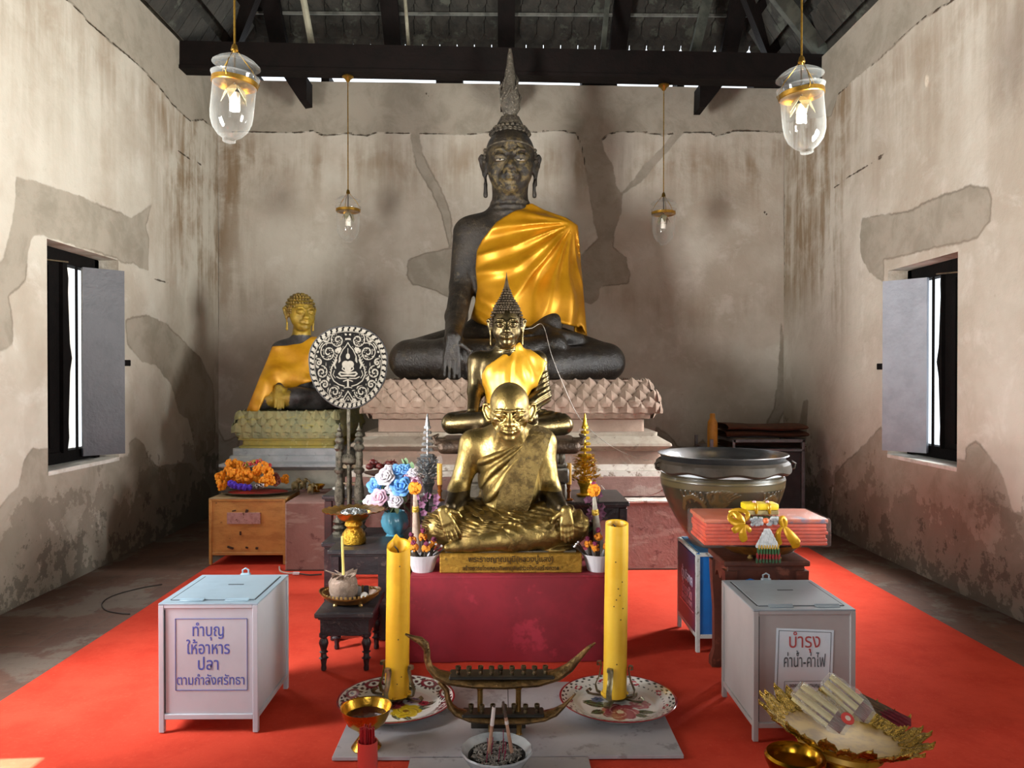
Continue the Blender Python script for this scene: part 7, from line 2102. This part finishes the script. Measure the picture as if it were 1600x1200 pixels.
# big glazed jar and steel basin
def jar():
    c = Vector((P(1129, 0, 4.38).x, 4.375, .55))
    t = thing('water_jar', 'large brown-olive glazed jar with dragon relief on the blue box', 'jar', c)
    prof = [(.0, 0), (.17, 0), (.18, .015), (.20, .05), (.245, .12), (.29, .20), (.325, .28), (.343, .34), (.347, .38), (.340, .40), (.345, .405), (.338, .415)]
    na = 200; n2 = 8
    D = []
    for i in range(len(prof) - 1):
        for k in range(n2): f = k / n2; D.append((prof[i][0] * (1 - f) + prof[i + 1][0] * f, prof[i][1] * (1 - f) + prof[i + 1][1] * f))
    D.append(prof[-1]); D += [(.31, .41), (.30, .3), (.2, .08), (0, .05)]
    D = np.array(D); A = np.linspace(0, 2 * PI, na, endpoint=False)
    AA, RR = np.meshgrid(A, D[:, 0]); _, ZZ = np.meshgrid(A, D[:, 1])
    a = AA.ravel(); z = ZZ.ravel(); r = RR.ravel()
    u = (a - 1.5 * PI); u = (u + PI) % (2 * PI) - PI
    pts = np.stack([u * .33, z], 1)
    mo = np.full(len(a), 1e9)
    def st(L, w):
        nonlocal mo
        for sx in (-1, 1):
            q = np.array(L, float).copy(); 
            if sx < 0: q = q + np.array([.46, 0]) if True else q
            mo = np.minimum(mo, line_d(pts, q) - w)
    st([(-.33, .23), (-.30, .29), (-.25, .31), (-.20, .28), (-.17, .22), (-.13, .20), (-.10, .24)], .012)
    for i in range(9):
        f = i / 8; st([(-.12 + .02 * f, .20 + .03 * f), (-.16 + .13 * f, .33 - .05 * (f - .4) ** 2), (-.15 + .15 * f, .345 - .06 * (f - .4) ** 2)], .0045)
    for i in range(6): st([(-.30 + .03 * i, .29 - .01 * abs(i - 3)), (-.32 + .03 * i, .33)], .005)
    st([(-.24, .24), (-.24, .17), (-.20, .14)], .008); st([(-.14, .20), (-.16, .14), (-.12, .13)], .007); st([(-.26, .20), (-.30, .16), (-.28, .13)], .005)
    q = []
    cc = bpy.data.materials.new('jar_glaze'); n = NT(cc); b = n.bsdf
    nz = n.noise(7, 5, .65); col = n.mix(n.ramp(nz, .38, .66), lin('#352f20'), lin('#28231a'))
    col = n.mix(n.ramp(n.math('ADD', n.attr('motif'), n.math('MULTIPLY', n.math('SUBTRACT', n.noise(60, 3, .6), .5), .012)), .004, -.004), col, lin('#4d3b22'))
    col = n.mix(n.math('MULTIPLY', n.attr('band'), .8), col, lin('#4f442c')); col = n.mix(n.attr('foot'), col, lin('#4a3c34'))
    n.put(col, b.inputs['Base Color']); b.inputs['Roughness'].default_value = .32; b.inputs['Coat Weight'].default_value = .15
    n.bump(n.ramp(n.attr('motif'), .006, -.006), .004)
    band = (((z > .345) & (z < .375)) | ((z > .378) & (z < .388)) | ((z > .105) & (z < .118))).astype(float); foot = np.clip((.07 - z) / .02, 0, 1)
    V = np.stack([r * np.cos(a), r * np.sin(a), z], 1)
    grid_mesh('body', V, na, len(D), cc, t, attrs=dict(motif=mo, band=band, foot=foot), closed=True)
    m = MB(); m.lathe([(.338, .408), (.345, .412), (.35, .432), (.345, .44), (.335, .43)], (0, 0, 0), 80); m.build('white_rim', pm('bluish_white_band', '#c3cbd2', '#aab2ba', 10, .3), t)
    m = MB(); m.lathe([(.342, .425), (.365, .428), (.378, .44), (.372, .47), (.355, .485), (.335, .485), (.33, .46)], (0, 0, 0), 120, zfun=lambda a, j, rr: (-.016 * (.5 + .5 * math.sin(9 * a + .6)) if j < 3 else 0)); m.build('frilled_lip', pm('brown_lip', '#352d25', '#262019', 10, .6, spec=.2), t)
    for a in (PI + .12, -.12):
        h = MB(); c0 = Vector((.372 * math.cos(a), .372 * math.sin(a) - .02, .455)); d = Vector((math.cos(a), math.sin(a), 0))
        h.tube([c0 - d * .01 + Vector((0, 0, -.02)), c0 + d * .02 + Vector((0, 0, -.014)), c0 + d * .026 + Vector((0, 0, .01)), c0 + d * .005 + Vector((0, 0, .022))], .008, 8); h.build('ear_handle', pm('brown_lip', '#6b5f50'), t)
    s = thing('steel_basin', 'wide shiny steel basin set into the mouth of the glazed jar', 'basin', c + Vector((0, 0, .486)))
    m = MB(); m.lathe([(.0, -.10), (.2, -.09), (.29, -.04), (.33, .0), (.352, .03), (.362, .034), (.364, .030), (.352, .022), (.332, -.004), (.315, -.015), (.315, -.02), (.27, -.06), (.2, -.098), (0, -.108)], (0, 0, 0), 96); m.build('body', pm('polished_steel', '#c4c7cf', '#b0b3bb', 4, .27, 1.0), s)
jar()

# brown stool
def stool():
    t = thing('wooden_stool', 'reddish-brown wooden stool with curved legs behind the right donation box', 'stool', (1.285, 3.85, .008))
    wd = pm('redbrown_wood', '#5a3226', '#43241b', 6, .4, c3='#6f4233', s3=10); W, D, H = .42, .30, .602
    m = MB(); m.box((0, 0, H - .014), (W, D, .028), .007, seg=2); m.box((0, 0, H - .04), (W - .04, D - .04, .03), .004); m.build('seat', wd, t, smooth=False)
    def apron(L):
        pts = [(-L / 2, H - .05), (L / 2, H - .05), (L / 2, H - .15), (L / 2 - .04, H - .15)]
        for i in range(13):
            f = i / 12; pts.append((L / 2 - .04 - (L - .08) * f, H - .105 - .016 * math.cos(f * 2 * PI * 2) * (1 if 0 < i < 12 else 2)))
        return pts + [(-L / 2 + .04, H - .15), (-L / 2, H - .15)]
    for s in (-1, 1):
        m = MB(); m.prism([(x, s * (D / 2 - .03) - .009, z) for x, z in apron(W - .03)], (0, .018, 0)); m.build('apron', wd, t, smooth=False)
        m = MB(); m.prism([(s * (W / 2 - .03) - .009, x, z) for x, z in apron(D - .03)], (.018, 0, 0)); m.build('apron', wd, t, smooth=False)
    for sx in (-1, 1):
        for sy in (-1, 1):
            m = MB(); x, y = sx * (W / 2 - .035), sy * (D / 2 - .035)
            prof = [(0, .03, .0), (.04, .03, .0), (.09, .022, .006), (.3, .021, .004), (H - .16, .026, 0), (H - .05, .03, 0)]
            vs = []
            for z, hw, off in prof:
                for a, b in ((-1, -1), (1, -1), (1, 1), (-1, 1)): vs.append((x - sx * off + a * hw, y - sy * off + b * hw, z))
            m.add(vs, [[i * 4 + k, i * 4 + (k + 1) % 4, (i + 1) * 4 + (k + 1) % 4, (i + 1) * 4 + k] for i in range(5) for k in range(4)] + [[3, 2, 1, 0], [20, 21, 22, 23]]); m.build('leg', wd, t, smooth=False)
stool()
# brass tray, robe bundle, ribbons, box, garland
def robes():
    Z = .61; cx = P(1190, 0, 3.82).x
    t = thing('footed_tray', 'oval amber tray on little brass feet on the brown stool', 'tray', (cx + .005, 3.83, Z))
    m = MB(); m.lathe([(.0, .028), (.14, .028), (.19, .055), (.205, .066), (.21, .066), (.20, .052), (.15, .02), (0, .018)], (0, 0, 0), 48, sy=.66); m.build('dish', pm('amber_brown', '#7a4e1e'), t)
    for a in (-2.2, -1.0, 1.0, 2.2):
        k = MB(); k.lathe([(.012, 0), (.014, .004), (.006, .012), (.012, .03)], (.125 * math.cos(a), .082 * math.sin(a), 0), 10); k.build('foot', pm('pale_brass', '#c9a868'), t)
    z = Z + .062; base = Vector((cx - .005, 3.86, z + .008))
    b = thing('robe_bundle', 'flat stack of folded orange robes in clear plastic on the amber tray', 'robes', base)
    orange = pm('robe_orange', '#cf4420', '#b83517', 9, .6, c3='#d85a34', s3=16)
    Rz = rotm(0, 0, -.02)
    for i in range(6):
        m = MB(); m.box((.0 + .003 * (i % 2), .0, .012 + .0175 * i), (.60 - .008 * (i % 3), .30, .0185), .007, seg=2, R=Rz)
        m.build('folded_robe', orange, b)
    p = MB(); p.box((0, 0, .122), (.605, .305, .022), .006, seg=2, R=Rz); p.build('top_fold', pm('robe_top', '#c4633f', '#ae4e30', 5, .45, c3='#5f5874', s3=5), b)
    w = MB(); w.box((0, 0, .066), (.635, .32, .142), .018, seg=3, R=Rz)
    w.build('plastic_wrap', pm('clear_wrap', '#f4ece8', None, rough=.08, alpha=.07, spec=.5, bump=.02, bscale=14), b)
    rib = pm('gold_ribbon', '#c9981e', '#b08212', 9, .3, .35)
    top = base + Vector((0, 0, .138))
    def ribbon(name, lab, paths):
        m = MB()
        for pts, w_ in paths:
            pts = [Vector(p) for p in pts]; n = len(pts)
            tg = [(pts[min(i + 1, n - 1)] - pts[max(i - 1, 0)]).normalized() for i in range(n)]
            vs = []
            for i, p in enumerate(pts):
                s = tg[i].cross(Vector((0, -1, .25))).normalized() * w_ * (.45 if i in (0,) else 1)
                vs += [p - s, p + Vector((0, -.006, 0)), p + s]
            m.add(vs, [[i * 3 + k, i * 3 + k + 1, (i + 1) * 3 + k + 1, (i + 1) * 3 + k] for i in range(n - 1) for k in (0, 1)])
        o = m.build(name, rib); md = o.modifiers.new('t', 'SOLIDIFY'); md.thickness = .002; md2 = o.modifiers.new('s', 'SUBSURF'); md2.levels = 1; md2.render_levels = 2
        tag(o, lab, 'ribbon')
    f = lambda px, py, y: P(px, py, y)
    yf = 3.685
    ribbon('ribbon_bow', 'golden ribbon bow on the left half of the robe stack', [
        ([f(1166, 818, yf), f(1156, 806, yf - .01), f(1144, 802, 3.71), f(1141, 812, 3.70), f(1152, 820, yf), f(1166, 818, yf)], .020),
        ([f(1166, 816, yf), f(1172, 806, yf), f(1168, 800, 3.70), f(1152, 798, 3.72), f(1140, 803, 3.74)], .014),
        ([f(1166, 820, yf), f(1155, 826, yf - .01), f(1146, 832, yf)], .018), ([f(1166, 820, yf), f(1160, 834, yf - .012), f(1166, 848, yf)], .022), ([f(1166, 820, yf), f(1172, 828, yf - .01), f(1175, 832, yf)], .012)])
    ribbon('ribbon_bow', 'golden ribbon bow with a long tail on the right half of the robe stack', [
        ([f(1226, 826, yf), f(1220, 814, yf - .01), f(1225, 808, yf), f(1230, 814, yf), f(1227, 826, yf)], .016),
        ([f(1225, 824, yf), f(1216, 834, yf - .01), f(1220, 850, yf), f(1222, 853, yf)], .015), ([f(1227, 824, yf), f(1236, 836, yf - .012), f(1246, 850, yf - .01), f(1247, 858, yf)], .024), ([f(1227, 824, yf), f(1240, 836, yf), f(1252, 851, yf - .01)], .016)])
    # packet on top
    q = P(1189, 797, 3.80)
    k = thing('yellow_packet', 'small yellow packet with gold bands lying on the robe stack', 'packet', (q.x, 3.80, z + .150))
    m = MB(); m.box((0, 0, .012), (.165, .085, .022), .004); m.build('tray', pm('clear_tray', '#b9a878', '#8d7c58', 20, .3), k, smooth=False)
    m = MB(); m.box((0, .002, .040), (.168, .088, .034), .010, seg=2); m.build('yellow_block', pm('packet_yellow', '#e6c81e', '#d8b816', 14, .5), k)
    for dx in (-.03, .035):
        m = MB(); m.box((dx, .0, .032), (.018, .094, .056), .006); m.build('gold_band', pm('gold_ribbon', '#c9981e'), k)
        m = MB(); m.ball((dx, -.01, .062), (.010, .010, .006), 8, 5); m.build('pink_bead', pm('bead_pink', '#d8b0bc', None, rough=.4), k)
    l = MB()
    for i in range(7): leaf(l, (-.06 + .02 * i, -.045, .0), (-.075 + .026 * i, -.085, -.012), .014)
    l.build('leaf_bed', darkgreen, k, smooth=False)
    # jasmine garland hanging over the front
    g = thing('jasmine_garland', 'white beaded jasmine garland with red and green tassels over the robe stack', 'garland', P(1197, 820, 3.68))
    o = g.location; wm = pm('jasmine_white', '#c9cdd0', '#a9aeb2', 50, .5)
    m = MB()
    for s in (-1, 1):
        for i in range(30):
            c = P(1197 + s * random.uniform(4, 22), 816 + random.uniform(-5, 5), 3.685) - o; m.ball(c, .010, 6, 4)
    m.build('flower_wings', pm('silver_white', '#c2c8cc', '#8f979c', 40, .35, .2), g)
    m = MB(); m.ball(P(1199, 815, 3.66) - o, .014, 9, 6); m.build('centre_bead', pm('bead_orange', '#d96a3a', None, rough=.5), g)
    m = MB()
    for i in range(10):
        py = 830 + 25 * i / 9; hw = 3 + 13 * (i / 9); n = 3 + int(i * .8)
        for k2 in range(n):
            m.ball(P(1201 - hw + 2 * hw * k2 / max(n - 1, 1) + .5 * (i % 2), py, 3.672) - o, (.0085, .006, .0095), 6, 4)
    m.build('beaded_cone', wm, g)
    for nm, col, py0, py1, hw in (('gold_fringe', '#b8923a', 855, 860, 15), ('green_fringe', '#2c5a34', 860, 868, 16), ('red_fringe', '#8a1c22', 868, 876, 17), ('green_tips', '#2f5236', 876, 882, 18)):
        m = MB()
        for k2 in range(8):
            for py in np.arange(py0, py1, 3.2): m.ball(P(1203 - hw + 2 * hw * k2 / 7, py, 3.672) - o, (.007, .007, .010), 6, 4)
        m.build(nm, pm('fringe_' + nm, col, None, rough=.5), g)
robes()

# metal shelf table with cloths and the bottle-shaped candle
def metal_table():
    x0, x1 = 1.97, 2.875; y0, y1 = 7.25, 7.85
    t = thing('metal_shelf_table', 'grey metal frame table by the right back corner', 'table', (x0, y0, .0))
    gm = pm('dull_steel', '#77767a', '#5c5b5e', 8, .45, .5); W, D = x1 - x0, y1 - y0
    def z(py): return 1.5 - (py - 590) / 1200 * y0
    zt = z(687); zs = z(702)
    for (lx, ly) in ((.0, 0), (W - .03, 0), (0, D - .03), (W - .03, D - .03)):
        m = MB(); m.bb((lx, ly, 0), (lx + .03, ly + .03, zt), .003); m.build('leg', gm, t, smooth=False)
    lx = P(1147, 0, y0).x - x0
    m = MB(); m.bb((lx, 0, zs), (lx + .02, .025, zt), .002); m.build('upright', gm, t, smooth=False)
    for nm, zz in (('top_frame', zt), ('shelf', zs)):
        m = MB()
        if nm == 'shelf': m.bb((0, 0, zz - .025), (W, D, zz), .003)
        else:
            m.bb((lx, 0, zz - .03), (W, .03, zz), .003); m.bb((lx, D - .03, zz - .03), (W, D, zz), .003); m.bb((W - .03, .0, zz - .03), (W, D, zz), .003); m.bb((lx, 0, zz - .03), (lx + .03, D, zz), .003)
        m.build(nm, gm, t, smooth=False)
    m = MB(); m.bb((.03, .03, .02), (W - .03, D - .03, zs - .03), .004); m.build('shade_block', pm('shade_block', '#322c2e', '#252022', 6, .6), t, smooth=False)  # dark block put in for the shade below the shelf
    brn = pm('brown_cloth', '#5a2f12', '#43220d', 9, .9, bump=.004, bscale=120)
    def pile(name, pts_px, y, d, zb, hgt, n, lab):
        o = thing(name, lab, 'cloth', Vector((P((pts_px[0] + pts_px[1]) / 2, 0, y).x, y, zb)))
        w = (pts_px[1] - pts_px[0]) / 1200 * y
        for i in range(n):
            m = MB()
            def sh(u, v, i=i):
                a = v * 2 * PI; hh = hgt / n * .5
                return Vector(((u - .5) * w * (1 - .03 * i) + .02 * math.sin(i * 3), d * .5 * math.cos(a), hgt / n * (i + .5) + hh * math.sin(a) * (.95 + .1 * math.sin(u * 9 + i)) + .006 * math.sin(u * 6 + i)))
            m.grid(sh, 24, 13); 
            k = m.build('fold', brn, o)
        return o
    pile('folded_cloth', (1126, 1252), y0 + .3, .5, zt + .008, z(666) - z(687), 2, 'brown folded cloth on top of the metal frame')
    pile('folded_cloth', (1128, 1250), y0 + .3, .42, zs + .006, (zt - zs) * .5, 3, 'flat brown folded cloths under the top frame')
    c = P(1114.5, 0, y0 + .12)
    b = thing('bottle_candle', 'ochre bottle-shaped candle beside the brown cloths', 'candle', (c.x, y0 + .12, zs))
    hh = z(647) - zs + .0
    m = MB(); m.lathe([(.0, 0), (.048, 0), (.05, .01), (.049, hh * .62), (.047, hh * .74), (.034, hh * .82), (.026, hh * .86), (.026, hh * .97), (.02, hh), (0, hh)], (0, 0, 0), 24, rfun=lambda a, j, zz: 1 + .02 * math.sin(6 * a)); m.build('body', pm('ochre_wax', '#b8862c', '#a17222', 10, .5), b)
metal_table()

# ================================================================== RIGHT FRONT: FOOTED TRAY WITH INCENSE PACKS, SECOND BOWL
def front_tray():
    Y = 2.55; c = P(1322, 1128, Y); h = .21
    zr = c.z - .008
    tilt = rotm(-.02, .12, 0)
    # raised on a plain footed bowl shape down to the floor
    t = thing('footed_tray', 'large golden tray on a foot heaped with incense packets, front right', 'tray', (c.x, Y, .008))
    gt = pm('lacy_gold', '#b89a4c', '#8d7232', 60, .25, 1.0, bump=.014, bscale=55); gp = pm('plain_gold', '#b78a28', '#9a6c14', 10, .22, 1.0); gi = pm('dull_gold', '#a07c1a', '#7d5c10', 14, .42, .35)
    fx = -.02
    m = MB(); m.lathe([(.13, 0), (.14, .012), (.135, .05), (.11, .08), (.085, zr - .20), (.075, zr - .17), (.085, zr - .15), (.095, zr - .14), (.085, zr - .125), (.08, zr - .115)], (fx, 0, 0), 40); m.build('foot', gp, t)
    m = MB()
    m.lathe([(.07, -.115), (.12, -.112), (.135, -.10), (.13, -.085), (.15, -.068), (.185, -.055), (.19, -.047), (.15, -.058), (.02, -.062)], (0, 0, zr), 80, R=tilt)
    m.build('dish', gi, t)
    for i in range(26):
        a = 2 * PI * i / 26; q = MB(); d = Vector((math.cos(a), math.sin(a), 0)); s = Vector((-d.y, d.x, 0)); o_ = Vector((0, 0, zr))
        rows = []
        for r_, z_, w_ in ((.178, -.056, .024), (.205, -.040, .030), (.232, -.022, .031), (.252, -.008, .022), (.272, .004, .004)):
            wob = .006 * (1 if i % 2 else -1)
            rows.append([o_ + tilt @ (d * r_ + s * w_ * u + Vector((0, 0, z_ + wob * (r_ - .178) * 10 + .008 * (1 - u * u) + .004 * math.sin(u * 9 + r_ * 120)))) for u in (-1, -.5, 0, .5, 1)])
        vs = [p for rr in rows for p in rr]
        q.add(vs, [[j_ * 5 + k_, j_ * 5 + k_ + 1, (j_ + 1) * 5 + k_ + 1, (j_ + 1) * 5 + k_] for j_ in range(4) for k_ in range(4)])
        g_ = q.build('rim_leaf', gt, t, smooth=False); md = g_.modifiers.new('t', 'SOLIDIFY'); md.thickness = .003
    L = lambda px, py, dy=0, dz=0: P(px, py, Y + dy) + Vector((0, 0, dz))
    wrap = pm('clear_wrap2', '#e0dcd6', '#ccc6c0', 8, .12, alpha=.27, bump=.015, bscale=20)
    yel = pm('candle_pale', '#d8cc96', '#cbbd80', 12, .5); maro = pm('incense_maroon', '#5a1622', '#7a1f2e', 30, .6); brn = pm('incense_brown', '#4a3626', '#6a4e34', 40, .7)
    def pack(a, b, w, lab, seal, end):
        a, b = Vector(a), Vector(b); o = thing('incense_packet', lab, 'packet', a)
        d = b - a; s = d.cross(Vector((0, -.5, .85))).normalized(); u = s.cross(d).normalized()
        for i in range(5):
            q = MB(); off = s * w * .5 * (i - 2) / 2 + u * (.010 * (i % 2) - .004)
            q.tube([off + d * .06, off + d * .74], .0075, 7); q.build('candle', yel, o)
        q = MB()
        for i in range(9):
            off = s * w * .5 * (i - 4) / 4 - u * .004
            q.tube([off * .9 + d * .5, off * .8 + d * .96], .0035, 5)
        q.build('incense_ends', maro, o)
        q = MB()
        def sh(v, k):
            a_ = k * 2 * PI; ww = w * .62 * (.55 + .6 * math.sin(PI * (.08 + .78 * v)) ) * (1 if v < .9 else .75)
            cr = 1 + .10 * math.sin(7 * a_ + v * 13)
            return d * v * 1.03 + s * ww * math.cos(a_) * cr + u * .021 * math.sin(a_) * (1.1 if .03 < v < .97 else .5) * cr
        q.grid(sh, 16, 19); q.build('wrapper', wrap, o)
        if seal:
            q = MB(); c0 = d * .93 + u * .026 - s * w * .15; R_ = Matrix((s, u.cross(s), u)).transposed()
            q.lathe([(.0, .004), (.020, .004), (.021, 0), (0, -.001)], c0, 22, R=R_); sl = q.build('red_seal', pm('seal_red', '#cf3a34', None, rough=.5), o)
            q = MB(); q.lathe([(.0, .006), (.008, .0055), (.009, .004)], c0, 14, R=R_); q.build('seal_mark', pm('seal_white', '#d8c4b8', None, rough=.6), sl)
        return o
    pack(L(1246, 1092, .0, .028), L(1328, 1160, -.10, .035), .075, 'clear incense packet with a red round seal on the golden tray', True, 0)
    pack(L(1292, 1082, .03, .04), L(1366, 1150, -.06, .05), .07, 'second clear packet lying over its neighbour, without a seal', False, 0)
    for i in range(24):
        o0 = L(1328 + 7 * (i % 4) + (i // 4) * 2, 1096 + 4.5 * (i // 4), .06 - .01 * (i % 3), (.016 + .007 * (i // 4))); e0 = L(1412 + 6 * (i % 4), 1140 + 5 * (i // 4), -.02 - .01 * (i % 3), (.022 + .006 * (i // 4)))
        k = thing('incense_stick', 'loose incense stick with a maroon end on the golden tray', 'incense', o0, group='loose incense on the golden tray')
        q = MB(); q.tube([(0, 0, 0), (e0 - o0) * .62], .0042, 6); q.build('coating', brn, k)
        q = MB(); q.tube([(e0 - o0) * .6, e0 - o0], .0036, 5); q.build('maroon_end', maro, k)
    Yb = 2.42; cb = P(1246, 1188, Yb)
    t2 = thing('lidded_bowl', 'smaller polished golden bowl below the tray, cut by the picture edge', 'bowl', (cb.x, Yb, .008))
    zb = cb.z - .008
    m = MB(); m.lathe([(.07, 0), (.075, .01), (.045, .05), (.03, zb - .11), (.035, zb - .09), (.07, zb - .06), (.092, zb - .01), (.093, zb + .004), (.086, zb + .012), (.078, zb + .006), (.07, zb - .02), (0, zb - .04)], (0, 0, 0), 40); m.build('body', gp, t2)
front_tray()

# ================================================================== PENDANT LAMPS
glassm = pm('lamp_glass', '#ffffff', None, rough=.02, trans=1.0, ior=1.08, spec=.5)
def clear_glass():
    m = bpy.data.materials.new('bell_glass'); t = NT(m); t.n.remove(t.bsdf)
    tr = t.new('ShaderNodeBsdfTransparent'); gl_ = t.new('ShaderNodeBsdfGlossy'); gl_.inputs['Roughness'].default_value = .03
    lw = t.new('ShaderNodeLayerWeight'); lw.inputs['Blend'].default_value = .22
    mx = t.new('ShaderNodeMixShader'); d = t.new('ShaderNodeBsdfDiffuse'); d.inputs[0].default_value = (.7, .72, .7, 1)
    m2 = t.new('ShaderNodeMixShader'); mr = t.new('ShaderNodeMapRange'); t.l.new(lw.outputs['Facing'], mr.inputs[0]); mr.inputs[3].default_value = .03; mr.inputs[4].default_value = .5
    t.l.new(d.outputs[0], m2.inputs[1]); t.l.new(gl_.outputs[0], m2.inputs[2]); m2.inputs[0].default_value = .55
    t.l.new(mr.outputs[0], mx.inputs[0]); t.l.new(tr.outputs[0], mx.inputs[1]); t.l.new(m2.outputs[0], mx.inputs[2])
    t.l.new(mx.outputs[0], t.n['Material Output'].inputs[0])
    return m
bell = clear_glass()
def pendant(px, rim_py, Y, ztop, lab, tilt):
    c = P(px, rim_py, Y)
    t = thing('pendant_lamp', lab, 'lamp', (c.x, Y, c.z), 0, None)
    zt = ztop - c.z
    br = pm('lamp_brass', '#b08a3c', '#8d6c2c', 20, .3, .9)
    m = MB(); m.lathe([(.0, zt), (.055, zt), (.058, zt - .01), (.03, zt - .03), (.02, zt - .05), (.008, zt - .06)], (0, 0, 0), 20); m.build('ceiling_rose', br, t)
    m = MB(); m.tube([(0, 0, .20), (0, 0, zt - .03)], .0055, 8); m.build('rod', br, t)
    R = tilt
    m = MB(); m.lathe([(.004, .155), (.03, .150), (.07, .135), (.10, .118), (.124, .098), (.126, .092), (.122, .092), (.09, .112), (.03, .142), (.004, .147)], (0, 0, 0), 40, R=R); m.build('smoke_lid', bell, t)
    m = MB(); m.lathe([(.006, .21), (.014, .20), (.02, .175), (.006, .16)], (0, 0, 0), 12); m.build('finial', br, t)
    m = MB(); m.lathe([(.128, .038), (.124, .03), (.117, .0), (.112, -.03), (.112, -.16), (.108, -.205), (.092, -.25), (.062, -.285), (.034, -.302), (.034, -.318), (.026, -.322), (.001, -.318)], (0, 0, 0), 48, R=R); m.build('glass_bell', bell, t)
    m = MB(); m.lathe([(.117, .008), (.1205, .012), (.1205, -.012), (.117, -.016), (.1165, -.002)], (0, 0, 0), 40, R=R); m.build('brass_band', pm('aged_brass', '#a07c3e'), t)
    for i in range(3):
        a = i * 2 * PI / 3 + .5
        k = MB(); p0 = R @ Vector((.120 * math.cos(a), .120 * math.sin(a), .0)); k.tube([p0, p0 * 1.08 + Vector((0, 0, .02)), p0 * .75 + Vector((0, 0, .09)), Vector((0, 0, .19))], .0028, 6); k.build('hanger_wire', br, t)
    k = MB(); k.tube([(0, 0, .19), (0, 0, -.02)], .006, 8); k.lathe([(.02, -.02), (.026, -.03), (.02, -.05)], (0, 0, 0), 14); k.build('socket', pm('dark_socket', '#3c342a', None, rough=.5), t)
    k = MB()
    for i in range(5):
        a = i * 2 * PI / 5 + .9; d = Vector((math.cos(a), math.sin(a), 0)); s = Vector((-d.y, d.x, 0))
        k.add([d * .012 - s * .012 + Vector((0, 0, -.012)), d * .012 + s * .012 + Vector((0, 0, -.012)), d * .045 + s * .028 + Vector((0, 0, -.045)), d * .072 + Vector((0, 0, -.105)), d * .045 - s * .028 + Vector((0, 0, -.045))], [[0, 1, 2, 3, 4]])
    g = k.build('metal_petals', pm('petal_brass', '#a8a184', '#7f7859', 20, .5, .35), t, smooth=False); md = g.modifiers.new('t', 'SOLIDIFY'); md.thickness = .002
    k = MB(); k.lathe([(.018, -.05), (.026, -.055), (.028, -.10), (.022, -.108)], (0, 0, 0), 16); k.build('bulb_base', pm('bulb_base_white', '#dcd6c8', None, rough=.5), t)
    k = MB(); pts = [(.022 * math.cos(a), .022 * math.sin(a), -.108 - .045 * a / (8 * PI)) for a in np.linspace(0, 8 * PI, 70)]; k.tube(pts, .0068, 7); k.build('spiral_bulb', pm('bulb_white', '#f2ede0', None, rough=.4), t)
    return t
pendant(370, 133, 4.17, 4.60, 'front left glass bell lamp hanging on a brass rod', rotm(.0, .10, 0))
pendant(1253, 147, 4.17, 4.58, 'front right glass bell lamp hanging on a brass rod', rotm(.0, -.10, 0))
pendant(545, 330, 7.72, 4.512, 'back left glass bell lamp hung from the tie beam', rotm(0, 0, 0))
pendant(1037, 333, 7.72, 4.44, 'back right glass bell lamp hung from the tie beam', rotm(0, 0, 0))

# ================================================================== THREADS AND CABLES
thr = pm('white_thread', '#d0cbc4', None, rough=.8)
def cord(name, pts, r, mat, lab, cat):
    m = MB(); P2 = [Vector(p) for p in pts]; out = []
    for i in range(len(P2) - 1):
        p0, p1, p2, p3 = P2[max(i - 1, 0)], P2[i], P2[i + 1], P2[min(i + 2, len(P2) - 1)]
        for k in range(6):
            t = k / 6
            out.append(.5 * ((2 * p1) + (p2 - p0) * t + (2 * p0 - 5 * p1 + 4 * p2 - p3) * t * t + (3 * p1 - p0 - 3 * p2 + p3) * t ** 3))
    out.append(P2[-1]); m.tube(out, r, 6)
    return tag(m.build(name, mat), lab, cat)
cord('sacred_thread', [P(810, 515, 6.72), P(830, 513, 6.68), P(848, 508, 6.66), P(862, 555, 6.2), P(880, 600, 5.9), P(905, 652, 5.5), P(945, 690, 5.1), P(985, 712, 4.85), P(1022, 722, 4.62)], .0022, thr, 'white thread running from the tall Buddha\'s lap down to the jar', 'thread')
cord('sacred_thread', [P(940, 759, 5.9), P(952, 772, 5.9), P(968, 780, 5.92), P(990, 781, 5.92), P(1010, 776, 5.85), P(1030, 770, 5.0), P(1042, 760, 4.7)], .0025, thr, 'white thread looping along the platform edge', 'thread')
def fl(px, py, z=.0): Y = (1.5 - z) * 1200 / (py - 590); return Vector(((px - 785) / 1200 * Y, Y, z))
cord('cable', [fl(255, 912, .004), fl(220, 918, .004), fl(180, 929, .004), fl(162, 941, .004), fl(168, 952, .004), fl(190, 957, .004), fl(205, 958, .006)], .004, pm('cable_dark', '#2e2622', None, rough=.6), 'thin dark cable curving over the bare floor at the left', 'cable')
cord('cable', [fl(437, 885, .016), fl(439, 892, .016), fl(450, 895, .016), fl(458, 895, .016)], .006, pm('cable_white', '#b9b2a8', None, rough=.5), 'short white cable end at the foot of the platform', 'cable')
cord('cable', [fl(468, 896, .016), fl(485, 898, .016), fl(503, 897, .016)], .006, pm('cable_dark', '#2e2622'), 'black cable on the carpet in front of the platform', 'cable')
m = MB(); m.box(fl(463, 895.5, .018), (.05, .022, .02), .004); tag(m.build('plug', pm('white_plastic', '#d9d8de'), smooth=False), 'small white plug between the two cables', 'plug')
